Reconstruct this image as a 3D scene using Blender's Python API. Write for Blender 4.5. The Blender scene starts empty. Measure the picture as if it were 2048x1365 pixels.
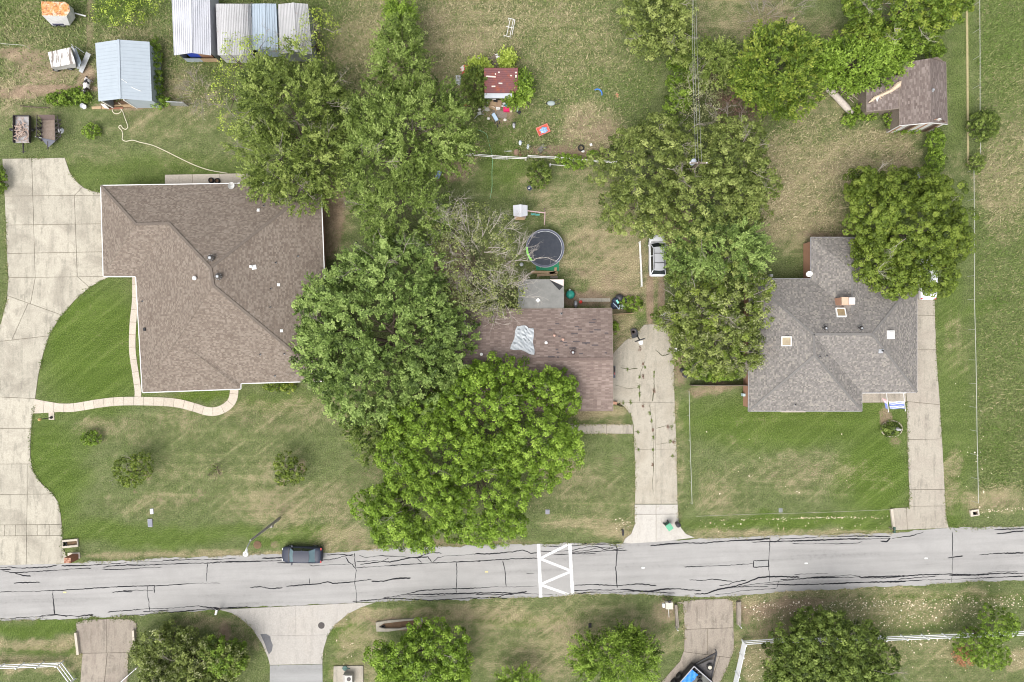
import bpy, bmesh, math, random
import numpy as np
from mathutils import Vector, Matrix, geometry as mgeo

# ------------------------------------------------------------------ camera, sky, sun, exposure
SC = bpy.context.scene
COL = SC.collection
H = 76.0                      # flying height of the camera above the ground, metres
S = 2048 / 112.0              # photograph pixels per metre on the ground
cam_d = bpy.data.cameras.new('camera'); cam = bpy.data.objects.new('camera', cam_d); COL.objects.link(cam)
cam.location = (0, 0, H); cam.rotation_euler = (0, 0, 0)
cam_d.sensor_width = 36; cam_d.lens = 36 * H / 112.0; cam_d.clip_end = 2000; cam_d.clip_start = 0.5
SC.camera = cam
SC.cycles.filter_width = 1.05
SUN_EL, SUN_AZ = math.radians(58), math.radians(212)   # azimuth clockwise from image-up: light comes from lower left
wd = bpy.data.worlds.new('World'); SC.world = wd; wd.use_nodes = True
wn = wd.node_tree
sky = wn.nodes.new('ShaderNodeTexSky'); sky.sky_type = 'NISHITA'; sky.sun_disc = False
sky.sun_elevation = SUN_EL; sky.sun_rotation = SUN_AZ
sky.air_density = 1.0; sky.dust_density = 6.0; sky.ozone_density = 0.6
bg = wn.nodes['Background']; bg.inputs['Strength'].default_value = 0.15
hs = wn.nodes.new('ShaderNodeHueSaturation'); hs.inputs['Saturation'].default_value = .30      # grey overcast
wn.links.new(sky.outputs[0], hs.inputs['Color']); wn.links.new(hs.outputs[0], bg.inputs[0])
sun_d = bpy.data.lights.new('sun', 'SUN'); sun_d.energy = 0.5; sun_d.angle = math.radians(60); sun_d.color = (1, .96, .9)
sun = bpy.data.objects.new('sun', sun_d); COL.objects.link(sun)
sd = Vector((math.sin(SUN_AZ) * math.cos(SUN_EL), math.cos(SUN_AZ) * math.cos(SUN_EL), math.sin(SUN_EL)))
sun.rotation_euler = (-sd).to_track_quat('-Z', 'Y').to_euler(); sun.location = sd * 60
SC.view_settings.view_transform = 'Standard'; SC.view_settings.look = 'None'
SC.view_settings.exposure = 1.0; SC.view_settings.gamma = 1; SC.view_settings.use_curve_mapping = False

# ------------------------------------------------------------------ helpers
rnd = random.Random(7)
def W(px, py, z=0.0):
    k = (H - z) / H
    return Vector(((px - 1024) / S * k, (682.5 - py) / S * k, z))
def WL(pts, z=0.0): return [W(x, y, z) for x, y in pts]
def m(pxlen, z=0.0): return pxlen / S * (H - z) / H

def wloc(o):
    v = Vector((0, 0, 0))
    while o is not None:
        v += o.location; o = o.parent
    return v
def link(o): COL.objects.link(o); return o
def tag(o, label=None, cat=None, group=None, kind=None):
    if label: o['label'] = label
    if cat: o['category'] = cat
    if group: o['group'] = group
    if kind: o['kind'] = kind
    return o
def thing(name, label, cat, loc=(0, 0, 0), group=None):
    o = link(bpy.data.objects.new(name, None)); o.location = loc; o.empty_display_size = .2
    return tag(o, label, cat, group)
def copy_tree(o, parent=None, **mats):
    c = link(o.copy()); c.parent = parent
    for ch in list(o.children): copy_tree(ch, c)
    return c

class MB:
    def __init__(s): s.v = []; s.f = []
    def add(s, vs, fs):
        n = len(s.v); s.v += [tuple(v) for v in vs]; s.f += [tuple(i + n for i in f) for f in fs]; return s
    def face(s, *pts): return s.add(pts, [tuple(range(len(pts)))])
    def box(s, c, d, rz=0.0, M_=None):
        a, b, h = d[0] / 2, d[1] / 2, d[2] / 2
        R = M_ if M_ is not None else Matrix.Rotation(rz, 3, 'Z')
        vs = [Vector(c) + R @ Vector((x, y, z)) for z in (-h, h) for x, y in ((-a, -b), (a, -b), (a, b), (-a, b))]
        return s.add(vs, [(3, 2, 1, 0), (4, 5, 6, 7), (0, 1, 5, 4), (1, 2, 6, 5), (2, 3, 7, 6), (3, 0, 4, 7)])
    def bar(s, p, q, w, h=None):
        p, q = Vector(p), Vector(q); d = q - p; L = d.length
        if L < 1e-6: return s
        x = d / L; up = Vector((0, 0, 1))
        if abs(x.z) > .98: up = Vector((0, 1, 0))
        y = up.cross(x).normalized(); z = x.cross(y)
        return s.box((p + q) / 2, (L, w, h if h else w), M_=Matrix((x, y, z)).transposed())
    def tube(s, pts, r, n=6, cap=True):
        pts = [Vector(p) for p in pts]; N = len(pts)
        rs = r if isinstance(r, (list, tuple)) else [r] * N
        vs = []; fs = []
        for i, p in enumerate(pts):
            t = (pts[min(i + 1, N - 1)] - pts[max(i - 1, 0)])
            t = t.normalized() if t.length > 1e-9 else Vector((0, 0, 1))
            up = Vector((0, 0, 1)) if abs(t.z) < .9 else Vector((1, 0, 0))
            a = t.cross(up).normalized(); b = t.cross(a)
            for k in range(n):
                th = 2 * math.pi * k / n; vs.append(p + (a * math.cos(th) + b * math.sin(th)) * rs[i])
        for i in range(N - 1):
            for k in range(n):
                k2 = (k + 1) % n; fs.append((i * n + k, (i + 1) * n + k, (i + 1) * n + k2, i * n + k2))
        if cap: fs += [tuple(range(n)), tuple(range((N - 1) * n, N * n))[::-1]]
        return s.add(vs, fs)
    def prism(s, poly, z0, z1):
        n = len(poly); a = sum(poly[i][0] * poly[(i + 1) % n][1] - poly[(i + 1) % n][0] * poly[i][1] for i in range(n))
        if a < 0: poly = poly[::-1]
        vs = [(p[0], p[1], z0) for p in poly] + [(p[0], p[1], z1) for p in poly]
        return s.add(vs, [tuple(range(n))[::-1], tuple(range(n, 2 * n))] + [(i, (i + 1) % n, n + (i + 1) % n, n + i) for i in range(n)])
    def sheet(s, poly, z):
        n = len(poly); a = sum(poly[i][0] * poly[(i + 1) % n][1] - poly[(i + 1) % n][0] * poly[i][1] for i in range(n))
        if a < 0: poly = poly[::-1]
        return s.add([(p[0], p[1], z) for p in poly], [tuple(range(n))])
    def lathe(s, c, prof, n=16, M_=None, cap=True):
        vs = []; fs = []; c = Vector(c)
        for r, z in prof:
            for k in range(n):
                th = 2 * math.pi * k / n; p = Vector((r * math.cos(th), r * math.sin(th), z))
                vs.append(c + (M_ @ p if M_ is not None else p))
        for i in range(len(prof) - 1):
            for k in range(n):
                k2 = (k + 1) % n; fs.append((i * n + k, i * n + k2, (i + 1) * n + k2, (i + 1) * n + k))
        if cap: fs += [tuple(range(n))[::-1], tuple(range((len(prof) - 1) * n, len(prof) * n))]
        return s.add(vs, fs)
    def blob(s, c, r, n=8, rows=5, jit=.15, rg=rnd):
        c = Vector(c); vs = [c + Vector((0, 0, -r[2]))]; fs = []
        for i in range(1, rows):
            ph = -math.pi / 2 + math.pi * i / rows
            for k in range(n):
                th = 2 * math.pi * k / n; j = 1 + rg.uniform(-jit, jit)
                vs.append(c + Vector((r[0] * math.cos(ph) * math.cos(th) * j, r[1] * math.cos(ph) * math.sin(th) * j, r[2] * math.sin(ph) * j)))
        vs.append(c + Vector((0, 0, r[2]))); T = len(vs) - 1
        for k in range(n): fs.append((0, 1 + (k + 1) % n, 1 + k)); fs.append((T, T - n + k, T - n + (k + 1) % n))
        for i in range(rows - 2):
            for k in range(n):
                a = 1 + i * n + k; b = 1 + i * n + (k + 1) % n; fs.append((a, b, b + n, a + n))
        return s.add(vs, fs)
    def build(s, name, mat, parent=None, smooth=False, **kw):
        me = bpy.data.meshes.new(name)
        off = wloc(parent) if parent is not None else Vector((0, 0, 0))
        me.from_pydata([tuple(Vector(v) - off) for v in s.v], [], s.f); me.update()
        if mat is not None: me.materials.append(mat)
        if smooth: me.polygons.foreach_set('use_smooth', [True] * len(me.polygons))
        o = link(bpy.data.objects.new(name, me)); o.parent = parent
        return tag(o, **kw)

def np_mesh(name, V, F, mat, parent=None, attr=None, smooth=False):
    """V (n,3), F (k,m) all faces of the same size"""
    me = bpy.data.meshes.new(name); n, k, mm = len(V), len(F), F.shape[1]
    off = np.array(wloc(parent)) if parent is not None else np.zeros(3)
    me.vertices.add(n); me.vertices.foreach_set('co', (V - off).astype(np.float32).ravel())
    me.loops.add(k * mm); me.loops.foreach_set('vertex_index', F.astype(np.int32).ravel())
    me.polygons.add(k); me.polygons.foreach_set('loop_start', np.arange(0, k * mm, mm, dtype=np.int32))
    if smooth: me.polygons.foreach_set('use_smooth', np.ones(k, dtype=bool))
    if attr:
        for an, av in attr.items():
            a = me.attributes.new(an, 'FLOAT', 'POINT'); a.data.foreach_set('value', av.astype(np.float32))
    me.update(calc_edges=True); me.materials.append(mat)
    o = link(bpy.data.objects.new(name, me)); o.parent = parent
    return o

# ------------------------------------------------------------------ materials
class NT:
    def __init__(s, name):
        s.m = bpy.data.materials.new(name); s.m.use_nodes = True; s.t = s.m.node_tree
        s.p = s.t.nodes['Principled BSDF']; s.out = s.t.nodes['Material Output']
    def n(s, typ, ins=None, **props):
        nd = s.t.nodes.new('ShaderNode' + typ)
        for k, v in props.items(): setattr(nd, k, v)
        for k, v in (ins or {}).items():
            if hasattr(v, 'node') or isinstance(v, bpy.types.NodeSocket): s.t.links.new(v, nd.inputs[k])
            else: nd.inputs[k].default_value = v
        return nd
    def noise(s, vec, scale, detail=4, rough=.6, dist=0.0):
        return s.n('TexNoise', {'Vector': vec, 'Scale': scale, 'Detail': detail, 'Roughness': rough, 'Distortion': dist}).outputs[0]
    def ramp(s, fac, stops):
        r = s.n('ValToRGB', {'Fac': fac}); e = r.color_ramp.elements
        while len(e) < len(stops): e.new(.5)
        for i, (p, c) in enumerate(stops):
            e[i].position = p; e[i].color = (c if isinstance(c, tuple) else (c, c, c)) + (1,)
        return r.outputs[0]
    def mix(s, f, a, b, mode='MIX'):
        x = s.n('Mix', data_type='RGBA', blend_type=mode)
        for i, v in ((0, f), (6, a), (7, b)):
            if isinstance(v, bpy.types.NodeSocket): s.t.links.new(v, x.inputs[i])
            else: x.inputs[i].default_value = v if i == 0 else (tuple(v) + (1,) if len(v) == 3 else v)
        return x.outputs[2]
    def math(s, op, a, b=0.0, clamp=False):
        x = s.n('Math', operation=op, use_clamp=clamp)
        for i, v in ((0, a), (1, b)):
            if isinstance(v, bpy.types.NodeSocket): s.t.links.new(v, x.inputs[i])
            else: x.inputs[i].default_value = v
        return x.outputs[0]
    def mapr(s, v, a, b, c=0.0, d=1.0):
        return s.n('MapRange', {0: v, 1: a, 2: b, 3: c, 4: d}).outputs[0]
    def set(s, **k):
        names = {'col': 'Base Color', 'rough': 'Roughness', 'metal': 'Metallic', 'spec': 'Specular IOR Level', 'normal': 'Normal'}
        for a, v in k.items():
            i = s.p.inputs[names[a]]
            if isinstance(v, bpy.types.NodeSocket): s.t.links.new(v, i)
            elif a == 'col': i.default_value = tuple(v) + (1,)
            else: i.default_value = v
        return s
    def bump(s, h, strength=.3, dist=.02):
        s.set(normal=s.n('Bump', {'Strength': strength, 'Distance': dist, 'Height': h}).outputs[0]); return s

def plain(name, c, c2=None, scale=6.0, rough=.7, spec=.3, metal=0.0, bump=0.0, grime=.25):
    """a base colour broken up by two scales of noise"""
    t = NT(name); co = t.n('TexCoord').outputs['Object']
    c2 = c2 or tuple(x * .72 for x in c)
    a = t.noise(co, scale, 6, .65); b = t.noise(co, scale * .17, 3)
    col = t.mix(t.mapr(a, .35, .68), c, c2)
    col = t.mix(t.mapr(b, .35, .75, 0, grime), col, tuple(x * .55 for x in c2))
    t.set(col=col, rough=rough, spec=spec, metal=metal)
    if bump: t.bump(a, bump, .02)
    return t.m

def shingle(name, cols, bw=.32, rh=.14, mortar=(.05, .045, .04), speck=.3, blotch=.35, lite=None):
    t = NT(name); uv = t.n('UVMap').outputs[0]
    def brick(c1, c2, off, bias=0.0, w=bw):
        b = t.n('TexBrick', {'Vector': uv, 'Color1': c1 + (1,), 'Color2': c2 + (1,), 'Mortar': mortar + (1,), 'Scale': 1.0,
                             'Mortar Size': .007, 'Mortar Smooth': .3, 'Bias': bias, 'Brick Width': w, 'Row Height': rh})
        b.offset = off; b.squash = 1; return b.outputs
    b1 = brick(cols[0], cols[1], .5)
    # per-tab random: cell noise on the same grid
    wn_ = t.n('TexWhiteNoise', {0: t.n('VectorMath', {0: t.n('VectorMath', {0: uv, 1: (1 / bw, 1 / rh, 1)}, operation='MULTIPLY').outputs[0]}, operation='FLOOR').outputs[0]})
    wv = wn_.outputs['Value']
    col = t.mix(t.mapr(wv, .45, .75, 0, .9), b1[0], cols[2])
    col = t.mix(t.mapr(wv, .80, .86, 0, speck), col, lite or tuple(min(1, x * 2.1) for x in cols[2]))
    col = t.mix(t.mapr(wv, .12, .18, speck, 0), col, tuple(x * .6 for x in cols[1]))
    big = t.noise(uv, .22, 4); mid = t.noise(t.n('VectorMath', {0: uv, 1: (.5, 2.2, 1)}, operation='MULTIPLY').outputs[0], 1.4, 4)
    col = t.mix(t.mapr(big, .35, .7, 0, blotch), col, tuple(x * .7 for x in cols[1]))
    col = t.mix(t.mapr(mid, .4, .7, 0, blotch), col, tuple(x * 1.15 for x in cols[2]))
    fine = t.noise(uv, 26, 2, .6)
    col = t.mix(.35, col, t.ramp(fine, [(.3, .35), (.7, .66)]), 'OVERLAY')
    t.set(col=col, rough=.93, spec=.15)
    t.bump(t.math('ADD', b1[1], t.math('MULTIPLY', fine, .6)), .35, .015)
    return t.m

def concrete(name, c, stain=.5, warm=(.22, .18, .13), scale=1.0):
    t = NT(name); co = t.n('NewGeometry').outputs['Position']
    a = t.noise(co, .30 * scale, 6, .65, .8); b = t.noise(co, 1.1 * scale, 9, .75, .4); f = t.noise(co, 11, 5, .8)
    d = t.noise(t.n('VectorMath', {0: co, 1: (2.0, .30, 1)}, operation='MULTIPLY').outputs[0], .9, 6, .7)
    rn = t.n('ObjectInfo').outputs['Random']
    col = t.mix(t.mapr(rn, 0, 1, 0, .55), c, tuple(x * .78 for x in c))
    col = t.mix(t.mapr(a, .46, .64, 0, stain), col, warm)
    col = t.mix(t.mapr(t.math('MULTIPLY', b, d), .25, .36, 0, stain), col, tuple(x * .42 for x in c))
    col = t.mix(t.mapr(b, .54, .70, 0, .5), col, tuple(min(1, x * 1.18) for x in c))
    col = t.mix(t.mapr(b, .30, .42, stain * .7, 0), col, tuple(x * .55 for x in c))
    col = t.mix(.7, col, t.ramp(f, [(.3, .32), (.7, .66)]), 'OVERLAY')
    sp = t.n('TexVoronoi', {'Vector': co, 'Scale': 2.2, 'Randomness': 1.0}).outputs[0]
    col = t.mix(t.mapr(sp, .04, .09, .5, 0), col, tuple(x * .42 for x in c))
    t.set(col=col, rough=.9, spec=.2); t.bump(f, .25, .01); return t.m

def leafmat(name, dark, mid, light, trans=.22):
    t = NT(name); a = t.n('Attribute', attribute_name='tint').outputs['Fac']
    col = t.ramp(a, [(0, dark), (.5, mid), (1, light)])
    t.set(col=col, rough=.55, spec=.25)
    tr = t.n('BsdfTranslucent', {'Color': t.mix(.5, col, (mid[0] * 1.5, mid[1] * 1.6, mid[2]))})
    ms = t.n('MixShader', {0: trans, 1: t.p.outputs[0], 2: tr.outputs[0]})
    t.t.links.new(ms.outputs[0], t.out.inputs[0]); return t.m

def glass(name, c=(.02, .025, .03), rough=.06):
    t = NT(name); t.set(col=c, rough=rough, spec=.8); return t.m

def paint(name, c, rough=.25, flake=0.0):
    t = NT(name); co = t.n('TexCoord').outputs['Object']; a = t.noise(co, 2.0, 5); f = t.noise(co, 60, 2)
    col = t.mix(t.mapr(a, .4, .75, 0, .25), c, tuple(x * .8 + .008 for x in c))
    t.set(col=col, rough=t.mapr(f, .3, .7, rough, rough + .15), spec=.3)
    t.p.inputs['Coat Weight'].default_value = .12; t.p.inputs['Coat Roughness'].default_value = .12
    return t.m

def metalroof(name, c, rust=0.0, rustc=(.25, .09, .04), rough=.45, dirt=.25, period=None):
    t = NT(name); co = t.n('TexCoord').outputs['Object']
    a = t.noise(co, .9, 6, .65); b = t.noise(co, 3.0, 6, .7)
    st = t.noise(t.n('VectorMath', {0: co, 1: (3, .5, 1)}, operation='MULTIPLY').outputs[0], 1.2, 4)
    col = t.mix(t.mapr(a, .4, .7, 0, dirt), c, tuple(x * .68 for x in c))
    col = t.mix(t.mapr(st, .45, .7, 0, dirt), col, tuple(x * .8 for x in c))
    if rust: col = t.mix(t.mapr(t.math('MULTIPLY', a, b), .36 - .22 * rust, .46 - .16 * rust, 0, .95), col, rustc)
    t.set(col=col, rough=rough, spec=.4); return t.m

WHITE = plain('white_paint', (.80, .80, .78), (.70, .70, .68), 5, .5)
WTRIM = plain('white_trim', (.72, .72, .70), (.62, .62, .60), 3, .6, grime=.25)
BLACK = plain('black_plastic', (.018, .018, .02), (.03, .03, .032), 6, .45)
DARK = plain('dark_steel', (.035, .034, .036), (.06, .05, .045), 6, .5, metal=.3)
GALV = plain('galvanised', (.42, .44, .46), (.33, .34, .35), 9, .4, metal=.5)
RUBBER = plain('rubber', (.022, .022, .022), (.035, .034, .032), 9, .9)
RUSTY = plain('rusty_steel', (.14, .08, .055), (.07, .05, .045), 7, .85, bump=.2)
WOOD = plain('weathered_wood', (.26, .22, .18), (.17, .14, .115), 8, .9, bump=.3)
TANWOOD = plain('tan_wood', (.42, .31, .19), (.32, .22, .13), 8, .85, bump=.3)
BRICK = plain('brick_red', (.30, .13, .08), (.22, .10, .065), 11, .9, bump=.3)
SOIL = plain('soil', (.16, .10, .06), (.10, .065, .04), 3, .98, bump=.5)
BARK = plain('bark', (.13, .10, .075), (.07, .055, .042), 7, .95, bump=.5)
GREYBARK = plain('grey_twigs', (.33, .29, .25), (.22, .19, .165), 8, .95)
PALEBARK = plain('pale_dead_wood', (.50, .45, .40), (.37, .33, .29), 6, .95, bump=.3)
GLASSM = glass('dark_glass')
# ------------------------------------------------------------------ outlines on the ground (photograph pixels)
ROAD_TOP = [(-400, 1142), (0, 1129), (150, 1127), (260, 1120), (400, 1114), (560, 1109), (690, 1105), (760, 1097), (900, 1093), (1075, 1088),
            (1145, 1087), (1245, 1087), (1400, 1077), (1540, 1073), (1780, 1066), (1830, 1061), (1900, 1057), (1990, 1054), (2048, 1052), (2450, 1040)]
ROAD_BOT = [(-400, 1262), (0, 1243), (90, 1239), (200, 1237), (260, 1231), (440, 1219), (540, 1214), (720, 1205), (850, 1201), (950, 1199), (1075, 1195), (1145, 1190),
            (1250, 1188), (1340, 1192), (1440, 1194), (1490, 1190), (1600, 1183), (1780, 1173), (1900, 1167), (2048, 1160), (2450, 1142)]
DRIVE_A = [(5, 318), (130, 316), (140, 345), (152, 362), (168, 376), (185, 383), (203, 386), (240, 388), (245, 545), (222, 553), (200, 563), (180, 575), (150, 601), (120, 636),
           (100, 668), (87, 708), (77, 752), (71, 797), (66, 830), (62, 870), (61, 912), (66, 942), (84, 968), (104, 985), (117, 1005), (122, 1030), (125, 1060),
           (126, 1096), (133, 1110), (138, 1127.5), (-120, 1134), (-110, 1000), (-70, 800), (-20, 700), (3, 645), (14, 600), (17, 560), (14, 500), (10, 400)]
DRIVE_B = [(1288, 650), (1312, 648), (1334, 660), (1344, 700), (1348, 730), (1349, 800), (1352, 870), (1354, 940), (1355, 1008), (1270, 1008), (1270, 930), (1267, 850),
           (1262, 832), (1250, 815), (1238, 806), (1215, 806), (1215, 735), (1228, 705), (1250, 682), (1272, 668)]
APRON_B = [(1269, 1009), (1355.5, 1009), (1357, 1040), (1362, 1056), (1372, 1068), (1390, 1075.5), (1330, 1083), (1262, 1087.5), (1246, 1086), (1250, 1077), (1262, 1068), (1269, 1050)]
DRIVE_C = [(1815, 560), (1868, 560), (1870, 640), (1873, 720), (1879, 800), (1885, 900), (1889, 980), (1892, 1030), (1897, 1056), (1786, 1061), (1781, 1017), (1818, 1015), (1818, 980), (1815, 900), (1813, 806), (1812, 786)]
PORCH_C = [(1715, 770), (1811, 770), (1812, 805), (1724, 806)]
DRIVE_D = [(152, 1246), (170, 1240), (214, 1238), (262, 1238), (274, 1247), (273, 1304), (257, 1306), (256, 1380), (160, 1380), (165, 1307), (156, 1304)]
JUNC = [(438, 1219.5), (463, 1226), (482, 1238), (505, 1258), (524, 1287), (536, 1315), (540, 1330), (645, 1328), (647, 1300), (655, 1273), (672, 1248), (696, 1228), (722, 1215), (748, 1206), (720, 1205.5), (540, 1214.5)]
STREET = [(540, 1331), (645, 1329), (646, 1500), (538, 1500)]
DRIVE_E = [(1350, 1206), (1370, 1202), (1400, 1199), (1455, 1198), (1466, 1203), (1467, 1256), (1468, 1300), (1455, 1335), (1438, 1370), (1405, 1430), (1290, 1430), (1322, 1365), (1360, 1322), (1368, 1300), (1369, 1260), (1366, 1208)]
PATIO_A = [(330, 350), (495, 347), (500, 372), (330, 374)]
WALK_B = [(1140, 849), (1266, 849), (1267, 868), (1140, 868)]
def ragged(P, amp=1.6, step=7.0):
    rg = random.Random(3); out = []; v = 0.0
    for i in range(len(P) - 1):
        (x0, y0), (x1, y1) = P[i], P[i + 1]; n = max(1, int(math.hypot(x1 - x0, y1 - y0) / step))
        for k in range(n):
            v = v * .6 + rg.gauss(0, amp * .6); f = k / n; out.append((x0 + (x1 - x0) * f, y0 + (y1 - y0) * f + v))
    return out + [P[-1]]
ROAD_TOP, ROAD_BOT = ragged(ROAD_TOP), ragged(ROAD_BOT)
road_poly = ROAD_TOP + ROAD_BOT[::-1]

# ------------------------------------------------------------------ ground sheet with painted wear attributes
def vnoise(x, y, sc, seed):
    r = np.random.RandomState(seed); g = r.rand(256, 256)
    xs, ys = x / sc + 1000.3, y / sc + 1000.7
    xi, yi = np.floor(xs).astype(int), np.floor(ys).astype(int); fx, fy = xs - xi, ys - yi
    fx, fy = fx * fx * (3 - 2 * fx), fy * fy * (3 - 2 * fy)
    a = lambda i, j: g[(xi + i) % 256, (yi + j) % 256]
    return (a(0, 0) * (1 - fx) + a(1, 0) * fx) * (1 - fy) + (a(0, 1) * (1 - fx) + a(1, 1) * fx) * fy
def fbm(x, y, sc, seed, o=4):
    v = 0; t = 0
    for i in range(o): v = v + vnoise(x, y, sc / 2 ** i, seed + i) * .6 ** i; t += .6 ** i
    return v / t
def inpoly(x, y, poly):
    r = np.zeros(x.shape, bool); n = len(poly); j = n - 1
    for i in range(n):
        xi, yi = poly[i]; xj, yj = poly[j]
        if yi != yj: r ^= ((yi > y) != (yj > y)) & (x < (xj - xi) * (y - yi) / (yj - yi) + xi)
        j = i
    return r
# (x, y, rx, ry, amount) soft patches of straw-dry grass, bare earth and lush grass
DRY = [(760, 90, 90, 120, .66), (950, 60, 130, 90, .68), (1120, 90, 130, 110, .44), (1080, 220, 150, 90, .36), (1180, 260, 60, 50, .9), (905, 180, 45, 120, .6),
       (1240, 560, 60, 70, .95), (1180, 500, 60, 70, .75), (1150, 390, 90, 60, .55), (1010, 360, 60, 40, .2), (1245, 470, 40, 80, .7), (1290, 700, 60, 60, .9), (1240, 640, 40, 30, .8),
       (1650, 330, 140, 60, .9), (1600, 430, 90, 80, .85), (1760, 300, 90, 50, .85), (1640, 230, 70, 50, .6), (1820, 320, 40, 40, .8), (1480, 30, 110, 60, .6), (1620, 60, 60, 40, .5),
       (1590, 950, 130, 40, .50), (1480, 960, 80, 34, .42), (1500, 880, 60, 60, .2), (1680, 970, 90, 34, .34), (1440, 1000, 60, 30, .5), (1360, 900, 12, 120, .5),
       (2000, 380, 45, 100, .72), (2040, 340, 60, 110, .6), (1990, 1000, 70, 30, .85), (1905, 960, 18, 60, .7), (2020, 200, 50, 60, .3), (2010, 620, 60, 200, .12), (1990, 850, 50, 120, .15), (1930, 330, 40, 30, .5), (1915, 700, 22, 120, .35),
       (450, 930, 150, 60, .35), (600, 1010, 160, 50, .55), (680, 1080, 60, 35, .8), (300, 1010, 80, 25, .5), (200, 860, 40, 25, .5), (330, 860, 110, 35, .4), (560, 830, 120, 35, .5), (700, 820, 50, 60, .4),
       (420, 1108, 200, 7, .9), (230, 1112, 60, 6, .9), (720, 1095, 60, 8, .7), (1170, 1000, 110, 70, .45), (1130, 960, 60, 60, .55), (1180, 825, 60, 20, .95), (1240, 800, 24, 60, .8), (1180, 1045, 90, 12, .8), (1240, 1065, 50, 14, .8), (1600, 1066, 200, 8, .7), (1420, 1068, 50, 10, .7),
       (90, 150, 90, 60, .45), (60, 40, 90, 50, .35), (60, 180, 90, 30, .8), (250, 120, 90, 80, .45), (330, 240, 130, 40, .45), (60, 240, 70, 40, .5), (400, 300, 90, 40, .3), (190, 300, 60, 30, .35), (380, 200, 60, 60, .6),
       (60, 1285, 120, 12, .9), (100, 1318, 140, 16, .7), (480, 1270, 60, 40, .6), (420, 1245, 60, 16, .7), (720, 1320, 50, 60, .65), (900, 1232, 260, 18, .75), (1130, 1250, 250, 60, .5), (1100, 1290, 80, 70, .65), (1000, 1300, 70, 60, .45), (1290, 1270, 70, 40, .6), (690, 1245, 40, 14, .8),
       (1510, 1300, 40, 70, .6), (1600, 1200, 160, 20, .75), (1800, 1190, 260, 12, .6), (1700, 1225, 260, 30, .6), (1900, 1330, 160, 60, .3), (2040, 1310, 30, 20, .9), (1850, 1300, 130, 30, .5),
       (680, 450, 30, 90, .5), (910, 330, 40, 40, .7), (780, 920, 40, 60, .3), (890, 180, 30, 90, .5), (1080, 380, 60, 30, .5)]
DIRT = [(1240, 560, 40, 40, .50), (1185, 490, 42, 40, .42), (1180, 268, 60, 30, .55), (1650, 330, 100, 26, .38), (1600, 420, 60, 60, .36), (1790, 310, 50, 30, .45), (560, 1010, 110, 16, .38), (450, 990, 90, 12, .34), (700, 1085, 30, 14, .5), (930, 60, 70, 50, .36), (870, 110, 30, 60, .34), (1590, 955, 80, 22, .34), (1150, 940, 30, 40, .35), (1990, 1000, 50, 16, .4), (1000, 1235, 160, 8, .4), (1120, 1262, 60, 14, .4), (604, 932, 9, 16, .7), (296, 952, 10, 12, .6), (196, 885, 8, 6, .5), (440, 945, 8, 8, .5), (270, 985, 5, 5, .7), (320, 1000, 9, 5, .55), (400, 985, 6, 10, .5), (390, 1000, 12, 4, .5), (1172, 540, 16, 12, .55), (1240, 590, 30, 10, .5), (1215, 540, 18, 14, .5), (660, 440, 28, 90, .8), (905, 560, 45, 90, .85), (900, 345, 40, 22, .7), (1350, 470, 45, 40, .95), (1150, 308, 120, 14, .75), (1300, 600, 7, 60, .95), (1323, 600, 7, 60, .9), (1365, 745, 25, 20, .7), (1435, 778, 55, 12, .75), (1660, 470, 60, 12, .7),
        (110, 178, 90, 9, .9), (170, 150, 16, 22, .8), (40, 110, 60, 16, .7), (90, 135, 70, 30, .62), (60, 185, 70, 14, .75), (180, 40, 9, 70, .55), (800, 1247, 70, 12, .8), (1000, 180, 60, 50, .55), (1000, 220, 40, 26, .7), (1640, 165, 60, 30, .6), (1560, 30, 50, 40, .4),
        (1480, 1215, 14, 30, .7), (1330, 1225, 25, 30, .6), (1560, 1215, 100, 14, .7), (1560, 1250, 80, 30, .5), (450, 1300, 14, 60, .8), (1770, 835, 14, 14, .7), (1790, 884, 14, 10, .6), (1480, 230, 60, 60, .6), (1400, 60, 40, 30, .35), (250, 212, 60, 10, .8), (430, 700, 200, 200, .3), (1110, 700, 200, 110, .4), (1650, 680, 170, 120, .5),
        (930, 1085, 150, 8, .5), (860, 1095, 60, 6, .5), (1250, 925, 14, 14, .4), (850, 870, 200, 200, .35), (1000, 530, 40, 40, .4), (1170, 600, 60, 16, .8), (550, 1090, 10, 8, .6), (690, 1041, 8, 6, .5)]
LUSH = [(180, 690, 110, 130, .9), (300, 350, 200, 40, .5), (100, 960, 70, 120, .8), (250, 1070, 220, 22, .75), (560, 1070, 120, 20, .6), (330, 1075, 60, 16, .5), (1600, 850, 230, 50, .8), (1750, 950, 70, 90, .9), (1600, 1045, 220, 14, .85), (1410, 830, 50, 40, .5), (1905, 850, 40, 200, .5),
        (1905, 620, 30, 80, .6), (2000, 620, 70, 300, .15), (2010, 100, 50, 110, .4), (1918, 100, 22, 200, .35), (1990, 900, 40, 60, .35), (60, 20, 90, 30, .4), (240, 20, 60, 30, .8), (140, 192, 50, 16, .9), (100, 1255, 120, 14, .8), (120, 1300, 90, 10, .5), (440, 1220, 40, 8, .5),
        (850, 1225, 60, 8, .6), (1010, 1240, 120, 16, .5), (690, 1275, 30, 30, .7), (560, 800, 80, 20, .4), (400, 795, 60, 14, .9), (1010, 330, 50, 60, .6), (1000, 260, 60, 50, .5), (1640, 1185, 60, 8, .3), (1900, 1195, 160, 8, .6), (1790, 1240, 120, 16, .4), (1965, 620, 30, 20, .6), (520, 1250, 40, 30, .5), (690, 1340, 30, 30, .4), (1280, 610, 30, 14, .7), (1900, 1045, 20, 14, .7), (560, 330, 90, 90, .4)]
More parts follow.
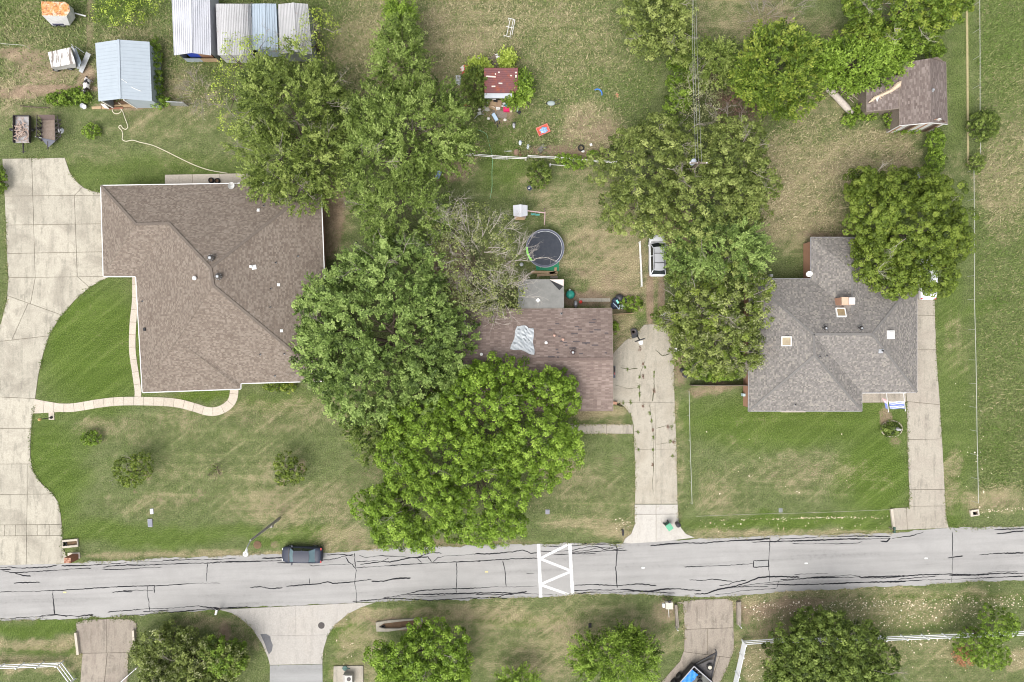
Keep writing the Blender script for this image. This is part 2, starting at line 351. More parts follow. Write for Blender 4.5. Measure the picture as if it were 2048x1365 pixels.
def field(X, Y, L):
    v = np.zeros(X.shape)
    for x, y, rx, ry, a in L:
        d = ((X - x) / rx) ** 2 + ((Y - y) / ry) ** 2
        v = np.maximum(v, a * np.clip(1.35 - d * .75, 0, 1) ** .8)
    return v
def ground_attrs(X, Y):
    wx = X + (fbm(X, Y, 70, 11) - .5) * 60; wy = Y + (fbm(X, Y, 70, 21) - .5) * 50
    thin = lambda L, t: [q for q in L if (min(q[2], q[3]) < 12) == t]
    f2 = lambda L: np.maximum(field(wx, wy, thin(L, False)), field(X, Y, thin(L, True)))
    dry, dirt, lush = f2(DRY), f2(DIRT), f2(LUSH)
    ex = lambda v: np.where((X < -20) | (X > 2068) | (Y < -20) | (Y > 1385), .35, v)
    dry = ex(dry) + (fbm(X, Y, 26, 31) - .5) * .42 + (fbm(X, Y, 120, 51) - .5) * .35
    dirt = dirt + (fbm(X, Y, 22, 41) - .5) * .5 * (dirt > .02)
    return np.clip(dry, 0, 1), np.clip(dirt, 0, 1), np.clip(ex(lush), 0, 1)

def ground_mat():
    t = NT('ground_turf'); pos = t.n('NewGeometry').outputs['Position']
    A = lambda n: t.n('Attribute', attribute_name=n).outputs['Fac']
    n1 = t.noise(pos, 5.5, 6, .72); n2 = t.noise(pos, 1.1, 5, .65); n3 = t.noise(pos, .16, 4, .6, .5)
    n4 = t.noise(pos, 9, 4, .8)
    rows = t.noise(t.n('VectorMath', {0: pos, 1: (.12, 1.3, 1)}, operation='MULTIPLY').outputs[0], .75, 4, .6, .3)
    diag = t.n('VectorRotate', {0: pos, 3: math.radians(-38)}, rotation_type='Z_AXIS').outputs[0]
    rows2 = t.noise(t.n('VectorMath', {0: diag, 1: (.1, 1.5, 1)}, operation='MULTIPLY').outputs[0], .8, 4, .6, .3)
    g1, g2, g3 = (.098, .126, .044), (.138, .160, .070), (.058, .080, .026)
    grass = t.mix(t.mapr(n2, .35, .65), g1, g2)
    grass = t.mix(t.mapr(n1, .51, .63, 0, .95), grass, g3)
    grass = t.mix(t.mapr(n1, .30, .44, .8, 0), grass, (.225, .228, .112))
    lush = t.mix(t.mapr(n1, .35, .65), (.094, .146, .022), (.054, .092, .015))
    lush = t.mix(t.mapr(rows2, .46, .66, 0, .35), lush, (.138, .180, .048))
    lush = t.mix(t.mapr(n4, .54, .68, 0, .5), lush, (.165, .188, .066))
    col = t.mix(A('lush'), grass, lush)
    straw = t.mix(t.mapr(n1, .36, .62), (.335, .280, .172), (.205, .175, .100))
    straw = t.mix(t.mapr(n4, .52, .66, 0, .6), straw, (.44, .375, .245))
    straw = t.mix(t.mapr(n3, .5, .65, 0, .4), straw, (.250, .205, .135))
    d = t.math('ADD', t.math('MULTIPLY', A('dry'), 1.0), t.math('MULTIPLY', t.math('SUBTRACT', n1, .5), 2.3))
    d = t.math('ADD', d, t.math('MULTIPLY', t.math('SUBTRACT', n2, .5), 1.3))
    d = t.math('ADD', d, t.math('MULTIPLY', t.math('SUBTRACT', t.math('MAXIMUM', rows, rows2), .54), 1.4))
    d = t.math('ADD', d, t.math('MULTIPLY', t.math('SUBTRACT', n3, .5), .7))
    col = t.mix(t.mapr(d, .32, .95, 0, .92), col, straw)
    soil = t.mix(t.mapr(n2, .3, .7), (.195, .140, .098), (.320, .245, .170))
    soil = t.mix(t.mapr(n4, .5, .7, 0, .6), soil, (.110, .080, .060))
    e = t.math('ADD', A('dirt'), t.math('MULTIPLY', t.math('SUBTRACT', n1, .5), 1.4))
    col = t.mix(t.mapr(e, .35, .80, 0, .95), col, soil)
    col = t.mix(.5, col, t.ramp(t.math('MAXIMUM', rows, rows2), [(.40, .36), (.72, .66)]), 'OVERLAY')
    col = t.mix(.9, col, t.ramp(n4, [(.32, .18), (.68, .76)]), 'OVERLAY')
    t.set(col=col, rough=.97, spec=.08)
    t.bump(t.math('ADD', n1, t.math('MULTIPLY', n4, .6)), .9, .09); return t.m

gx = np.concatenate([[-420, -250, -150, -100, -75], np.arange(-62, 62.01, .30), [75, 100, 150, 250, 420]])
gy = np.concatenate([[-420, -250, -150, -100, -60], np.arange(-43, 43.01, .30), [60, 100, 150, 250, 420]])
GX, GY = np.meshgrid(gx, gy); nx, ny = len(gx), len(gy)
PX, PY = GX * S + 1024, 682.5 - GY * S
dry, dirt, lush = ground_attrs(PX, PY)
idx = np.arange(nx * ny).reshape(ny, nx)
GF = np.stack([idx[:-1, :-1], idx[:-1, 1:], idx[1:, 1:], idx[1:, :-1]], -1).reshape(-1, 4)
GV = np.stack([GX, GY, np.zeros_like(GX)], -1).reshape(-1, 3)
gnd = np_mesh('ground', GV, GF, ground_mat(), attr={'dry': dry.ravel(), 'dirt': dirt.ravel(), 'lush': lush.ravel()})
tag(gnd, 'mottled green and straw coloured turf over the whole block', 'ground', kind='structure')

# ------------------------------------------------------------------ road, concrete slabs
def road_mat(name, c, c2):
    t = NT(name); pos = t.n('NewGeometry').outputs['Position']
    r = t.n('VectorRotate', {0: pos, 3: math.radians(-2.4)}, rotation_type='Z_AXIS').outputs[0]
    lane = t.noise(t.n('VectorMath', {0: r, 1: (.06, 1.0, 1)}, operation='MULTIPLY').outputs[0], .9, 5, .6)
    n1 = t.noise(pos, .5, 6, .65, .4); n2 = t.noise(pos, 22, 4, .8); n3 = t.noise(pos, 2.5, 6, .75)
    col = t.mix(t.mapr(n1, .4, .7, 0, .7), c, c2)
    col = t.mix(t.mapr(lane, .42, .66, 0, .8), col, tuple(x * .76 for x in c))
    col = t.mix(t.mapr(t.math('MULTIPLY', n3, lane), .30, .42, 0, .4), col, tuple(x * .5 for x in c))
    col = t.mix(.5, col, t.ramp(n2, [(.3, .36), (.7, .64)]), 'OVERLAY')
    t.set(col=col, rough=.92, spec=.15); t.bump(n2, .3, .008); return t.m
ROADM = road_mat('old_asphalt', (.306, .300, .290), (.258, .253, .244))
road = MB().prism(WL(road_poly), -.1, .02).build('road', ROADM, kind='structure', label='pale grey asphalt street crossing the picture with sealed cracks', cat='road')
STREETM = road_mat('side_street_asphalt', (.28, .28, .275), (.24, .24, .235))
MB().prism(WL(STREET), -.1, .022).build('side_street', STREETM, kind='structure', label='grey asphalt side street leaving at the bottom edge', cat='road')

CONC_A = concrete('drive_concrete_cream', (.395, .368, .303), .66, (.225, .205, .168))
CONC_B = concrete('drive_concrete_worn', (.375, .345, .285), .5, (.26, .23, .18))
CONC_C = concrete('drive_concrete_pale', (.42, .40, .365), .25, (.36, .33, .28))
CONC_D = concrete('drive_concrete_brown', (.285, .250, .207), .75, (.22, .185, .155))
CONC_E = concrete('drive_concrete_stained', (.355, .325, .270), .6, (.27, .235, .20))
CONC_J = concrete('junction_concrete', (.375, .355, .325), .3, (.36, .33, .29))
CONC_W = concrete('walk_concrete', (.47, .42, .35), .15, (.38, .34, .28))
JOINT = plain('joint_dirt', (.17, .135, .095), (.11, .10, .06), 4, .98)

def slab_field(name, label, outline, cuts, mat, z=.05, gap=.022, cat='driveway'):
    root = MB().sheet(WL(outline), .006 if name != 'junction' else .009).build(name, JOINT, kind='structure', label=label, cat=cat)
    bm = bmesh.new(); vs = [bm.verts.new(p) for p in WL(outline)]; bm.faces.new(vs); bm.normal_update()
    for c in cuts:
        p, q = W(*c[0]), W(*c[1]); reg = c[2] if len(c) > 2 else None
        fs = []
        for f in bm.faces:
            ce = f.calc_center_median(); cx, cy = ce.x * S + 1024, 682.5 - ce.y * S
            if reg is None or (reg[0] < cx < reg[2] and reg[1] < cy < reg[3]): fs.append(f)
        d = (q - p).normalized(); no = Vector((-d.y, d.x, 0))
        g = set(fs)
        for f in fs: g |= set(f.verts) | set(f.edges)
        bmesh.ops.bisect_plane(bm, geom=list(g), plane_co=p, plane_no=no)
    bm.normal_update()
    r = bmesh.ops.inset_individual(bm, faces=bm.faces[:], thickness=gap, use_even_offset=True)
    rim = set(r['faces']); inner = [f for f in bm.faces if f not in rim and f.calc_area() > .08]
    for f in inner:
        pts = [v.co.copy() for v in f.verts]
        zz = z + rnd.uniform(-.006, .006)
        MB().prism(pts, -.06, zz).build('slab', mat, root)
    bm.free(); return root

slab_field('driveway', 'wide cream concrete driveway curving past the large brown roofed house', DRIVE_A,
           [((0, 393), (205, 391)), ((0, 451), (210, 448)), ((0, 508), (210, 504)), ((0, 556), (260, 553)),
            ((64, 318), (71, 556), (0, 300, 260, 556)), ((149, 385), (155, 553), (72, 393, 260, 556)), ((149, 392), (164, 376), (72, 318, 260, 392)),
            ((16, 592), (128, 632), (-200, 556, 260, 1130)), ((71, 556), (62, 606), (-200, 556, 260, 618)), ((155, 553), (181, 577), (90, 556, 260, 640)),
            ((-60, 690), (100, 672), (-200, 618, 260, 1130)), ((-100, 790), (80, 798), (-200, 690, 260, 1130)), ((-100, 858), (80, 857), (-200, 792, 260, 1130)), ((-100, 929), (80, 928), (-200, 858, 260, 1130)),
            ((-100, 990), (140, 988), (-200, 929, 260, 1130)), ((-100, 1051), (140, 1049), (-200, 989, 260, 1130)), ((-100, 1073), (140, 1071), (-200, 1050, 260, 1130)),
            ((52, 618), (20, 690), (-200, 618, 260, 692)), ((55, 930), (55, 990), (-200, 929, 260, 989)), ((55, 990), (53, 1130), (-200, 989, 260, 1130)),
            ((10, 1050), (10, 1073), (-200, 1050, 54, 1073)), ((32, 1050), (32, 1073), (10, 1050, 54, 1073)), ((75, 1050), (75, 1073), (54, 1050, 130, 1073)), ((99, 1050), (99, 1073), (75, 1050, 130, 1073)),
            ((-30, 690), (-30, 1060), (-200, 692, 0, 1051))], CONC_A)
slab_field('driveway', 'cracked buff concrete driveway with weeds beside the middle house', DRIVE_B,
           [((1200, 806), (1360, 805)), ((1310, 806), (1312, 1010), (1200, 806, 1400, 1010)), ((1200, 900), (1400, 898), (1200, 806, 1400, 1010))], CONC_B, gap=.012)
slab_field('driveway_apron', 'newer pale concrete apron where the middle driveway meets the street', APRON_B, [((1240, 1029), (1400, 1028)), ((1312, 1000), (1312, 1100))], CONC_C)
slab_field('driveway', 'long grey concrete driveway along the right hand grey house', DRIVE_C,
           [((1780, 980), (1900, 979)), ((1780, 1013), (1900, 1012)), ((1780, 880), (1900, 878)), ((1780, 800), (1900, 812)), ((1780, 700), (1900, 700)), ((1780, 630), (1900, 632)), ((1812, 1012), (1815, 1070), (1780, 1012, 1900, 1070))], CONC_E)
slab_field('porch_slab', 'small tan concrete porch slab in front of the grey house', PORCH_C, [((1760, 760), (1760, 820))], CONC_E, cat='porch')
slab_field('driveway', 'stained brown concrete driveway below the street at lower left', DRIVE_D, [((140, 1307), (280, 1305)), ((214, 1230), (214, 1306), (140, 1230, 280, 1306)), ((215, 1306), (208, 1380), (140, 1306, 280, 1380))], CONC_D)
slab_field('junction', 'flared concrete mouth of the side street with a manhole', JUNC, [((420, 1274), (760, 1268)), ((592, 1200), (592, 1340), (400, 1200, 800, 1272))], CONC_J, gap=.01, cat='road')
slab_field('driveway', 'stained brown concrete driveway with black trailer at lower right', DRIVE_E, [((1340, 1260), (1480, 1255)), ((1340, 1300), (1480, 1318)), ((1415, 1255), (1415, 1320), (1340, 1258, 1480, 1312)), ((1440, 1310), (1400, 1430), (1300, 1312, 1480, 1430))], CONC_D)
slab_field('patio', 'narrow tan concrete patio strip behind the large brown roofed house', PATIO_A, [((385, 340), (385, 380)), ((440, 340), (440, 380))], CONC_W, cat='patio')
slab_field('walkway', 'straight concrete walkway leading to the middle driveway', WALK_B, [((1180, 840), (1180, 870)), ((1246, 840), (1246, 870)), ((1213, 840), (1213, 870))], CONC_E, cat='path')

def catmull(P, n=12):
    P = [Vector((p[0], p[1])) for p in P]; out = []
    for i in range(len(P) - 1):
        a, b, c, d = P[max(i - 1, 0)], P[i], P[i + 1], P[min(i + 2, len(P) - 1)]
        for k in range(n):
            t = k / n
            out.append(.5 * ((2 * b) + (c - a) * t + (2 * a - 5 * b + 4 * c - d) * t * t + (3 * b - a - 3 * c + d) * t ** 3))
    return out + [P[-1]]
def make_walk(name, label, line, wpx, step, mat, widths=None):
    slabs, base = strip_walk_data(line, wpx, step, widths)
    root = MB().sheet(WL(base), .0075).build(name, JOINT, kind='structure', label=label, cat='path')
    for s in slabs: MB().prism(WL(s), -.06, .046 + rnd.uniform(-.004, .004)).build('slab', mat, root)
def strip_walk_data(line, wpx, step, widths):
    C = catmull(line, 10); L = [0]
    for i in range(1, len(C)): L.append(L[-1] + (C[i] - C[i - 1]).length)
    n = max(1, round(L[-1] / step)); cuts = [L[-1] * i / n for i in range(n + 1)]
    def at(s):
        for i in range(1, len(C)):
            if L[i] >= s - 1e-9:
                t = (s - L[i - 1]) / max(1e-9, L[i] - L[i - 1]); return C[i - 1].lerp(C[i], t), (C[i] - C[i - 1]).normalized()
        return C[-1], (C[-1] - C[-2]).normalized()
    slabs, A, B = [], [], []
    for j in range(n):
        le, ri = [], []
        for k in range(5):
            s = cuts[j] + (cuts[j + 1] - cuts[j]) * (k / 4) + (.3 if k == 0 else -.3 if k == 4 else 0)
            p, d = at(s); nn = Vector((-d.y, d.x)); w = wpx / 2 + (max(0, widths * (1 - s / 50.0)) if widths else 0)
            le.append(p + nn * w); ri.append(p - nn * w)
        slabs.append(le + ri[::-1]); A += le; B += ri
    return slabs, A + B[::-1]
make_walk('walkway', 'curving cream walkway of small slabs along the front lawn', [(68, 813), (100, 815), (140, 816), (170, 812), (200, 807), (240, 803), (300, 803), (350, 806), (388, 815), (415, 823), (437, 822), (457, 811), (467, 795), (469, 768)], 17, 20, CONC_W, 6)
make_walk('walkway', 'thin cream side walkway against the west wall of the brown roofed house', [(271, 545), (271, 600), (266, 650), (265, 700), (271, 745), (276, 780), (276, 794)], 13, 26, CONC_W)

# sealed cracks and markings on the street
SEAL = plain('crack_sealant', (.012, .012, .015), (.02, .02, .023), 8, .8, spec=.1)
zo = {'A': (0, 1010), 'B': (450, 1010), 'C': (950, 1010), 'D': (1300, 1010), 'E': (1536, 1010)}
CR = {'A': ["0,483 80,478 160,487 240,484 385,478 415,468 440,464", "470,470 560,467 680,467 740,460 840,456 980,445", "20,508 90,520 180,518 290,512 440,503 560,493 705,487", "110,522 170,542 240,549", "0,497 85,497",
 "790,480 850,470 980,462 1100,464 1250,458 1360,453 1480,448 1600,449 1700,440 1830,437 1969,435", "790,495 900,498 1020,490 1140,482 1250,479", "1250,428 1400,424 1460,418 1540,424 1690,420 1820,408", "1595,450 1588,590",
 "0,671 140,667 290,664 440,658 600,650 740,640 840,634 1000,627 1140,624 1280,620 1420,608 1560,602 1695,603", "405,662 412,740 420,842", "105,602 200,598 310,595", "1135,622 1135,690 1148,760 1150,818", "860,673 950,665 1020,668", "945,658 1180,657", "1187,618 1187,680",
 "0,872 60,878 150,866 310,860 430,848 540,852 600,860 650,850 720,846", "310,855 380,845 440,843 520,860", "830,826 900,818 1000,812 1090,802 1160,797 1290,797 1420,786 1520,776 1610,790 1690,795 1800,790 1900,783 1940,798", "920,855 1100,843 1250,835 1400,820 1540,805 1690,800", "1100,822 1300,810", "1000,430 1250,438 1260,428"],
'B': ["0,437 150,437 300,432 440,428", "400,445 500,448 600,438 700,432 820,420 920,395 990,380", "645,460 670,470 740,465 830,460 1000,455", "995,370 1003,480 1010,505 998,590 1012,680 1010,775", "930,400 950,440 980,460 1000,485", "195,638 270,628 350,645 445,638",
 "470,628 560,618 650,612 720,607 790,590 830,605 920,600 1000,590 1130,572", "650,565 652,612", "1125,588 1220,588 1310,568 1430,562", "1010,483 1150,475 1350,462 1510,452 1700,442 1969,433", "1010,437 1150,430 1270,440 1340,425 1450,405 1560,400 1590,440", "1040,460 1100,450 1200,440 1260,408",
 "1030,385 1080,408 1200,390 1350,398 1470,408 1590,365 1670,372", "1470,405 1515,445", "1600,440 1640,405 1700,393 1850,385 1969,375", "1780,445 1785,520 1778,680", "1380,690 1500,660 1640,650 1800,645 1969,638", "980,745 1120,735 1250,715 1380,688 1550,690 1700,685 1969,678",
 "1030,738 1300,718 1420,725 1560,735 1690,730 1800,720 1969,715", "1220,712 1400,700 1550,708 1700,695", "0,795 60,797 170,785 210,798", "780,385 900,380 990,395", "285,410 350,412 440,405"],
'C': ["0,375 100,378 200,370 290,362 370,348 430,372 480,368", "0,432 150,424 300,415 480,410", "215,430 232,520 240,630", "20,640 150,630 300,632 480,625", "0,678 200,676 400,682 600,690", "0,692 300,690", "0,718 120,712 260,722", "170,715 230,690 400,668", "510,318 600,318 720,318 850,308 1000,305 1130,320",
 "500,355 620,360 740,350 860,325 940,320 1000,345 1090,318", "740,365 860,350 960,330 1030,325 1070,345 1150,330", "740,372 900,362 1050,350 1170,350", "600,385 740,378 930,375", "1080,305 1095,340 1083,480 1093,640", "765,620 900,612 1100,622 1260,608 1395,622",
 "760,660 880,655 1060,655 1160,650 1240,662 1350,665 1450,648 1560,645 1650,655 1740,660", "780,685 900,670 1100,672 1240,665 1370,670 1540,680", "390,525 455,528", "820,300 1000,296 1120,290"],
'D': ["0,315 150,300 280,292 400,296 500,285 650,275 840,268 920,258", "920,250 922,300 912,430 918,590", "265,478 400,472 600,465 795,452", "795,430 910,427 910,475 797,480 795,430", "840,280 970,285 1000,262 1150,258 1400,242 1600,240 1850,245", "780,287 930,282 1100,278 1300,272 1500,262 1700,262 1850,258",
 "1095,297 1200,302 1300,296 1450,300 1600,295 1630,280", "1850,258 1820,282 1770,278", "300,577 400,582 470,572 560,580 630,590", "340,685 440,683 520,652 640,630 740,600 830,560 920,552 1000,552 1150,556", "530,622 600,615 640,595 740,578", "500,690 620,680 700,660 850,650 970,645",
 "620,640 830,605 980,590 1100,575 1250,562 1400,560 1600,555 1800,550 1969,545", "990,585 975,640", "880,610 1100,615 1300,610 1500,602 1700,595 1969,588", "1000,575 1150,570 1300,555 1450,548 1530,538 1620,550", "1110,535 1250,530 1370,528", "640,632 780,630 910,628"],
'E': ["950,258 1100,240 1200,208", "1417,205 1420,400 1413,600", "1380,408 1500,393", "1620,385 1760,373 1969,370", "1740,190 1860,187 1969,182", "1755,225 1840,215 1890,205 1969,202", "700,560 900,562 1100,544 1180,538 1400,533 1600,538 1800,525 1969,528",
 "1390,540 1500,545 1700,535", "920,596 1200,578 1420,572 1700,560 1969,548", "1690,520 1800,512 1920,512", "1000,573 1150,560 1300,548"]}
def ribbon(pts, w0, rg, z, jit=.03, step=.16):
    """thin flat wobbling ribbon"""
    P = []
    for i in range(len(pts) - 1):
        a, b = pts[i], pts[i + 1]; n = max(1, int((b - a).length / step))
        for k in range(n):
            p = a.lerp(b, k / n); P.append(Vector((p.x + rg.uniform(-jit, jit), p.y + rg.uniform(-jit, jit))))
    P.append(Vector((pts[-1].x, pts[-1].y))); L, R = [], []
    w = w0
    for i, p in enumerate(P):
        d = (P[min(i + 1, len(P) - 1)] - P[max(i - 1, 0)]); d = d.normalized() if d.length else Vector((1, 0)); n = Vector((-d.y, d.x))
        w = max(w0 * .45, min(w0 * 1.7, w + rg.uniform(-.25, .25) * w0)); ww = w / 2 * (.35 if i in (0, len(P) - 1) else 1)
        L.append((p.x + n.x * ww, p.y + n.y * ww, z)); R.append((p.x - n.x * ww, p.y - n.y * ww, z))
    n = len(P); b = MB(); b.add(L + R, [(i + n, i + 1 + n, i + 1, i) for i in range(n - 1)]); return b
cz = 0
for key, lines in CR.items():
    ox, oy = zo[key]
    for ln in lines:
        pts = [W(ox + float(a.split(',')[0]) / 3.846, oy + float(a.split(',')[1]) / 3.846) for a in ln.split()]
        cz = (cz + 1) % 9
        ribbon(pts, rnd.uniform(.062, .108), rnd, .0225 + cz * .0003).build('crack_seal', SEAL, road)
DRVB = [o for o in COL.objects if o.get('label', '').startswith('cracked buff')][0]
CRK = plain('weedy_crack', (.05, .045, .03), (.07, .075, .03), 9, .95)
for ln in ([(1299, 809), (1301, 825), (1303, 842), (1306, 862), (1307, 885), (1306, 910), (1307, 935), (1305, 962), (1306, 990)], [(1289, 722), (1285, 735), (1281, 746), (1279, 756)], [(1278, 770), (1279, 795), (1280, 804)], [(1308, 742), (1308, 770), (1307, 786), (1305, 803)], [(1347, 853), (1330, 852), (1312, 857)], [(1352, 883), (1335, 886), (1313, 889)], [(1352, 912), (1338, 914)], [(1268, 864), (1280, 865)], [(1240, 735), (1256, 739), (1275, 737)], [(1230, 770), (1255, 778), (1278, 776)], [(1310, 700), (1325, 712), (1340, 708)]):
    ribbon([W(*q) for q in ln], rnd.uniform(.03, .065), rnd, .062, .03, .12).build('crack', CRK, DRVB)
PATCHM = plain('asphalt_patch', (.30, .30, .29), (.26, .26, .255), 9, .95)
MB().sheet(WL([(1507, 1122), (1536.5, 1121.5), (1536.5, 1133.5), (1507.5, 1134.5)]), .0222).build('asphalt_patch', PATCHM, road)
STRIPE = plain('white_road_paint', (.70, .70, .69), (.46, .46, .45), 4, .8, grime=.4)
def stripe(a, b, wpx, z):
    A, B = W(*a), W(*b); d = (B - A).normalized(); n = Vector((-d.y, d.x, 0)) * m(wpx) / 2
    MB().face((A - n) + Vector((0, 0, z)), (B - n) + Vector((0, 0, z)), (B + n) + Vector((0, 0, z)), (A + n) + Vector((0, 0, z))).build('paint_stripe', STRIPE, road)
stripe((1077, 1088), (1081.5, 1195), 6.5, .0265); stripe((1139.5, 1088), (1145, 1189.5), 6.5, .0266)
for a, b, q in (((1081, 1117), (1138, 1088.5), .027), ((1081, 1118), (1142, 1142), .0272), ((1142, 1143), (1081, 1169), .0274), ((1082, 1170), (1138, 1189.5), .0276)): stripe(a, b, 5, q)
YEL = plain('yellow_marker', (.62, .54, .2), (.5, .45, .25), 9, .7)
for x, y in ((130, 1185), (973, 1144), (1286, 1136), (1612, 1127), (1852, 1117)):
    MB().box(W(x, y) + Vector((0, 0, .03)), (.32, .14, .022)).build('road_marker', YEL if x < 1000 else WHITE, road)
# dark repair patch and manhole on the junction
MB().prism(WL([(521, 1268), (533, 1268), (541, 1273), (542, 1280), (546, 1290), (544, 1302), (538, 1309), (534, 1300), (530, 1288)]), .0, .058).build('asphalt_patch', plain('dark_asphalt', (.14, .14, .15), (.11, .11, .115), 9, .95), bpy.data.objects['junction'])
mh = thing('manhole_cover', 'round dark iron manhole cover in the concrete junction', 'manhole', W(643, 1251, 0))
MB().lathe(W(643, 1251, 0), [(.36, .03), (.36, .064), (.31, .066)], 24).build('ring', DARK, mh)
MB().lathe(W(643, 1251, 0), [(.30, .03), (.30, .071), (.05, .073)], 24).build('lid', plain('iron_lid', (.045, .04, .04), (.07, .06, .055), 12, .7), mh)
# ------------------------------------------------------------------ buildings
ROOFS = {}
def roof_mesh(b, faces, name, mat, parent, key=None):
    """faces: lists of world points. UVs run along the eave (u) and up the slope (v), in metres."""
    me = bpy.data.meshes.new(name); off = wloc(parent)
    V = []; F = []
    for f in faces:
        c = [Vector(p) for p in f]
        n = mgeo.normal(c) if len(c) > 2 else Vector((0, 0, 1))
        if n.z < 0: c = c[::-1]
        F.append(tuple(range(len(V), len(V) + len(c)))); V += c
    me.from_pydata([tuple(v - off) for v in V], [], F)
    uv = me.uv_layers.new(name='UVMap')
    for p in me.polygons:
        n = p.normal; g = Vector((n.x, n.y, 0))
        dn = g.normalized() if g.length > 1e-4 else Vector((0, -1, 0))
        al = Vector((-dn.y, dn.x, 0)); sl = al.cross(n).normalized()
        for li in p.loop_indices:
            co = me.vertices[me.loops[li].vertex_index].co
            uv.data[li].uv = (co.dot(al) + 50, co.dot(sl) + 50)
    me.materials.append(mat); me.update()
    o = link(bpy.data.objects.new(name, me)); o.parent = parent
    if key:
        T = ROOFS.setdefault(key, [])
        for f in F:
            tri = mgeo.tessellate_polygon([[V[i] for i in f]])
            for t in tri: T.append([V[f[i]] for i in t])
    return o
def on(key, px, py):
    """where the sight line through a pixel meets a roof"""
    o = Vector((0, 0, H)); g = W(px, py, 0); d = (g - o).normalized(); best = None
    for a, b, c in ROOFS[key]:
        h = mgeo.intersect_ray_tri(a, b, c, d, o, False)
        if h is not None:
            h = mgeo.intersect_ray_tri(a, b, c, d, o, True)
            if h is not None and (best is None or h.z > best.z): best = h
    return best if best is not None else W(px, py, 3.0)
def normal_at(key, px, py):
    a, b, c = on(key, px, py), on(key, px + 3, py), on(key, px, py + 3)
    n = (b - a).cross(c - a).normalized()
    return n if n.z > 0 else -n
def inset_poly(poly, d):
    n = len(poly); a = sum(poly[i].x * poly[(i + 1) % n].y - poly[(i + 1) % n].x * poly[i].y for i in range(n))
    P = poly if a > 0 else poly[::-1]; out = []
    for i in range(n):
        p, q, r = P[i - 1], P[i], P[(i + 1) % n]
        d1, d2 = (q - p).to_2d().normalized(), (r - q).to_2d().normalized()
        n1, n2 = Vector((-d1.y, d1.x)), Vector((-d2.y, d2.x)); bis = (n1 + n2)
        k = d / max(.3, (1 + n1.dot(n2))) ; out.append(Vector((q.x + bis.x * k, q.y + bis.y * k, 0)))
    return out
def wall_ring(root, outline, z0, z1, mat, inset=.45, name='wall'):
    MB().prism(inset_poly(outline, inset), z0, z1).build(name, mat, root)
def gutters(root, outline, skip, mat, w=.15):
    n = len(outline)
    for i in range(n):
        if i in skip: continue
        a, b = outline[i], outline[(i + 1) % n]; d = (b - a).normalized(); o = Vector((d.y, -d.x, 0)) * .0
        MB().bar(a + o - Vector((0, 0, .07)) , b + o - Vector((0, 0, .07)), w, .13).build('gutter', mat, root)
def ridge_caps(root, lines, mat, w=.26):
    for a, b in lines:
        MB().bar(a + Vector((0, 0, .012)), b + Vector((0, 0, .012)), w, .03).build('ridge_cap', mat, root)
def turbine(root, p, r=.24, mat=None):
    v = MB(); v.lathe(p + Vector((0, 0, -.1)), [(r * .8, 0), (r * .8, .28), (r * 1.25, .34), (r * 1.25, .5), (r * .7, .62), (.02, .66)], 14)
    o = v.build('roof_vent', mat or DARK, root, smooth=False)
    f = MB()
    for k in range(10):
        th = k * math.pi / 5; f.box(p + Vector((math.cos(th) * r * 1.26, math.sin(th) * r * 1.26, .31)), (.03, .05, .16), th + .5)
    f.build('fin', GALV, o, kind='stuff')
    MB().lathe(p + Vector((0, 0, .555)), [(r * .62, 0), (r * .5, .05), (.01, .06)], 12).build('cap', GALV, o)
def pipe_vent(root, p, r=.055, h=.32, mat=None):
    o = MB().lathe(p - Vector((0, 0, .05)), [(r, 0), (r, h)], 10).build('pipe_vent', mat or BLACK, root)
    MB().lathe(p - Vector((0, 0, .06)), [(r * 2.4, 0), (r * 1.3, .1)], 10).build('flashing', GALV, o)
def flat_vent(root, p, n, s=.36, mat=None, rz=0.0, t=.08):
    ux = (Vector((1, 0, 0)) - n * n.x).normalized(); q = Matrix((ux, n.cross(ux), n)).transposed() @ Matrix.Rotation(rz, 3, 'Z')
    b = MB().box(p + n * t / 2, (s, s, t), M_=q); b.box(p + n * (t + .02), (s * .8, s * .8, .04), M_=q)
    return b.build('box_vent', mat or WTRIM, root)

WALLBRICK = plain('house_brick', (.34, .20, .14), (.26, .15, .11), 12, .9, bump=.3)
WALLTAN = plain('house_siding', (.45, .40, .33), (.38, .34, .28), 6, .85)
SH_A = shingle('shingle_brown', [(.176, .143, .116), (.142, .113, .092), (.194, .164, .137)], bw=.20, rh=.14, speck=.30, blotch=.24, lite=(.26, .226, .186))
SH_B = shingle('shingle_red_brown', [(.186, .142, .124), (.160, .119, .104), (.205, .162, .142)], bw=.40, rh=.15, speck=.18, blotch=.3)
SH_C = shingle('shingle_grey', [(.180, .168, .157), (.148, .138, .129), (.200, .187, .173)], bw=.17, rh=.145, speck=.42, blotch=.14, lite=(.305, .278, .23), mortar=(.09, .084, .079))
SH_D = shingle('shingle_old', [(.165, .132, .118), (.130, .102, .092), (.185, .155, .142)], speck=.25, blotch=.5)

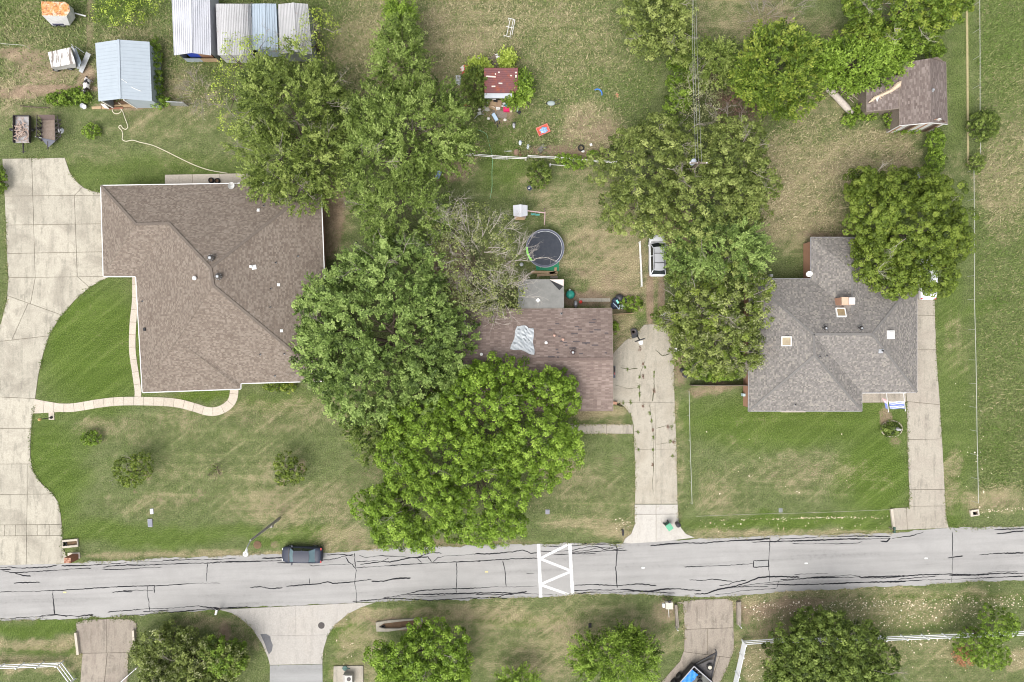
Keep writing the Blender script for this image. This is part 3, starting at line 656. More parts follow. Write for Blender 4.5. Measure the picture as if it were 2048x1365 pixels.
# --- large brown hip-roofed house
ZE = 2.9
e = {k: W(x, y, ZE) for k, (x, y) in dict(NW=(202, 372), NE=(641, 365), SE=(656, 762), I1=(481, 767), SWe=(481, 778), SW=(285, 785), I2=(272, 553), GW=(207, 553)).items()}
R1, R2, P1, P2 = W(272, 449, 4.8), W(338, 447, 4.8), W(421, 536, 6.8), W(427, 572, 6.8)
Qa, Qb = W(353, 679, 4.85), W(361, 671, 4.95)
hA = thing('house', 'large house with brown shingled hip roof and white gutters', 'house', W(430, 570, 0))
outA = [e[k] for k in ('NW', 'GW', 'I2', 'SW', 'SWe', 'I1', 'SE', 'NE')]
roof_mesh(None, [[e['NW'], R1, R2, P1, e['NE']], [e['NE'], P1, P2, e['SE']], [e['SE'], P2, Qb, e['I1']], [e['I1'], Qb, Qa, e['SWe']], [e['SWe'], Qa, e['SW']],
                 [e['SW'], Qa, Qb, P2], [e['SW'], P2, P1], [e['SW'], P1, R2, e['I2']], [e['I2'], R2, R1, e['GW']], [e['GW'], R1, e['NW']]], 'roof', SH_A, hA, 'A')
MB().prism([p.copy() for p in outA], ZE - .10, ZE - .02).build('soffit', WTRIM, hA)
wall_ring(hA, outA, 0, ZE - .1, WALLBRICK, .5)
gutters(hA, outA, (), WTRIM, .17)
CAPA = plain('ridge_brown', (.150, .125, .104), (.115, .095, .08), 9, .95)
ridge_caps(hA, [(R1, R2), (R2, P1), (P1, P2), (e['NW'], R1), (P2, e['SE']), (P1, e['NE'])], CAPA, .28)
for x, y in ((424, 517), (439, 554)): turbine(hA, on('A', x, y), .26, plain('vent_brown', (.06, .052, .048), (.09, .08, .07), 9, .7))
for x, y in ((517, 421), (557, 570), (563, 662)): flat_vent(hA, on('A', x, y), normal_at('A', x, y), .30)
for x, y in ((528, 412), (596, 513), (552, 526), (542, 578), (541, 615), (521, 709), (569, 708), (550, 752), (285, 603)): pipe_vent(hA, on('A', x, y))
flat_vent(hA, on('A', 290, 659), normal_at('A', 290, 659), .34, BLACK)
o = MB(); p = on('A', 391, 557); o.lathe(p, [(.14, -.05), (.14, .25), (.22, .3), (.1, .4)], 10).build('chimney_cap', WTRIM, hA)
o = flat_vent(hA, on('A', 508, 535), normal_at('A', 508, 535), .46, WTRIM, .2)
p = on('A', 503, 534); MB().lathe(p, [(.1, -.05), (.1, .25), (.14, .3)], 10).build('pipe_vent', WTRIM, hA)
dish = thing('satellite_dish', 'white satellite dish on the back eave of the brown roofed house', 'dish', W(461, 372, 3.1))
q = Vector((.55, -.25, .4)).to_track_quat('Z', 'Y').to_matrix()
MB().lathe(W(461, 371, 3.5), [(.02, 0), (.2, .03), (.36, .1), (.38, .13), (.36, .12), (.0, .02)], 18, M_=q, cap=False).build('reflector', WTRIM, dish, smooth=True)
MB().tube([W(461, 372, 2.95), W(460, 372, 3.45)], .03).tube([W(461, 371, 3.5), W(461, 371, 3.5) + q @ Vector((0, 0, .4))], .015).build('mast', GALV, dish)
for k in range(2):
    p = W(424 + 12 * k, 362 + k * 1, 0)
    pot = thing('tyre_planter', ['dark tyre planter on the patio behind the brown roofed house', 'second dark planter half under the back eave'][k], 'planter', p)
    MB().lathe(p, [(.24, .05), (.30, .1), (.32, .22), (.28, .34), (.2, .36), (.18, .3), (.18, .1)], 18, cap=False).build('tyre', RUBBER, pot)
    MB().lathe(p, [(.19, .05), (.19, .26)], 14).build('earth', SOIL, pot)

# --- middle house, low gable, red-brown
hB = thing('house', 'middle house with worn red brown gable roof and loose tarp', 'house', W(1070, 718, 0))
z2, zr2 = 2.7, 4.35
B = dict(nw=W(902, 619, z2), ne=W(1224, 617, z2), se=W(1226, 822, z2), sw=W(904, 824, z2), rw=W(903, 720, zr2), re=W(1226, 718, zr2))
roof_mesh(None, [[B['nw'], B['ne'], B['re'], B['rw']], [B['rw'], B['re'], B['se'], B['sw']]], 'roof', SH_B, hB, 'B')
outB = [B['nw'], B['sw'], B['se'], B['ne']]
MB().prism([p.copy() for p in outB], z2 - .12, z2 - .02).build('soffit', WOOD, hB)
wall_ring(hB, outB, 0, z2 - .12, WALLBRICK, .5)
for s_, (a, b, c) in enumerate(((B['nw'], B['sw'], B['rw']), (B['ne'], B['se'], B['re']))):
    MB().face(a, b, c).build('gable', WALLTAN, hB); 
    for q1, q2 in ((a, c), (b, c)): MB().bar(q1 - Vector((0, 0, .06)), q2 - Vector((0, 0, .06)), .05, .14).build('barge_board', WOOD, hB)
for q1, q2 in ((B['nw'], B['ne']), (B['sw'], B['se'])): MB().bar(q1 - Vector((0, 0, .07)), q2 - Vector((0, 0, .07)), .06, .14).build('fascia', WOOD, hB)
ridge_caps(hB, [(B['rw'], B['re'])], plain('ridge_red', (.16, .118, .103), (.125, .092, .08), 9, .95), .3)
turbine(hB, on('B', 1145, 705), .22, plain('vent_maroon', (.10, .06, .055), (.07, .05, .045), 9, .7))
for x, y, h in ((1092, 686, WTRIM), (963, 709, WTRIM)): MB().lathe(on('B', x, y), [(.12, -.05), (.12, .2), (.16, .26), (.02, .33)], 12).build('pipe_vent', h, hB)
pipe_vent(hB, on('B', 1123, 628), .07)
for x, y in ((1109, 671), (1126, 679)): MB().lathe(on('B', x, y), [(.16, -.05), (.14, .14), (.05, .3)], 8).build('flue', plain('terracotta', (.45, .2, .12), (.6, .5, .45), 14, .9), hB)
dsh = plain('dark_patch_shingle', (.075, .065, .07), (.10, .085, .085), 9, .95)
for k in range(26):
    x, y = rnd.uniform(1085, 1215), rnd.uniform(628, 716); n = normal_at('B', x, y); p = on('B', x, y)
    ux = (Vector((1, 0, 0)) - n * n.x).normalized(); q = Matrix((ux, n.cross(ux), n)).transposed(); a = rnd.choice((.25, .4, .7)); MB().box(p + n * .008, (a, .13, .012), M_=q).build('shingle', dsh, hB)
# back porch of the middle house
PORCH = plain('rolled_roofing', (.20, .20, .188), (.165, .165, .155), 2.2, .95)
pr = [W(1036, 559, 2.45), W(1128, 559, 2.45), W(1128, 621, 2.62), W(1036, 621, 2.62)]
pB = MB().add(pr + [p - Vector((0, 0, .1)) for p in pr], [(3, 2, 1, 0), (0, 1, 5, 4), (1, 2, 6, 5), (2, 3, 7, 6), (3, 0, 4, 7), (4, 5, 6, 7)]).build('porch_roof', PORCH, hB)
PINK = plain('pink_decking', (.55, .42, .38), (.75, .68, .62), 16, .9)
MB().face(W(1099, 559.5, 2.47), W(1127.5, 559.5, 2.47), W(1127, 572, 2.50)).build('torn_decking', PINK, pB)
MB().add([W(1099, 560, 2.475), W(1126, 573, 2.515), W(1119, 581, 2.56), W(1110, 572, 2.53)], [(0, 3, 2, 1)]).build('curled_felt', BLACK, pB)
MB().box(W(1076, 601, 2.6), (.36, .36, .1), .75).build('box_vent', WTRIM, pB)
for x, y in ((1040, 561), (1125, 561), (1082, 561)): MB().bar(Vector((W(x, y, 2.4).x, W(x, y, 2.4).y, 0)), Vector((W(x, y, 2.4).x, W(x, y, 2.4).y, 2.38)), .1).build('post', WOOD, hB)
# tarp lying on the roof
tp = MB(); nu, nv = 9, 12; tv = []
cor = [(1033, 651), (1066, 656), (1068, 709), (1021, 697)]
for j in range(nv + 1):
    for i in range(nu + 1):
        u, v = i / nu, j / nv
        x = (cor[0][0] * (1 - u) + cor[1][0] * u) * (1 - v) + (cor[3][0] * (1 - u) + cor[2][0] * u) * v + 2.5 * math.sin(v * 9) * (u - .5) + 1.5 * math.sin(u * 11 + 2)*(1-v)
        y = (cor[0][1] * (1 - u) + cor[1][1] * u) * (1 - v) + (cor[3][1] * (1 - u) + cor[2][1] * u) * v + 2.0 * math.sin(u * 8 + 1)
        p = on('B', x, y)
        hh = .04 + rnd.choice((0, .02, .05, .12, .2)) * (.4 if i in (0, nu) or j in (0, nv) else 1); x += 0
        tv.append(p + Vector((0, 0, hh)))
tp.add(tv, [(j * (nu + 1) + i, (j + 1) * (nu + 1) + i, (j + 1) * (nu + 1) + i + 1, j * (nu + 1) + i + 1) for j in range(nv) for i in range(nu)])
tp.build('tarp', plain('grey_tarp', (.38, .41, .43), (.45, .47, .485), 2.5, .6), None, False, label='crumpled pale grey tarp lying on the middle house roof', cat='tarp')

# --- right-hand grey hip-roofed house
z3 = 2.7; zr3 = 4.9; zn = 4.02
E3 = {k: W(x, y, z3) for k, (x, y) in dict(SW=(1497, 823), SEw=(1724, 823), I1=(1724, 786), SE=(1834, 785), NE=(1834, 558), J2=(1761, 558), NEw=(1761, 475), NWw=(1622, 475), J1=(1622, 558), NW=(1499, 558)).items()}
r1, r2, ap, vv, xx = W(1627, 669, zr3), W(1744, 669, zr3), W(1629, 711, zr3), W(1704, 626.5, zn), W(1704, 541, zn)
hC = thing('house', 'right hand house with grey shingled hip roof and skylights', 'house', W(1665, 680, 0))
roof_mesh(None, [[E3['SW'], E3['NW'], r1, ap], [E3['SW'], ap, E3['SEw']], [E3['SEw'], ap, r1, E3['I1']], [E3['I1'], r1, r2, E3['SE']], [E3['SE'], r2, E3['NE']],
                 [E3['NE'], r2, r1, vv, E3['J2']], [E3['NW'], E3['J1'], vv, r1], [E3['J1'], E3['NWw'], xx, vv], [E3['NWw'], E3['NEw'], xx], [E3['NEw'], E3['J2'], vv, xx]], 'roof', SH_C, hC, 'C')
outC = [E3[k] for k in ('SW', 'SEw', 'I1', 'SE', 'NE', 'J2', 'NEw', 'NWw', 'J1', 'NW')]
GREYTRIM = plain('grey_trim', (.34, .34, .36), (.28, .28, .30), 6, .7)
MB().prism([p.copy() for p in outC], z3 - .12, z3 - .02).build('soffit', GREYTRIM, hC)
PINKBRICK = plain('orange_brick', (.42, .23, .15), (.34, .20, .14), 12, .9, bump=.3)
wall_ring(hC, outC, 0, z3 - .12, PINKBRICK, .32)
gutters(hC, outC, (), GREYTRIM, .07)
ridge_caps(hC, [(r1, r2), (E3['SW'], ap), (E3['NW'], r1), (r2, E3['SE']), (r2, E3['NE']), (vv, xx), (ap, r1), (ap, E3['SEw'])], plain('ridge_grey', (.170, .162, .153), (.13, .124, .118), 12, .95), .24)
for x, y in ((1648, 657), (1719, 657)): turbine(hC, on('C', x, y), .19)
def skylight(px, py, mat, s=.9, frame=WTRIM):
    p, n = on('C', px, py), normal_at('C', px, py); q = n.to_track_quat('Z', 'Y').to_matrix()
    ux = (Vector((1, 0, 0)) - n * n.x).normalized(); q = Matrix((ux, n.cross(ux), n)).transposed()
    r = MB()
    for sx, sy, dx, dy in ((0, 1, s + .1, .1), (0, -1, s + .1, .1), (1, 0, .1, s - .1), (-1, 0, .1, s - .1)):
        r.box(p + q @ Vector((sx * s / 2, sy * s / 2, .08)), (dx, dy, .2), M_=q)
    o = r.build('skylight', frame, hC)
    if mat is WTRIM: MB().lathe(p + n * .1, [(s * .62, 0), (s * .5, .1), (.02, .16)], 4, M_=q @ Matrix.Rotation(math.pi / 4, 3, 'Z')).build('dome', mat, o)
    else: MB().box(p + n * .10, (s - .1, s - .1, .06), M_=q).build('pane', mat, o)
AMBER = plain('amber_pane', (.32, .26, .15), (.22, .17, .10), 1.2, .25, spec=.6)
skylight(1681, 626, AMBER); skylight(1573, 683, AMBER); skylight(1780, 670, WTRIM, .78)
ch = on('C', 1684, 604)
co = MB().box(Vector((ch.x, ch.y, 4.25)), (1.35, .75, 1.5)).build('chimney', PINKBRICK, hC)
MB().box(Vector((ch.x - .34, ch.y, 5.04)), (.68, .80, .08)).build('brick_cap', plain('chimney_tan', (.50, .33, .22), (.44, .36, .28), 9, .9), co)
MB().box(Vector((ch.x + .36, ch.y, 5.06)), (.60, .70, .14)).build('flue_cap', WTRIM, co)
for x, y in ((1639, 713), (1653, 712), (1590, 810)): pipe_vent(hC, on('C', x, y))
p = on('C', 1761, 702); n = normal_at('C', 1761, 702); flat_vent(hC, p, n, .45, GALV, 0, .1); pipe_vent(hC, on('C', 1763, 702), .08, .4)
# porch beam, flags and front planter
MB().bar(W(1724, 786, 2.55), W(1812, 786, 2.55), .1, .2).build('porch_beam', WTRIM, hC)
for x in (1728, 1768, 1808): MB().bar(Vector((W(x, 786.5, 2.55).x, W(x, 786.5, 2.55).y, 0)), W(x, 786.5, 2.5), .1).build('porch_post', WTRIM, hC)
pl = MB().box(W(1585, 818, .3), (2.6, .7, .6)).build('window_planter', plain('planter_stone', (.50, .43, .35), (.40, .34, .28), 6, .9), hC)
MB().box(W(1587, 817, .62), (2.2, .45, .08)).build('earth', SOIL, pl)
FLAGB = plain('flag_blue', (.17, .22, .52), (.22, .28, .58), 3, .7); FLAGW = plain('flag_white', (.78, .78, .80), (.7, .7, .74), 3, .7); FLAGR = plain('flag_red', (.62, .28, .30), (.7, .45, .46), 3, .7)
def flag_pole(px, y0, y1, name, label):
    a, b = W(px, y0, 2.3), W(px + 4, y1, 3.0); t = thing(name, label, 'flag', W(px, y0, 2.3))
    MB().tube([a, b], .035, 8).build('pole', WTRIM, t); MB().lathe(b, [(.05, -.05), (.06, 0), (.02, .06)], 8).build('finial', WTRIM, t); return t, a, b
t, a, b = flag_pole(1773, 787, 824, 'porch_flag', 'small red white and blue flag furled on its porch pole')
for k, (mat, f0, f1, dx) in enumerate(((FLAGR, .38, .56, -.42), (FLAGW, .50, .68, -.22), (FLAGB, .62, .88, -.18))):
    p, q = a.lerp(b, f0), a.lerp(b, f1); g = MB()
    g.add([p, q, q + Vector((dx * .5, .08, -.25)), p + Vector((dx, .18, -.22))], [(0, 1, 2, 3)])
    g.add([p + Vector((0, 0, -.02)), q + Vector((.05, 0, -.1)), q + Vector((dx * .4, .1, -.4)), p + Vector((dx * .7, .2, -.42))], [(0, 1, 2, 3)]); g.build('cloth', mat, t)
t, a, b = flag_pole(1807, 787, 822, 'porch_flag', 'wide blue and white striped flag spread from its porch pole')
rows = 11; st = [1, 1, 0, 1, 0, 0, 0, 1, 0, 1, 0]
for k in range(rows):
    g = MB(); f0, f1 = .48 + .42 * k / rows, .48 + .42 * (k + 1) / rows; P = []
    for i in range(9):
        u = i / 8
        for f in (f0, f1): P.append(a.lerp(b, f) + Vector((-1.42 * u, .05 * math.sin(u * 6), -.12 - .25 * u + .04 * math.sin(u * 9 + f * 4))))
    g.add(P, [(2 * i, 2 * i + 1, 2 * i + 3, 2 * i + 2) for i in range(8)]); g.build('stripe', FLAGW if st[k] else FLAGB, t)
dishC = thing('satellite_dish', 'pale satellite dish on the wall corner of the grey house', 'dish', W(1618, 550, 2.4))
q = Vector((-.5, .3, .8)).to_track_quat('Z', 'Y').to_matrix()
MB().lathe(W(1619, 549, 2.75), [(.02, 0), (.18, .02), (.32, .08), (.34, .11), (.3, .1), (.0, .02)], 16, M_=q, cap=False).build('reflector', WTRIM, dishC, smooth=True)
MB().tube([W(1616, 553, 2.3), W(1619, 549, 2.75)], .03).build('mast', GALV, dishC)

# --- sheds along the top
def gable_shed(name, label, top, bot, ze, zr, mat, ribs=0, ribmat=None, walls=None, wallmat=None, cat='shed', open_front=False, key=None, wi=.08):
    """top/bot: (left eave, ridge, right eave) pixel triples at the back and the front"""
    t = thing(name, label, cat, W((bot[1][0] + top[1][0]) / 2, (bot[1][1] + top[1][1]) / 2, 0))
    A = [W(*top[0], ze), W(*top[1], zr), W(*top[2], ze)]; Bq = [W(*bot[0], ze), W(*bot[1], zr), W(*bot[2], ze)]
    o = roof_mesh(None, [[A[0], A[1], Bq[1], Bq[0]], [A[1], A[2], Bq[2], Bq[1]]], 'roof', mat, t, key or name)
    so = o.modifiers.new('th', 'SOLIDIFY'); so.thickness = .05; so.offset = -1
    if ribs:
        r = MB()
        for s_ in (0, 1):
            for i in range(ribs + 1):
                f = i / ribs; a = A[s_].lerp(A[s_ + 1], f); b = Bq[s_].lerp(Bq[s_ + 1], f); u = Vector((0, 0, .02)); r.bar(a + u, b + u, .05, .05)
        r.build('rib', ribmat or mat, t)
    MB().bar(A[1] + Vector((0, 0, .03)), Bq[1] + Vector((0, 0, .03)), .22, .04).build('ridge_cap', ribmat or mat, t)
    wm = wallmat or mat
    lo = lambda p: Vector((p.x, p.y, 0)); c = (A[0] + A[2] + Bq[0] + Bq[2]) / 4
    ins = lambda p: p + (c - p) * wi - Vector((0, 0, .06))
    a0, a1, a2, b0, b1, b2 = map(ins, (A[0], A[1], A[2], Bq[0], Bq[1], Bq[2]))
    for side, q in (('side_wall', (a0, b0)), ('side_wall', (a2, b2))): MB().face(lo(q[0]), lo(q[1]), q[1], q[0]).build(side, wm, t)
    MB().face(lo(a0), lo(a2), a2, a1, a0).build('back_wall', wm, t)
    if not open_front: MB().face(lo(b0), lo(b2), b2, b1, b0).build('front_wall', wm, t)
    return t, (a0, a1, a2, b0, b1, b2), lo
BLUEMET = metalroof('blue_grey_sheet', (.32, .365, .405), dirt=.2); WHMET = metalroof('white_sheet', (.45, .46, .495), dirt=.35); GRMET = metalroof('grey_white_sheet', (.40, .40, .405), rust=.04, dirt=.45); BLMET = metalroof('blue_sheet', (.31, .37, .43), dirt=.3)
sA, wA, lo = gable_shed('metal_shed', 'pale blue grey metal shed with open front near the trailers', ((190.5, 86.5), (237, 79.7), (299, 84)), ((197, 203), (240, 198), (304, 202.6)), 2.6, 3.35, BLUEMET, 0, None, None, BLUEMET, open_front=True, key='S1', wi=.05)
for i in range(1, 17):       # sheet laps run across the slope
    f = i / 17; r = MB(); u = Vector((0, 0, .012)); A = [W(190.5, 86.5, 2.6), W(237, 79.7, 3.35), W(299, 84, 2.6)]; Bq = [W(197, 203, 2.6), W(240, 198, 3.35), W(304, 202.6, 2.6)]
    for s_ in (0, 1): r.bar(A[s_].lerp(Bq[s_], f) + u, A[s_ + 1].lerp(Bq[s_ + 1], f) + u, .03, .02)
    r.build('sheet_lap', BLUEMET, sA)
MB().face(lo(wA[3].lerp(wA[5], .48)), lo(wA[5]), wA[5], wA[3].lerp(wA[5], .48)).build('front_panel', BLUEMET, sA)
for f in (0, .47): MB().bar(lo(wA[3].lerp(wA[5], f)), wA[3].lerp(wA[5], f) + Vector((0, 0, .05)), .12).build('post', WTRIM, sA)
MB().sheet([lo(wA[0]) , lo(wA[2]), lo(wA[5]), lo(wA[3])], .012).build('dirt_floor', SOIL, sA)
for pts in (((237, 155), (247, 161), (254, 166)), ((262, 174), (270, 178), (283, 183))):
    r = MB(); P = [on('S1', *q) + Vector((0, 0, .02)) for q in pts]; r.tube(P, .03, 4); r.build('scrape_mark', WTRIM, sA)
for k, (x0, x1, y, mt) in enumerate(((184, 203, 216.5, TANWOOD), (204, 226, 216, TANWOOD), (222, 262, 213, TANWOOD), (263, 309, 213, TANWOOD), (218, 246, 216.5, BRICK))):
    MB().bar(W(x0, y, .06), W(x1, y - 1, .06), .28, .08).build('plank', mt, None, label=['short tan plank at the left foot of the blue shed', 'second tan plank at the shed doorway', 'broad tan board across the shed doorway', 'tan board under the shed front panel', 'reddish board just in front of the shed doorway'][k], cat='plank')
MB().bar(W(206, 209, .9), W(214, 217, .1), .5, .06).build('leaning_board', WTRIM, None, label='white board leaning by the blue shed doorway', cat='board')
MB().bar(W(208, 203, 2.2), W(219, 210, .1), .1, .06).build('leaning_pole', GALV, None, label='thin grey pole propped against the blue shed front', cat='pole')

sB, wB, lo = gable_shed('metal_carport', 'long white ribbed metal carport with blue goods inside', ((342, -60), (380, -64), (418, -60)), ((348.7, 111), (382.5, 106), (422, 111)), 2.7, 3.3, WHMET, 9, WHMET, wallmat=WHMET, open_front=True)
b3, b5 = wB[3], wB[5]
MB().face(lo(b3.lerp(b5, .0)), lo(b3.lerp(b5, .5)), lo(b3.lerp(b5, .5)) + Vector((0, 0, 1.0)), lo(b3) + Vector((0, 0, 1.0))).build('front_panel', BLUEMET, sB)
MB().face(lo(b3.lerp(b5, .5)), lo(b5), lo(b5) + Vector((0, 0, 1.0)), lo(b3.lerp(b5, .5)) + Vector((0, 0, 1.0))).build('front_panel', TANWOOD, sB)
MB().box(lo(b3.lerp(b5, .33)) + Vector((0, .8, 1.1)), (1.2, 1.0, 1.2)).build('blue_crate', plain('blue_tarp', (.03, .06, .35), (.05, .09, .42), 4, .5), None, label='bright blue wrapped load inside the white carport', cat='crate')
MB().box(lo(b3.lerp(b5, .68)) + Vector((0, .8, .9)), (1.3, 1.0, 1.0)).build('wood_stack', plain('brown_boxes', (.3, .17, .1), (.24, .14, .09), 4, .8), None, label='brown stacked boxes inside the white carport', cat='box')
# rounded roof shed
sC = thing('metal_shed', 'white ribbed shed with rounded roof half behind lime tree', 'shed', W(468, 60, 0))
prof = [(0, 2.3), (.10, 2.75), (.25, 3.02), (.5, 3.12), (.75, 3.02), (.90, 2.75), (1, 2.3)]
def xs(u, v): return (432 + (501 - 432) * u) * (1 - v) + (436 + (505 - 436) * u) * v
RF = []
for i in range(6):
    (u0, za), (u1, zb) = prof[i], prof[i + 1]; RF.append([W(xs(u0, 0), 8, za), W(xs(u1, 0), 8, zb), W(xs(u1, 1), 111, zb), W(xs(u0, 1), 111, za)])
roof_mesh(None, RF, 'roof', GRMET, sC, 'S3')
r = MB()
for i in range(22):
    u = i / 21
    for j in range(6):
        if prof[j][0] <= u <= prof[j + 1][0] + 1e-6:
            zz = prof[j][1] + (prof[j + 1][1] - prof[j][1]) * (u - prof[j][0]) / (prof[j + 1][0] - prof[j][0]); break
    r.bar(W(xs(u, 0), 8, zz + .02), W(xs(u, 1), 111, zz + .02), .045, .045)
r.build('rib', GRMET, sC)
for y, v in ((9.5, .02), (109, .98)):
    P = [W(xs(u, v), y, z - .03) for u, z in prof]; MB().face(*([Vector((P[0].x, P[0].y, 0))] + P + [Vector((P[-1].x, P[-1].y, 0))])).build('end_wall', GRMET, sC)
for u in (.01, .99): MB().face(W(xs(u, 0), 9.5, 0) * 1.0, W(xs(u, 1), 109, 0), W(xs(u, 1), 109, 2.3), W(xs(u, 0), 9.5, 2.3)).build('side_wall', GRMET, sC)
gable_shed('metal_shed', 'narrow blue grey metal shed between two white sheds', ((504, 8), (528, 7.5), (552, 8)), ((505, 100), (530, 99), (556, 100)), 2.3, 2.5, BLMET, 5, BLMET, wallmat=BLMET, key='S4')
gable_shed('metal_shed', 'white ribbed gable shed at the right end of the shed row', ((557, 9), (586, 6), (615.5, 8.5)), ((560, 108), (592, 104), (624, 109)), 2.5, 3.0, GRMET, 10, GRMET, wallmat=GALV, key='S5')
# rusty red shed with debris
REDMET = metalroof('rusty_red_sheet', (.15, .055, .058), rust=.5, rustc=(.27, .07, .035), dirt=.3, rough=.6)
sR = thing('metal_shed', 'small shed with rusty dark red ribbed roof among junk', 'shed', W(1002, 168, 0))
zz0, zz1 = 2.5, 2.1
rp = [W(968, 137, zz0), W(1036, 137, zz0), W(1036, 186, zz1), W(969, 186, zz1)]
o = roof_mesh(None, [rp], 'roof', REDMET, sR, 'R'); so = o.modifiers.new('th', 'SOLIDIFY'); so.thickness = .05; so.offset = -1
r = MB()
for i in range(13):
    f = i / 12; r.bar(rp[0].lerp(rp[3], f) + Vector((0, 0, .02)), rp[1].lerp(rp[2], f) + Vector((0, 0, .02)), .05, .04)
r.build('rib', REDMET, sR)
aw = [W(969, 187, 2.02), W(1024, 187, 2.02), W(1024, 197, 1.85), W(969, 197, 1.85)]
MB().add(aw, [(3, 2, 1, 0)]).build('awning', metalroof('pale_awning', (.40, .43, .46), dirt=.3), sR)
MB().prism([Vector((p.x, p.y, 0)) for p in (W(972, 140, 2), W(1032, 140, 2), W(1032, 184, 2), W(972, 184, 2))], 0, 2.05).build('wall', WOOD, sR)
for x, y, a in ((982, 154, 1.0), (998, 145.5, .15), (1032, 146, .2), (1022, 152, .2), (1032, 152, .18), (1032, 155, .18), (1001, 167.5, .4), (987, 173.5, .4), (991, 149, .12)):
    MB().box(on('R', x, y) + Vector((0, 0, .05)), (a, .14, .02), rnd.uniform(-.1, .1)).build('peeled_patch', plain('peeled_paint', (.62, .45, .38), (.75, .70, .65), 14, .9), sR)
# old shingled barn
zb, zrb = 2.9, 4.6
bB = thing('barn', 'old L shaped barn with worn brown shingle roof', 'barn', W(1840, 190, 0))
bb = dict(nw=W(1799, 127, zb), ne=W(1892, 124, zb), se=W(1895, 249, zb), sw=W(1799, 252, zb), rn=W(1860, 117, zrb), rs=W(1862, 246, zrb))
roof_mesh(None, [[bb['nw'], bb['rn'], bb['rs'], bb['sw']], [bb['rn'], bb['ne'], bb['se'], bb['rs']]], 'roof', SH_D, bB, 'N')
wg = [W(1733, 160, 2.3), W(1802, 150, 2.84), W(1802, 217, 2.84), W(1733, 224, 2.3)]
roof_mesh(None, [wg], 'wing_roof', SH_D, bB, 'N')
MB().prism([Vector((p.x, p.y, 0)) for p in (W(1737, 163, 2.3), W(1802, 153, 2.3), W(1802, 214, 2.3), W(1737, 221, 2.3))], 0, 2.25).build('wing_wall', WOOD, bB)
for q1, q2 in ((wg[2], wg[3]), (wg[3], wg[0]), (bb['nw'], bb['sw']), (bb['se'], bb['ne'])): MB().bar(q1 - Vector((0, 0, .06)), q2 - Vector((0, 0, .06)), .05, .12).build('fascia', WOOD, bB)
for q1, q2 in ((bb['sw'], bb['rs']), (bb['rs'], bb['se'])): MB().bar(q1 - Vector((0, 0, .06)), q2 - Vector((0, 0, .06)), .05, .12).build('barge_board', WTRIM, bB)
L_ = lambda p, i=.03: Vector((p.x, p.y, 0)) + (Vector((bB.location.x, bB.location.y, 0)) - Vector((p.x, p.y, 0))) * i
n0, n1_, s0, s1 = L_(bb['nw']), L_(bb['ne']), L_(bb['sw']), L_(bb['se'])
up = lambda p, z: Vector((p.x, p.y, z))
MB().face(n0, s0, up(s0, zb - .05), up(n0, zb - .05)).build('side_wall', WOOD, bB); MB().face(s1, n1_, up(n1_, zb - .05), up(s1, zb - .05)).build('side_wall', WOOD, bB)
MB().face(n0, n1_, up(n1_, zb - .05), up(n0.lerp(n1_, .62), zrb - .1), up(n0, zb - .05)).build('back_wall', WOOD, bB)
bmats = [WTRIM, TANWOOD, RUSTY, WOOD, WTRIM, plain('orange_plank', (.45, .25, .15), (.35, .2, .13), 8, .9)]
for k in range(18):
    f0, f1 = k / 18 + .006, (k + 1) / 18 - .006; a, b = s0.lerp(s1, f0), s0.lerp(s1, f1)
    hz = lambda f: zb - .05 + (zrb - zb) * (f / .65 if f < .65 else (1 - f) / .35)
    MB().add([a, b, up(b, hz(f1)), up(a, hz(f0))] + [p + Vector((0, .04, 0)) for p in (a, b, up(b, hz(f1)), up(a, hz(f0)))], [(0, 1, 2, 3), (7, 6, 5, 4), (3, 2, 6, 7), (1, 0, 4, 5), (0, 3, 7, 4), (2, 1, 5, 6)]).build('plank', bmats[(k * 5 + k // 3) % 6], bB)
MB().lathe(on('N', 1865, 181), [(.12, -.05), (.12, .2)], 10).lathe(on('N', 1865, 181), [(.2, -.02), (.14, .06)], 10).build('pipe_vent', GALV, bB)
# playhouse with swing beam
ph, wp, lo = gable_shed('playhouse', 'small playhouse with white gable roof and swing beam', ((1026, 411), (1041, 409.5), (1055, 411)), ((1027, 432), (1041, 434), (1055, 431.5)), 2.2, 2.6, metalroof('playhouse_roof', (.52, .53, .56)), wallmat=plain('pink_wall', (.55, .44, .44), (.5, .4, .4), 5, .8), cat='playhouse', key='PH', wi=.15)
MB().box(W(1040, 436, .9), (1.0, .5, .08)).build('ledge', TANWOOD, ph)
PINKP = plain('faded_pink_paint', (.52, .36, .36), (.45, .32, .32), 6, .8)
MB().tube([W(1055, 422, 2.1), W(1090, 426, 2.1)], .06).build('swing_beam', PINKP, ph)
for y in (418, 447): MB().tube([W(1090, 426, 2.1), W(1089, y + (3 if y > 430 else 0), 0)], .06).build('swing_leg', PINKP, ph)
for f in (.35, .6): 
    c = W(1055, 422, 2.1).lerp(W(1090, 426, 2.1), f); s_ = MB()
    for d in (-.2, .2): s_.tube([c + Vector((d, 0, 0)), c + Vector((d, 0, -1.6))], .012, 4)
    o = s_.build('swing_rope', GALV, ph); MB().box(c + Vector((0, 0, -1.62)), (.5, .18, .04)).build('swing_seat', plain('teal_seat', (.1, .35, .3), (.08, .3, .25), 5, .6), o)
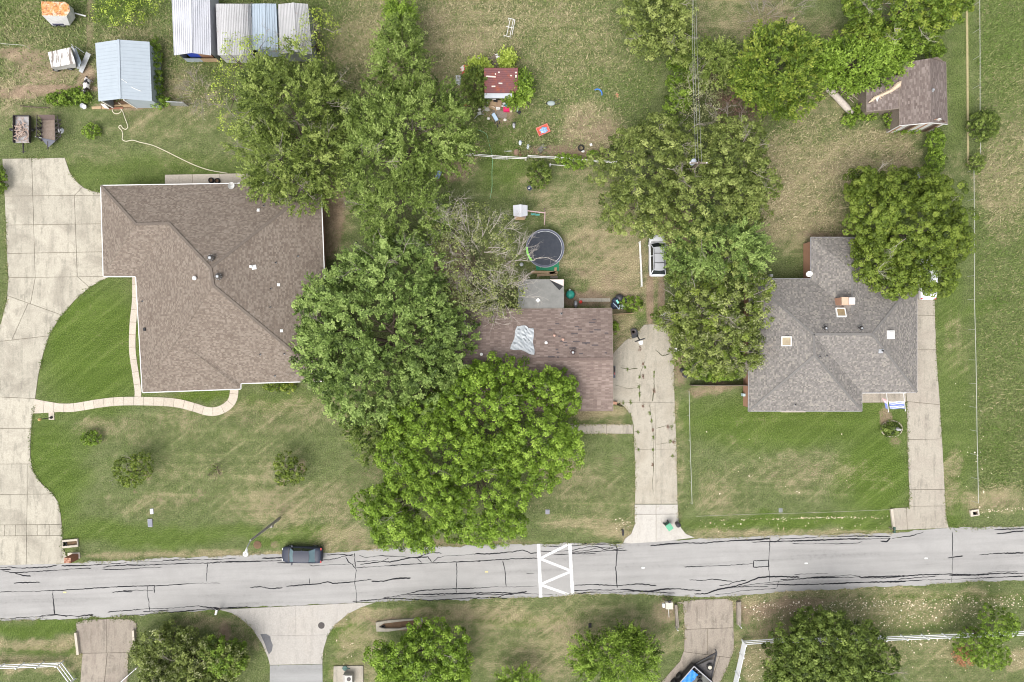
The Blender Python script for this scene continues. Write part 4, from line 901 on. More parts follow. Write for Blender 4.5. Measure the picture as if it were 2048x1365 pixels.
# ------------------------------------------------------------------ trees and shrubs
def unit(a): return a / np.maximum(np.linalg.norm(a, axis=-1, keepdims=True), 1e-9)
def leaf_quads(C, D, N, L, Wd):
    D = unit(D); side = unit(np.cross(N, D)); L = L[:, None] / 2; Wd = Wd[:, None] / 2
    up = unit(np.cross(D, side))
    V = np.stack([C - D * L, C + side * Wd + up * Wd * .25, C + D * L, C - side * Wd + up * Wd * .25], 1)
    n = len(C); F = np.arange(n * 4).reshape(n, 4); return V.reshape(-1, 3), F
LEAF = dict(
    maple=leafmat('leaf_maple', (0.032, 0.054, 0.012), (0.164, 0.246, 0.056), (0.348, 0.452, 0.137)),
    oak=leafmat('leaf_oak', (0.027, 0.049, 0.004), (0.155, 0.255, 0.024), (0.328, 0.462, 0.072)),
    pecan=leafmat('leaf_pecan', (0.029, 0.046, 0.007), (0.148, 0.204, 0.038), (0.326, 0.391, 0.108)),
    feather=leafmat('leaf_feather', (0.028, 0.046, 0.007), (0.142, 0.208, 0.038), (0.319, 0.406, 0.118)),
    elm=leafmat('leaf_elm', (0.031, 0.045, 0.008), (0.155, 0.200, 0.044), (0.335, 0.381, 0.118)),
    dense=leafmat('leaf_dense', (0.023, 0.037, 0.004), (0.121, 0.176, 0.021), (0.249, 0.308, 0.055)),
    olive=leafmat('leaf_olive', (0.048, 0.056, 0.018), (0.209, 0.232, 0.098), (0.383, 0.396, 0.203)),
    lime=leafmat('leaf_lime', (0.099, 0.141, 0.013), (0.305, 0.389, 0.055), (0.513, 0.601, 0.138)),
    dark=leafmat('leaf_dark', (0.020, 0.033, 0.006), (0.105, 0.155, 0.025), (0.238, 0.306, 0.071)),
    bush=leafmat('leaf_bush', (0.027, 0.048, 0.004), (0.140, 0.226, 0.023), (0.297, 0.420, 0.067)),
    brown=leafmat('leaf_brown', (.12, .075, .055), (.20, .125, .095), (.28, .19, .145)),
    yellowtip=leafmat('leaf_yellowtip', (0.032, 0.053, 0.006), (0.121, 0.190, 0.021), (0.300, 0.348, 0.058)),
    orange=leafmat('leaf_orange', (.26, .11, .06), (.36, .17, .09), (.45, .25, .14)))
def lobe_dirs(n, rs):
    i = np.arange(n) + .5; z = 1 - i / n * 1.32; ph = i * 2.399963; r = np.sqrt(np.clip(1 - z * z, 0, 1))
    d = np.stack([r * np.cos(ph), r * np.sin(ph), z], 1); return unit(d + rs.normal(0, .09, d.shape))
def crown_points(lobes, spacing, rs, rough=.16, inner=.45, sub=None):
    """leaf-clump centres: each lobe of the crown carries smaller rounded branch heads, and those carry the clumps"""
    Cs, Ds = [], []
    LW = []
    for (px, py, z, rx, ry, rz) in lobes: LW.append((np.array(W(px, py, z)), np.array([m(rx, z), m(ry, z), rz])))
    ell = lambda r: 4 * math.pi * (((r[0] * r[1]) ** 1.6 + (r[0] * r[2]) ** 1.6 + (r[1] * r[2]) ** 1.6) / 3) ** (1 / 1.6)
    for li, (c, r) in enumerate(LW):
        big = min(r[0], r[1]) > 1.7
        ss, sr = sub or (2.15, 1.05)
        if big:
            n = max(6, int(ell(r) * .62 / ss ** 2)); d = lobe_dirs(n, rs); d = unit(d + rs.normal(0, .10, d.shape))
            rr = sr * rs.uniform(.65, 1.35, n)
            hc = c + d * np.maximum(r - sr * .55, r * .45) * (1 + rs.normal(0, rough * .55, n))[:, None]
            H_ = [(hc[k], np.array([rr[k], rr[k], rr[k] * .85]), unit(d[k:k + 1] / r)[0]) for k in range(n)]
        else: H_ = [(c, r, None)]
        for hcen, hr, hd in H_:
            k = max(5, int(ell(hr) * .55 / spacing ** 2)); q = lobe_dirs(k, rs)
            if hd is not None: q = q[(q @ hd > -.25) | (q[:, 2] > .35)]
            p = hcen + q * hr * (1 + rs.uniform(-.12, .08, len(q)))[:, None]
            keep = p[:, 2] > .15
            if hd is not None: keep &= np.sum(((p - c) / r) ** 2, 1) > .50
            for lj, (c2, r2) in enumerate(LW):
                if lj != li: keep &= (np.sum(((p - c2) / r2) ** 2, 1) > .60)
            Cs.append(p[keep]); Ds.append(unit(q[keep] * .75 + (hd * .5 if hd is not None else 0)))
        if inner:
            n = max(4, int(ell(r) * .45 * .66 / spacing ** 2 * inner)); d = lobe_dirs(n, rs); p = c + d * r * (.66 + rs.uniform(-.1, .1, n))[:, None]
            keep = p[:, 2] > .15; Cs.append(p[keep]); Ds.append(d[keep])
    return np.concatenate(Cs), np.concatenate(Ds), LW
STY = {  # spacing, leaves per clump, clump radius, leaf length, leaf width
    'puff': dict(sp=.86, n=62, r=.50, L=.23, w=.14), 'tight': dict(sp=.74, n=80, r=.42, L=.18, w=.125), 'fan': dict(sp=1.10, n=92, r=1.10, L=.24, w=.14),
    'spray': dict(sp=1.16, n=104, r=1.40, L=.22, w=.10), 'thin': dict(sp=.95, n=24, r=.60, L=.20, w=.10), 'small': dict(sp=.40, n=30, r=.26, L=.16, w=.10), 'frond': dict(sp=1.0, n=60, r=1.0, L=.28, w=.13)}
def make_leaves(C, D, sty, rs, dens=1.0, tshift=0.0):
    s = STY[sty]; n = len(C); k = max(3, int(s['n'] * dens)); N = n * k
    ci = np.repeat(np.arange(n), k); Dc = D[ci]; Cc = C[ci]
    tint = np.clip(.5 + tshift + rs.normal(0, .20, n)[ci] + rs.normal(0, .13, N), 0, 1)
    if sty in ('puff', 'tight', 'small', 'thin'):
        q = unit(rs.normal(0, 1, (N, 3)) + Dc * .55 + np.array([0, 0, .35])); rad = s['r'] * rs.uniform(.82 if sty == 'tight' else .45, 1.0, N)
        size = rs.uniform(.7, 1.25, n)[ci]
        P = Cc + q * (rad * size)[:, None] * np.array([1, 1, .75])
        Nn = unit(q * (1.0 if sty == 'tight' else .7) + rs.normal(0, .45, (N, 3)) + np.array([0, 0, .35])); Dl = unit(np.cross(Nn, rs.normal(0, 1, (N, 3))))
    else:
        nf = {'spray': 6, 'fan': 6, 'frond': 7}[sty]
        hx = D * np.array([1, 1, .35]); ax = unit(hx + np.array([0, 0, .30]) + rs.normal(0, .28, D.shape))
        F = unit(ax[:, None, :] + rs.normal(0, .36 if sty != 'frond' else .75, (n, nf, 3)) * np.array([1, 1, .45]))     # fingers
        fi = rs.randint(0, nf, N); fd = F[ci, fi]; ln = (s['r'] * rs.uniform(.6, 1.15, (n, nf)))[ci, fi]
        t = rs.uniform(.05, 1, N); side = unit(np.cross(fd, np.array([0, 0, 1.]) + rs.normal(0, .2, (N, 3))))
        wdt = (.11 if sty == 'spray' else .17) * (1.15 - t * .6)
        P = Cc - ax[ci] * s['r'] * .35 + fd * (t * ln)[:, None] + side * (rs.uniform(-1, 1, N) * wdt)[:, None] + rs.normal(0, .05, (N, 3)) - np.array([0, 0, 1.]) * (t ** 2 * .16 * ln)[:, None]
        Dl = unit(fd + side * np.sign(rs.uniform(-1, 1, N))[:, None] * .7 + rs.normal(0, .25, (N, 3)))
        Nn = unit(np.array([0, 0, 1.]) + Dc * .35 + rs.normal(0, .42, (N, 3)))
        tint = np.clip(tint + rs.normal(0, .15, (n, nf))[ci, fi], 0, 1)
    sc = rs.uniform(.75, 1.3, N)
    V, Fq = leaf_quads(P, Dl, Nn, s['L'] * sc, s['w'] * sc)
    keep = V[:, 2] < .02; V[keep, 2] = .02 + rs.rand(keep.sum()) * .05
    return V, Fq, np.repeat(tint, 4)
def grow(b, p, d, L, r, depth, rg, spread=.55, n=4, up=.08):
    """recursive bare branch made of thin tubes"""
    pts = [p]; q = p.copy(); dd = d.normalized(); k = 4
    for i in range(k):
        dd = (dd + Vector((rg.gauss(0, .14), rg.gauss(0, .14), rg.gauss(0, .10) + up * .3))).normalized(); q = q + dd * L / k; pts.append(q.copy())
    b.tube(pts, [r * (1 - .5 * i / k) for i in range(k + 1)], n, cap=False)
    if depth > 0:
        for j in range(rg.choice((2, 3, 3, 4))):
            f = rg.uniform(.35, 1.0); i = min(k - 1, int(f * k)); s0 = pts[i].lerp(pts[i + 1], f * k - i)
            nd = (dd + Vector((rg.gauss(0, spread), rg.gauss(0, spread), rg.gauss(0, spread * .5) + up))).normalized()
            grow(b, s0, nd, L * rg.uniform(.5, .75), r * .52, depth - 1, rg, spread, 3, up)
tseed = [100]
def tree(name, label, lobes, sty, leaf, cat='tree', dens=1.0, group=None, twigs=0, twigmat=None, trunk=True, inner=.85, rough=.16, mix=None, bark=None, spk=1.0, tw_r=.03, tw_L=1.5, base=None, sub=None):
    tseed[0] += 1; rs = np.random.RandomState(tseed[0]); rg = random.Random(tseed[0])
    C, D, LW = crown_points(lobes, STY[sty]['sp'] * spk, rs, rough, inner, sub)
    cen = sum(c for c, r in LW) / len(LW); bx, by = (cen[0], cen[1]) if base is None else tuple(W(*base))[:2]
    root = thing(name, label, cat, (bx, by, 0), group)
    V, F, T = make_leaves(C, D, sty, rs, dens)
    np_mesh('crown', V, F, LEAF[leaf], root, {'tint': T})
    if mix:        # (leaf, count, style) clumps of other foliage in the same crown
        for lf, frac, st2 in mix:
            sel = rs.rand(len(C)) < frac
            if sel.sum() > 2:
                V, F, T = make_leaves(C[sel] + D[sel] * .15, D[sel], st2, rs, dens, .1); np_mesh('crown', V, F, LEAF[lf], root, {'tint': T})
    if trunk:
        zt = min(c[2] for c, r in LW); R = max(.05, .035 * max(max(r[:2]) for c, r in LW) + .03)
        b = MB(); top = Vector((bx, by, zt * .55)); 
        b.tube([Vector((bx, by, -.05)), Vector((bx, by, .25)), Vector((bx + rg.gauss(0, .1), by + rg.gauss(0, .1), zt * .3)), top], [R * 1.5, R * 1.1, R, R * .85], 8)
        for c, r in LW:
            cv = Vector(c); mid = top.lerp(cv, .5) + Vector((rg.gauss(0, .2), rg.gauss(0, .2), .15)); b.tube([top - Vector((0, 0, .2)), mid, cv], [R * .7, R * .45, R * .22], 6, cap=False)
            for k in range(int(5 + r[0])):
                d = Vector((rg.gauss(0, 1), rg.gauss(0, 1), abs(rg.gauss(0, .7)))).normalized(); e_ = cv + Vector((d.x * r[0], d.y * r[1], d.z * r[2])) * .85
                s0 = mid.lerp(cv, rg.uniform(.2, 1)); b.tube([s0, s0.lerp(e_, .5) + Vector((0, 0, .15)), e_], [R * .2, R * .13, R * .05], 4, cap=False)
        b.build('trunk', bark or BARK, root)
    if twigs:
        b = MB()
        for k in range(twigs):
            c, r = rg.choice(LW); th = rg.uniform(0, 6.28); f = rg.uniform(.35, .95)
            d = Vector((math.cos(th) * f, math.sin(th) * f, 0)); zz = math.sqrt(max(0, 1 - f * f))
            p = Vector(c) + Vector((d.x * r[0], d.y * r[1], zz * r[2])) * .88
            grow(b, p, Vector((d.x, d.y, .35)), tw_L * rg.uniform(.7, 1.2), tw_r, 3, rg)
        b.build('bare_branches', twigmat or GREYBARK, root, kind='stuff')
    return root

tree('maple_tree', 'huge rounded mid green tree overhanging the brown roof corner', [(765, 645, 5.6, 140, 140, 4.6), (685, 660, 4.8, 75, 105, 3.4), (855, 690, 4.8, 80, 105, 3.4), (785, 560, 5.2, 100, 78, 3.8), (740, 755, 4.8, 100, 85, 3.4), (845, 775, 4.4, 75, 70, 3), (642, 705, 4.2, 40, 55, 2.4), (905, 690, 3.8, 45, 40, 2)], 'fan', 'maple', twigs=10)
tree('oak_tree', 'large bright yellow green oak spreading over the street edge', [(960, 830, 5.2, 105, 95, 3.3), (1062, 855, 4.8, 85, 105, 3.1), (880, 900, 5.2, 110, 90, 3.3), (850, 1000, 4.8, 100, 85, 3.2), (955, 985, 4.8, 92, 92, 3.1), (798, 1050, 4.2, 62, 48, 2.7), (785, 1015, 4.0, 48, 45, 2.4), (820, 945, 4.4, 60, 60, 2.6), (1000, 765, 4.6, 55, 45, 2.4), (1108, 790, 4.2, 33, 45, 2.1), (1000, 1040, 3.8, 48, 42, 2.2), (1120, 900, 3.8, 36, 50, 2.0)], 'puff', 'oak', twigs=12, rough=.22)
tree('shrub_tree', 'dark green low tree tucked left of the bright oak', [(745, 862, 3.0, 42, 52, 2.3), (790, 850, 2.8, 40, 40, 2.0)], 'spray', 'dark', spk=.8)
tree('pecan_tree', 'feathery olive green tree with pale dead twigs beside the white sheds', [(590, 225, 5.6, 102, 105, 4.2), (560, 320, 5.0, 75, 85, 3.4), (640, 325, 4.8, 60, 75, 3), (528, 200, 4.6, 48, 68, 2.8), (650, 205, 4.6, 45, 65, 2.8), (600, 370, 4.2, 70, 42, 2.4)], 'spray', 'pecan', twigs=26, dens=1.1, rough=.2, inner=1.1)
tree('pecan_tree', 'broad feathery green tree at the centre top of the picture', [(830, 260, 6.0, 108, 80, 4.3), (758, 330, 5.2, 70, 85, 3.4), (882, 295, 4.2, 66, 50, 2.8), (800, 425, 4.6, 88, 72, 3.3), (738, 245, 4.8, 45, 60, 2.8), (850, 215, 4.8, 66, 45, 2.8)], 'spray', 'feather', twigs=8, rough=.2)
tree('pecan_tree', 'narrow feathery tree just above the broad central tree', [(800, 140, 4.6, 52, 55, 3.2), (806, 95, 4.2, 42, 45, 2.8)], 'spray', 'feather', spk=.9)
tree('pecan_tree', 'small green sapling at the tip of the central tree row', [(808, 42, 3.4, 27, 30, 2.2), (790, 20, 2.6, 16, 14, 1.4)], 'spray', 'bush', spk=.8)
tree('dying_tree', 'sparse grey green tree full of bare pale branches by the trampoline', [(950, 520, 4.0, 78, 95, 2.4), (900, 470, 3.6, 40, 55, 2.0), (1000, 590, 3.4, 48, 45, 1.8), (930, 610, 3.2, 45, 40, 1.8)], 'thin', 'olive', dens=1.0, inner=.9, twigs=80, twigmat=PALEBARK, tw_r=.022, tw_L=1.6, mix=[('elm', .5, 'thin')])
bb_ = MB(); dt = bpy.data.objects['dying_tree']; rg_ = random.Random(77)
for (x0, y0, x1, y1, z_) in ((1010, 525, 1075, 500, 3.2), (1010, 535, 1060, 495, 3.4), (965, 470, 985, 415, 4.0), (985, 480, 1025, 435, 3.8), (940, 450, 935, 405, 3.8), (930, 590, 895, 560, 3.6), (920, 600, 905, 630, 3.4), (1010, 565, 1075, 558, 3.0), (1020, 580, 1045, 560, 3.0), (985, 610, 985, 655, 3.0), (975, 500, 1015, 490, 4.4), (950, 560, 985, 590, 4.4)):
    a_, b_ = W(x0, y0, z_), W(x1, y1, z_ + .3)
    for k_ in range(2): grow(bb_, a_ + Vector((rg_.gauss(0, .25), rg_.gauss(0, .25), 0)), b_ - a_ + Vector((rg_.gauss(0, .4), rg_.gauss(0, .4), 0)), (b_ - a_).length * .8, .045, 3, rg_, .5)
bb_.build('bare_branches', PALEBARK, dt, kind='stuff')
tree('lime_tree', 'thin lime green tree in front of the rounded white shed', [(478, 120, 3.0, 42, 36, 1.6), (462, 200, 3.0, 30, 70, 1.7), (520, 95, 2.8, 45, 18, 1.3), (486, 250, 2.6, 22, 40, 1.3)], 'thin', 'lime', dens=.62, twigs=8, inner=.2, trunk=True)
tree('lime_tree', 'thin lime green tree over the right end of the shed row', [(640, 65, 3.2, 36, 42, 1.8), (605, 95, 2.8, 40, 20, 1.2)], 'thin', 'lime', dens=.7, twigs=5, inner=.3)
tree('bare_shrub', 'leafless grey brown shrub right of the blue metal shed', [(405, 190, 1.1, 34, 34, 1.0)], 'thin', 'olive', cat='shrub', dens=.12, inner=.1, twigs=34, tw_r=.022, tw_L=1.0, trunk=False)
tree('elm_tree', 'wide patchy green tree around the power pole', [(1295, 335, 5.0, 88, 82, 3.6), (1400, 405, 5.4, 108, 85, 3.8), (1452, 330, 5.0, 72, 62, 3.2), (1485, 385, 4.4, 62, 58, 2.8), (1262, 420, 4.2, 52, 48, 2.6), (1315, 435, 4.2, 62, 40, 2.5), (1470, 280, 4.2, 60, 40, 2.4), (1330, 290, 4.2, 70, 45, 2.4)], 'puff', 'elm', twigs=26, dens=.9, rough=.26, spk=1.08)
tree('pecan_tree', 'fresh green feathery tree above the white parked car', [(1432, 492, 5.0, 78, 56, 3.0), (1398, 532, 4.2, 42, 34, 2.2), (1490, 508, 4.2, 38, 42, 2.3), (1352, 522, 3.8, 24, 34, 1.5)], 'spray', 'maple', spk=.9)
tree('elm_tree', 'patchy green tree with grey twigs left of the grey roof', [(1398, 620, 4.4, 70, 72, 2.9), (1468, 602, 4.4, 68, 60, 2.8), (1430, 695, 4.0, 72, 55, 2.7), (1488, 690, 3.8, 30, 45, 2.3), (1366, 640, 3.6, 38, 45, 2.0)], 'puff', 'elm', twigs=34, rough=.25, mix=[('dense', .25, 'puff'), ('olive', .3, 'thin')], dens=.85)
tree('hedge_shrub', 'dark green bush at the foot of the patchy tree by the brick wall', [(1430, 740, 1.3, 62, 20, 1.1)], 'small', 'bush', cat='shrub', trunk=False)
tree('elm_tree', 'olive green tree at the top edge left of the power lines', [(1308, 38, 4.6, 62, 62, 2.9), (1300, 80, 3.8, 40, 32, 2.0), (1352, 60, 4.0, 24, 62, 2.2)], 'puff', 'elm', twigs=6, dens=.9)
tree('hedge_shrub', 'narrow green thicket under the power lines', [(1362, 160, 2.2, 24, 60, 1.5), (1375, 105, 2.0, 14, 40, 1.4), (1350, 220, 1.6, 20, 30, 1.2)], 'puff', 'bush', cat='shrub')
tree('sapling_tree', 'feathery yellow green saplings right of the power lines', [(1385, 118, 3.0, 34, 28, 1.9), (1432, 115, 3.0, 38, 30, 1.9), (1420, 150, 2.6, 45, 25, 1.6)], 'spray', 'pecan', spk=.75)
tree('olive_shrub', 'dull grey green shrub beside the power lines', [(1392, 200, 2.2, 45, 50, 1.6), (1420, 170, 1.8, 40, 25, 1.2)], 'thin', 'olive', cat='shrub', dens=1.4, twigs=12, inner=.8)
tree('dead_shrub', 'reddish brown dead brush heap with a bare forked branch', [(1490, 198, 1.0, 42, 36, .8), (1455, 215, .9, 32, 30, .7), (1410, 160, .8, 22, 18, .6)], 'thin', 'brown', cat='shrub', dens=1.3, inner=.7, twigs=30, tw_r=.018, tw_L=1.0, twigmat=plain('red_twigs', (.19, .12, .095), (.14, .09, .075), 7, .95), trunk=False)
tree('bare_shrub', 'grey leafless brush at the top edge left of the olive tree', [(1565, 25, 1.2, 45, 30, 1.0), (1520, 40, 1.0, 30, 22, .8)], 'thin', 'olive', cat='shrub', dens=.22, inner=.2, twigs=36, tw_r=.022, tw_L=1.1, trunk=False)
tree('sumac_tree', 'leafy tree with yellow tipped foliage left of the fallen log', [(1545, 130, 4.6, 72, 76, 3.0), (1505, 170, 4.0, 45, 45, 2.3), (1590, 180, 3.4, 38, 48, 1.9), (1560, 205, 3.0, 38, 32, 1.6)], 'frond', 'yellowtip', spk=.85)
tree('hedge_tree', 'dense bright green thicket behind the old barn', [(1700, 132, 3.2, 92, 46, 2.2), (1640, 125, 2.8, 48, 42, 1.9), (1775, 105, 3.0, 56, 40, 2.0), (1700, 160, 2.2, 40, 22, 1.3)], 'frond', 'bush', spk=.75)
tree('elm_tree', 'olive tree with dead twigs at the top edge above the barn', [(1800, 25, 5.0, 100, 48, 3.0), (1890, 18, 4.2, 42, 30, 2.2), (1722, 12, 4.0, 34, 25, 2.0), (1820, 70, 3.6, 60, 30, 2.0), (1730, 80, 3.2, 60, 30, 1.8)], 'puff', 'yellowtip', twigs=14, twigmat=PALEBARK)
tree('live_oak_tree', 'dense clumpy dark green oak over the grey roof corner', [(1758, 425, 5.0, 68, 70, 3.2), (1825, 460, 5.2, 86, 80, 3.5), (1882, 482, 4.2, 48, 48, 2.6), (1788, 382, 4.6, 72, 42, 2.8), (1852, 545, 4.2, 55, 45, 2.6), (1736, 520, 3.8, 42, 42, 2.4), (1862, 400, 4.2, 36, 42, 2.5), (1722, 372, 3.8, 30, 32, 2.0), (1790, 555, 3.6, 40, 38, 2.2)], 'tight', 'dense', twigs=5, twigmat=PALEBARK, rough=.3, sub=(1.5, .72))
tree('hedge_shrub', 'tall thin green hedge bush below the barn', [(1869, 285, 1.4, 14, 24, 1.2), (1868, 325, 1.4, 15, 24, 1.2)], 'small', 'bush', cat='shrub', trunk=False)
tree('round_shrub', 'round dark green shrub on the right hand fence line', [(1965, 252, 1.5, 26, 28, 1.4)], 'small', 'dark', cat='shrub', dens=1.2)
tree('round_shrub', 'small yellowish green bush on the right hand fence line', [(1951, 328, .8, 13, 18, .8)], 'small', 'pecan', cat='shrub')
tree('bush', 'small round green bush beside the green tarp below the barn', [(1815, 352, .7, 14, 12, .7)], 'small', 'dark', cat='shrub', trunk=False)
tree('creeper', 'bright green creeper along the right wall of the blue shed', [(311, 120, .9, 10, 40, .9), (312, 168, .9, 12, 26, .9), (318, 203, .7, 20, 12, .7)], 'small', 'bush', cat='shrub', trunk=False)
tree('weed_bush', 'low bright weeds between the cow and the dirt path', [(140, 195, .35, 40, 14, .4), (115, 200, .3, 22, 10, .35), (160, 186, .35, 18, 10, .4)], 'small', 'bush', cat='shrub', trunk=False)
tree('weed_bush', 'small bright weed clump on the lawn beside the trailers', [(184, 263, .4, 17, 12, .45)], 'small', 'bush', cat='shrub', trunk=False)
tree('lime_bush', 'pale lime brush at the top edge left of the carport', [(235, 22, .7, 45, 28, .8), (290, 12, .7, 34, 18, .8), (262, 38, .5, 30, 14, .6)], 'thin', 'lime', cat='shrub', dens=.8, trunk=False)
tree('lime_bush', 'small lime shrub above the driveway at the left edge', [(-2, 360, .8, 16, 24, .7), (-16, 362, .9, 18, 24, .8)], 'small', 'bush')
tree('young_tree', 'young olive green tree left on the front lawn with split crown', [(255, 940, 1.9, 25, 28, 1.2), (285, 932, 1.9, 20, 26, 1.1), (262, 962, 1.6, 18, 12, .8)], 'small', 'dense', spk=1.25, dens=.8, twigs=5, tw_L=.7, tw_r=.018)
tree('young_tree', 'young round olive green tree in the middle of the front lawn', [(572, 930, 1.9, 22, 24, 1.2), (590, 945, 1.7, 20, 22, 1.1), (568, 955, 1.5, 16, 14, .9)], 'small', 'dense', spk=1.25, dens=.8, twigs=5, tw_L=.7, tw_r=.018)
tree('weed_bush', 'small dark shrub nearest the walkway on the front lawn', [(183, 877, .5, 18, 13, .5)], 'small', 'bush', cat='shrub', trunk=False)
tree('sapling', 'spindly leafless sapling between the two young lawn trees', [(431, 938, .5, 8, 8, .4)], 'thin', 'dark', cat='sapling', dens=.3, twigs=14, tw_r=.02, tw_L=.55, twigmat=plain('sapling_twigs', (.09, .06, .05), (.12, .09, .07), 7, .95))
tree('flower_bush', 'low yellow green bush at the foot of the brown roofed house', [(555, 772, .5, 26, 10, .5), (575, 774, .5, 16, 9, .5)], 'small', 'yellowtip', cat='shrub', trunk=False)
tree('round_shrub', 'dark leafy shrub just below the white pipe fence', [(1078, 350, 1.4, 22, 26, 1.2)], 'small', 'dark', cat='shrub')
tree('vine_bush', 'green vine growing through the white pipe fence', [(1148, 325, .8, 22, 12, .7), (1125, 318, .7, 14, 8, .6)], 'small', 'bush', cat='shrub', trunk=False)
tree('vine_bush', 'small bright bush on the pipe fence near the tyre', [(1186, 314, .6, 11, 12, .6)], 'small', 'bush', cat='shrub', trunk=False)
tree('shrub', 'dark leafy shrub covering the left side of the red shed', [(950, 172, 1.5, 26, 38, 1.3), (962, 198, 1.0, 18, 16, .9)], 'small', 'dark', cat='shrub')
tree('shrub', 'bright fern like shrub above the left corner of the red shed', [(958, 134, 1.0, 22, 14, .9)], 'frond', 'lime', cat='shrub', dens=.5, spk=.45, trunk=False)
tree('shrub', 'bright fern like shrub above the right half of the red shed', [(1015, 122, 1.0, 13, 18, .9)], 'frond', 'lime', cat='shrub', dens=.5, spk=.45, trunk=False)
tree('shrub', 'green leafy shrub over the right corner of the red shed', [(1045, 175, 1.4, 18, 28, 1.2), (1030, 196, 1.2, 22, 14, 1.0)], 'frond', 'bush', cat='shrub', dens=.6, spk=.5)
tree('weed_bush', 'grey green tall weeds below the red and blue wagon', [(1075, 285, .4, 40, 16, .4), (1120, 290, .4, 40, 14, .4), (1060, 305, .3, 30, 8, .3)], 'thin', 'olive', cat='shrub', dens=.8, trunk=False)
tree('weed_bush', 'green weeds around the trash pile by the middle house', [(1262, 608, .4, 22, 14, .4)], 'small', 'bush', cat='shrub', trunk=False)
tree('weed_bush', 'green weed strip along the middle house wall corner', [(1231, 655, .3, 4, 12, .4)], 'small', 'bush', cat='shrub', trunk=False)
tree('bed_bush', 'low juniper filling the edged bed on the grey house lawn', [(1781, 859, .35, 18, 14, .45)], 'small', 'dark', cat='shrub', trunk=False)
tree('log_bush', 'bright bush at the lower end of the fallen log', [(1698, 240, .5, 12, 14, .5), (1730, 225, .6, 26, 16, .5)], 'small', 'bush', cat='shrub', trunk=False)
tree('barn_bush', 'green bushes at the foot of the barn front', [(1785, 240, .7, 16, 16, .6), (1815, 258, .5, 28, 8, .5)], 'small', 'bush', cat='shrub', trunk=False)
tree('barn_bush', 'green bushes filling the inner corner of the barn', [(1795, 226, .6, 10, 10, .6)], 'small', 'bush', cat='shrub', trunk=False)
tree('barn_bush', 'small green bush behind the upper corner of the barn', [(1868, 104, 1.2, 20, 12, 1.0)], 'small', 'bush', cat='shrub')
tree('street_tree', 'wide green tree left of the side street at the bottom edge', [(340, 1302, 1.8, 58, 46, 1.4), (415, 1325, 2.2, 74, 46, 1.7), (370, 1370, 2.4, 95, 46, 1.9), (345, 1264, 1.1, 22, 18, .8)], 'puff', 'elm', rough=.2, twigs=8, mix=[('olive', .35, 'thin')], spk=.85)
tree('street_tree', 'bright leafy bush tree right against the side street', [(450, 1325, 2.4, 38, 38, 1.6)], 'puff', 'bush', spk=.8)
tree('street_tree', 'bright oak at the bottom edge right of the side street', [(795, 1312, 3.2, 52, 36, 2.1), (868, 1298, 3.2, 58, 45, 2.3), (850, 1355, 3.2, 80, 42, 2.4), (838, 1264, 2.6, 22, 22, 1.4), (905, 1330, 2.8, 32, 42, 1.9)], 'puff', 'oak', twigs=4, rough=.28, spk=.9)
tree('street_tree', 'round green tree in the middle of the bottom edge', [(1235, 1318, 2.8, 78, 55, 2.3), (1250, 1280, 2.2, 36, 25, 1.5)], 'spray', 'bush', spk=.72)
tree('street_tree', 'tree top just showing at the bottom edge left of centre', [(1036, 1362, 2.0, 36, 22, 1.6)], 'spray', 'bush', spk=.75)
tree('street_tree', 'large dark green tree over the white rail fence', [(1640, 1295, 4.0, 90, 62, 2.7), (1690, 1315, 3.8, 80, 60, 2.5), (1590, 1325, 3.6, 62, 52, 2.4), (1650, 1355, 3.6, 110, 40, 2.4), (1630, 1245, 3.0, 40, 26, 1.7)], 'puff', 'dark', rough=.24, twigs=6, spk=.88)
tree('street_tree', 'pale green young tree in front of the large dark tree', [(1728, 1352, 3.4, 34, 24, 1.6), (1765, 1362, 3.0, 26, 16, 1.4)], 'puff', 'maple', spk=.8)
tree('street_tree', 'two lobed green tree over the fence at lower right corner', [(1988, 1244, 3.2, 36, 36, 2.1), (1945, 1288, 2.8, 34, 30, 1.9), (1975, 1305, 2.8, 36, 28, 1.8)], 'small', 'bush', spk=1.3, dens=1.2, rough=.25)
tree('dead_shrub', 'orange brown dead clump beside the two lobed tree', [(1927, 1312, .5, 16, 13, .5)], 'thin', 'orange', cat='shrub', dens=1.6, trunk=False, spk=.55)
# tufts rooted in the cracks of the middle driveway
pro = None
spots = [(1280, 698, .28), (1255, 739, .14), (1279, 754, .22), (1286, 754, .2), (1278, 774, .24), (1279, 789, .2), (1308, 783, .2), (1246, 806, .22), (1261, 805, .2), (1286, 813, .18), (1299, 827, .2), (1303, 842, .16), (1306, 860, .15), (1307, 875, .2), (1276, 865, .16), (1336, 854, .22), (1343, 854, .22), (1341, 883, .24), (1347, 884, .2), (1306, 900, .14), (1277, 900, .12), (1305, 930, .16), (1345, 912, .16), (1290, 735, .14), (1286, 728, .12), (1308, 745, .1), (1308, 753, .1)]
for i, (x, y, r) in enumerate(spots):
    rs = np.random.RandomState(900 + i); n = 46; p = np.array(W(x, y, .06)); q = rs.normal(0, 1, (n, 3)) * np.array([r * .36, r * .62, .02])
    V, F = leaf_quads(p + q + np.array([0, 0, .03]), rs.normal(0, 1, (n, 3)) * np.array([1, 1, .3]), np.array([0, 0, 1.]) + rs.normal(0, .3, (n, 3)), np.full(n, .10), np.full(n, .05))
    V[:, 2] = np.maximum(V[:, 2], .056)
    o = np_mesh('weed_tuft', V, F, LEAF['dark'] if i % 3 else LEAF['brown'], None, {'tint': rs.rand(n * 4)})
    tag(o, 'small weed tuft rooted in a crack of the middle driveway', 'weed', 'weeds in the middle driveway cracks')
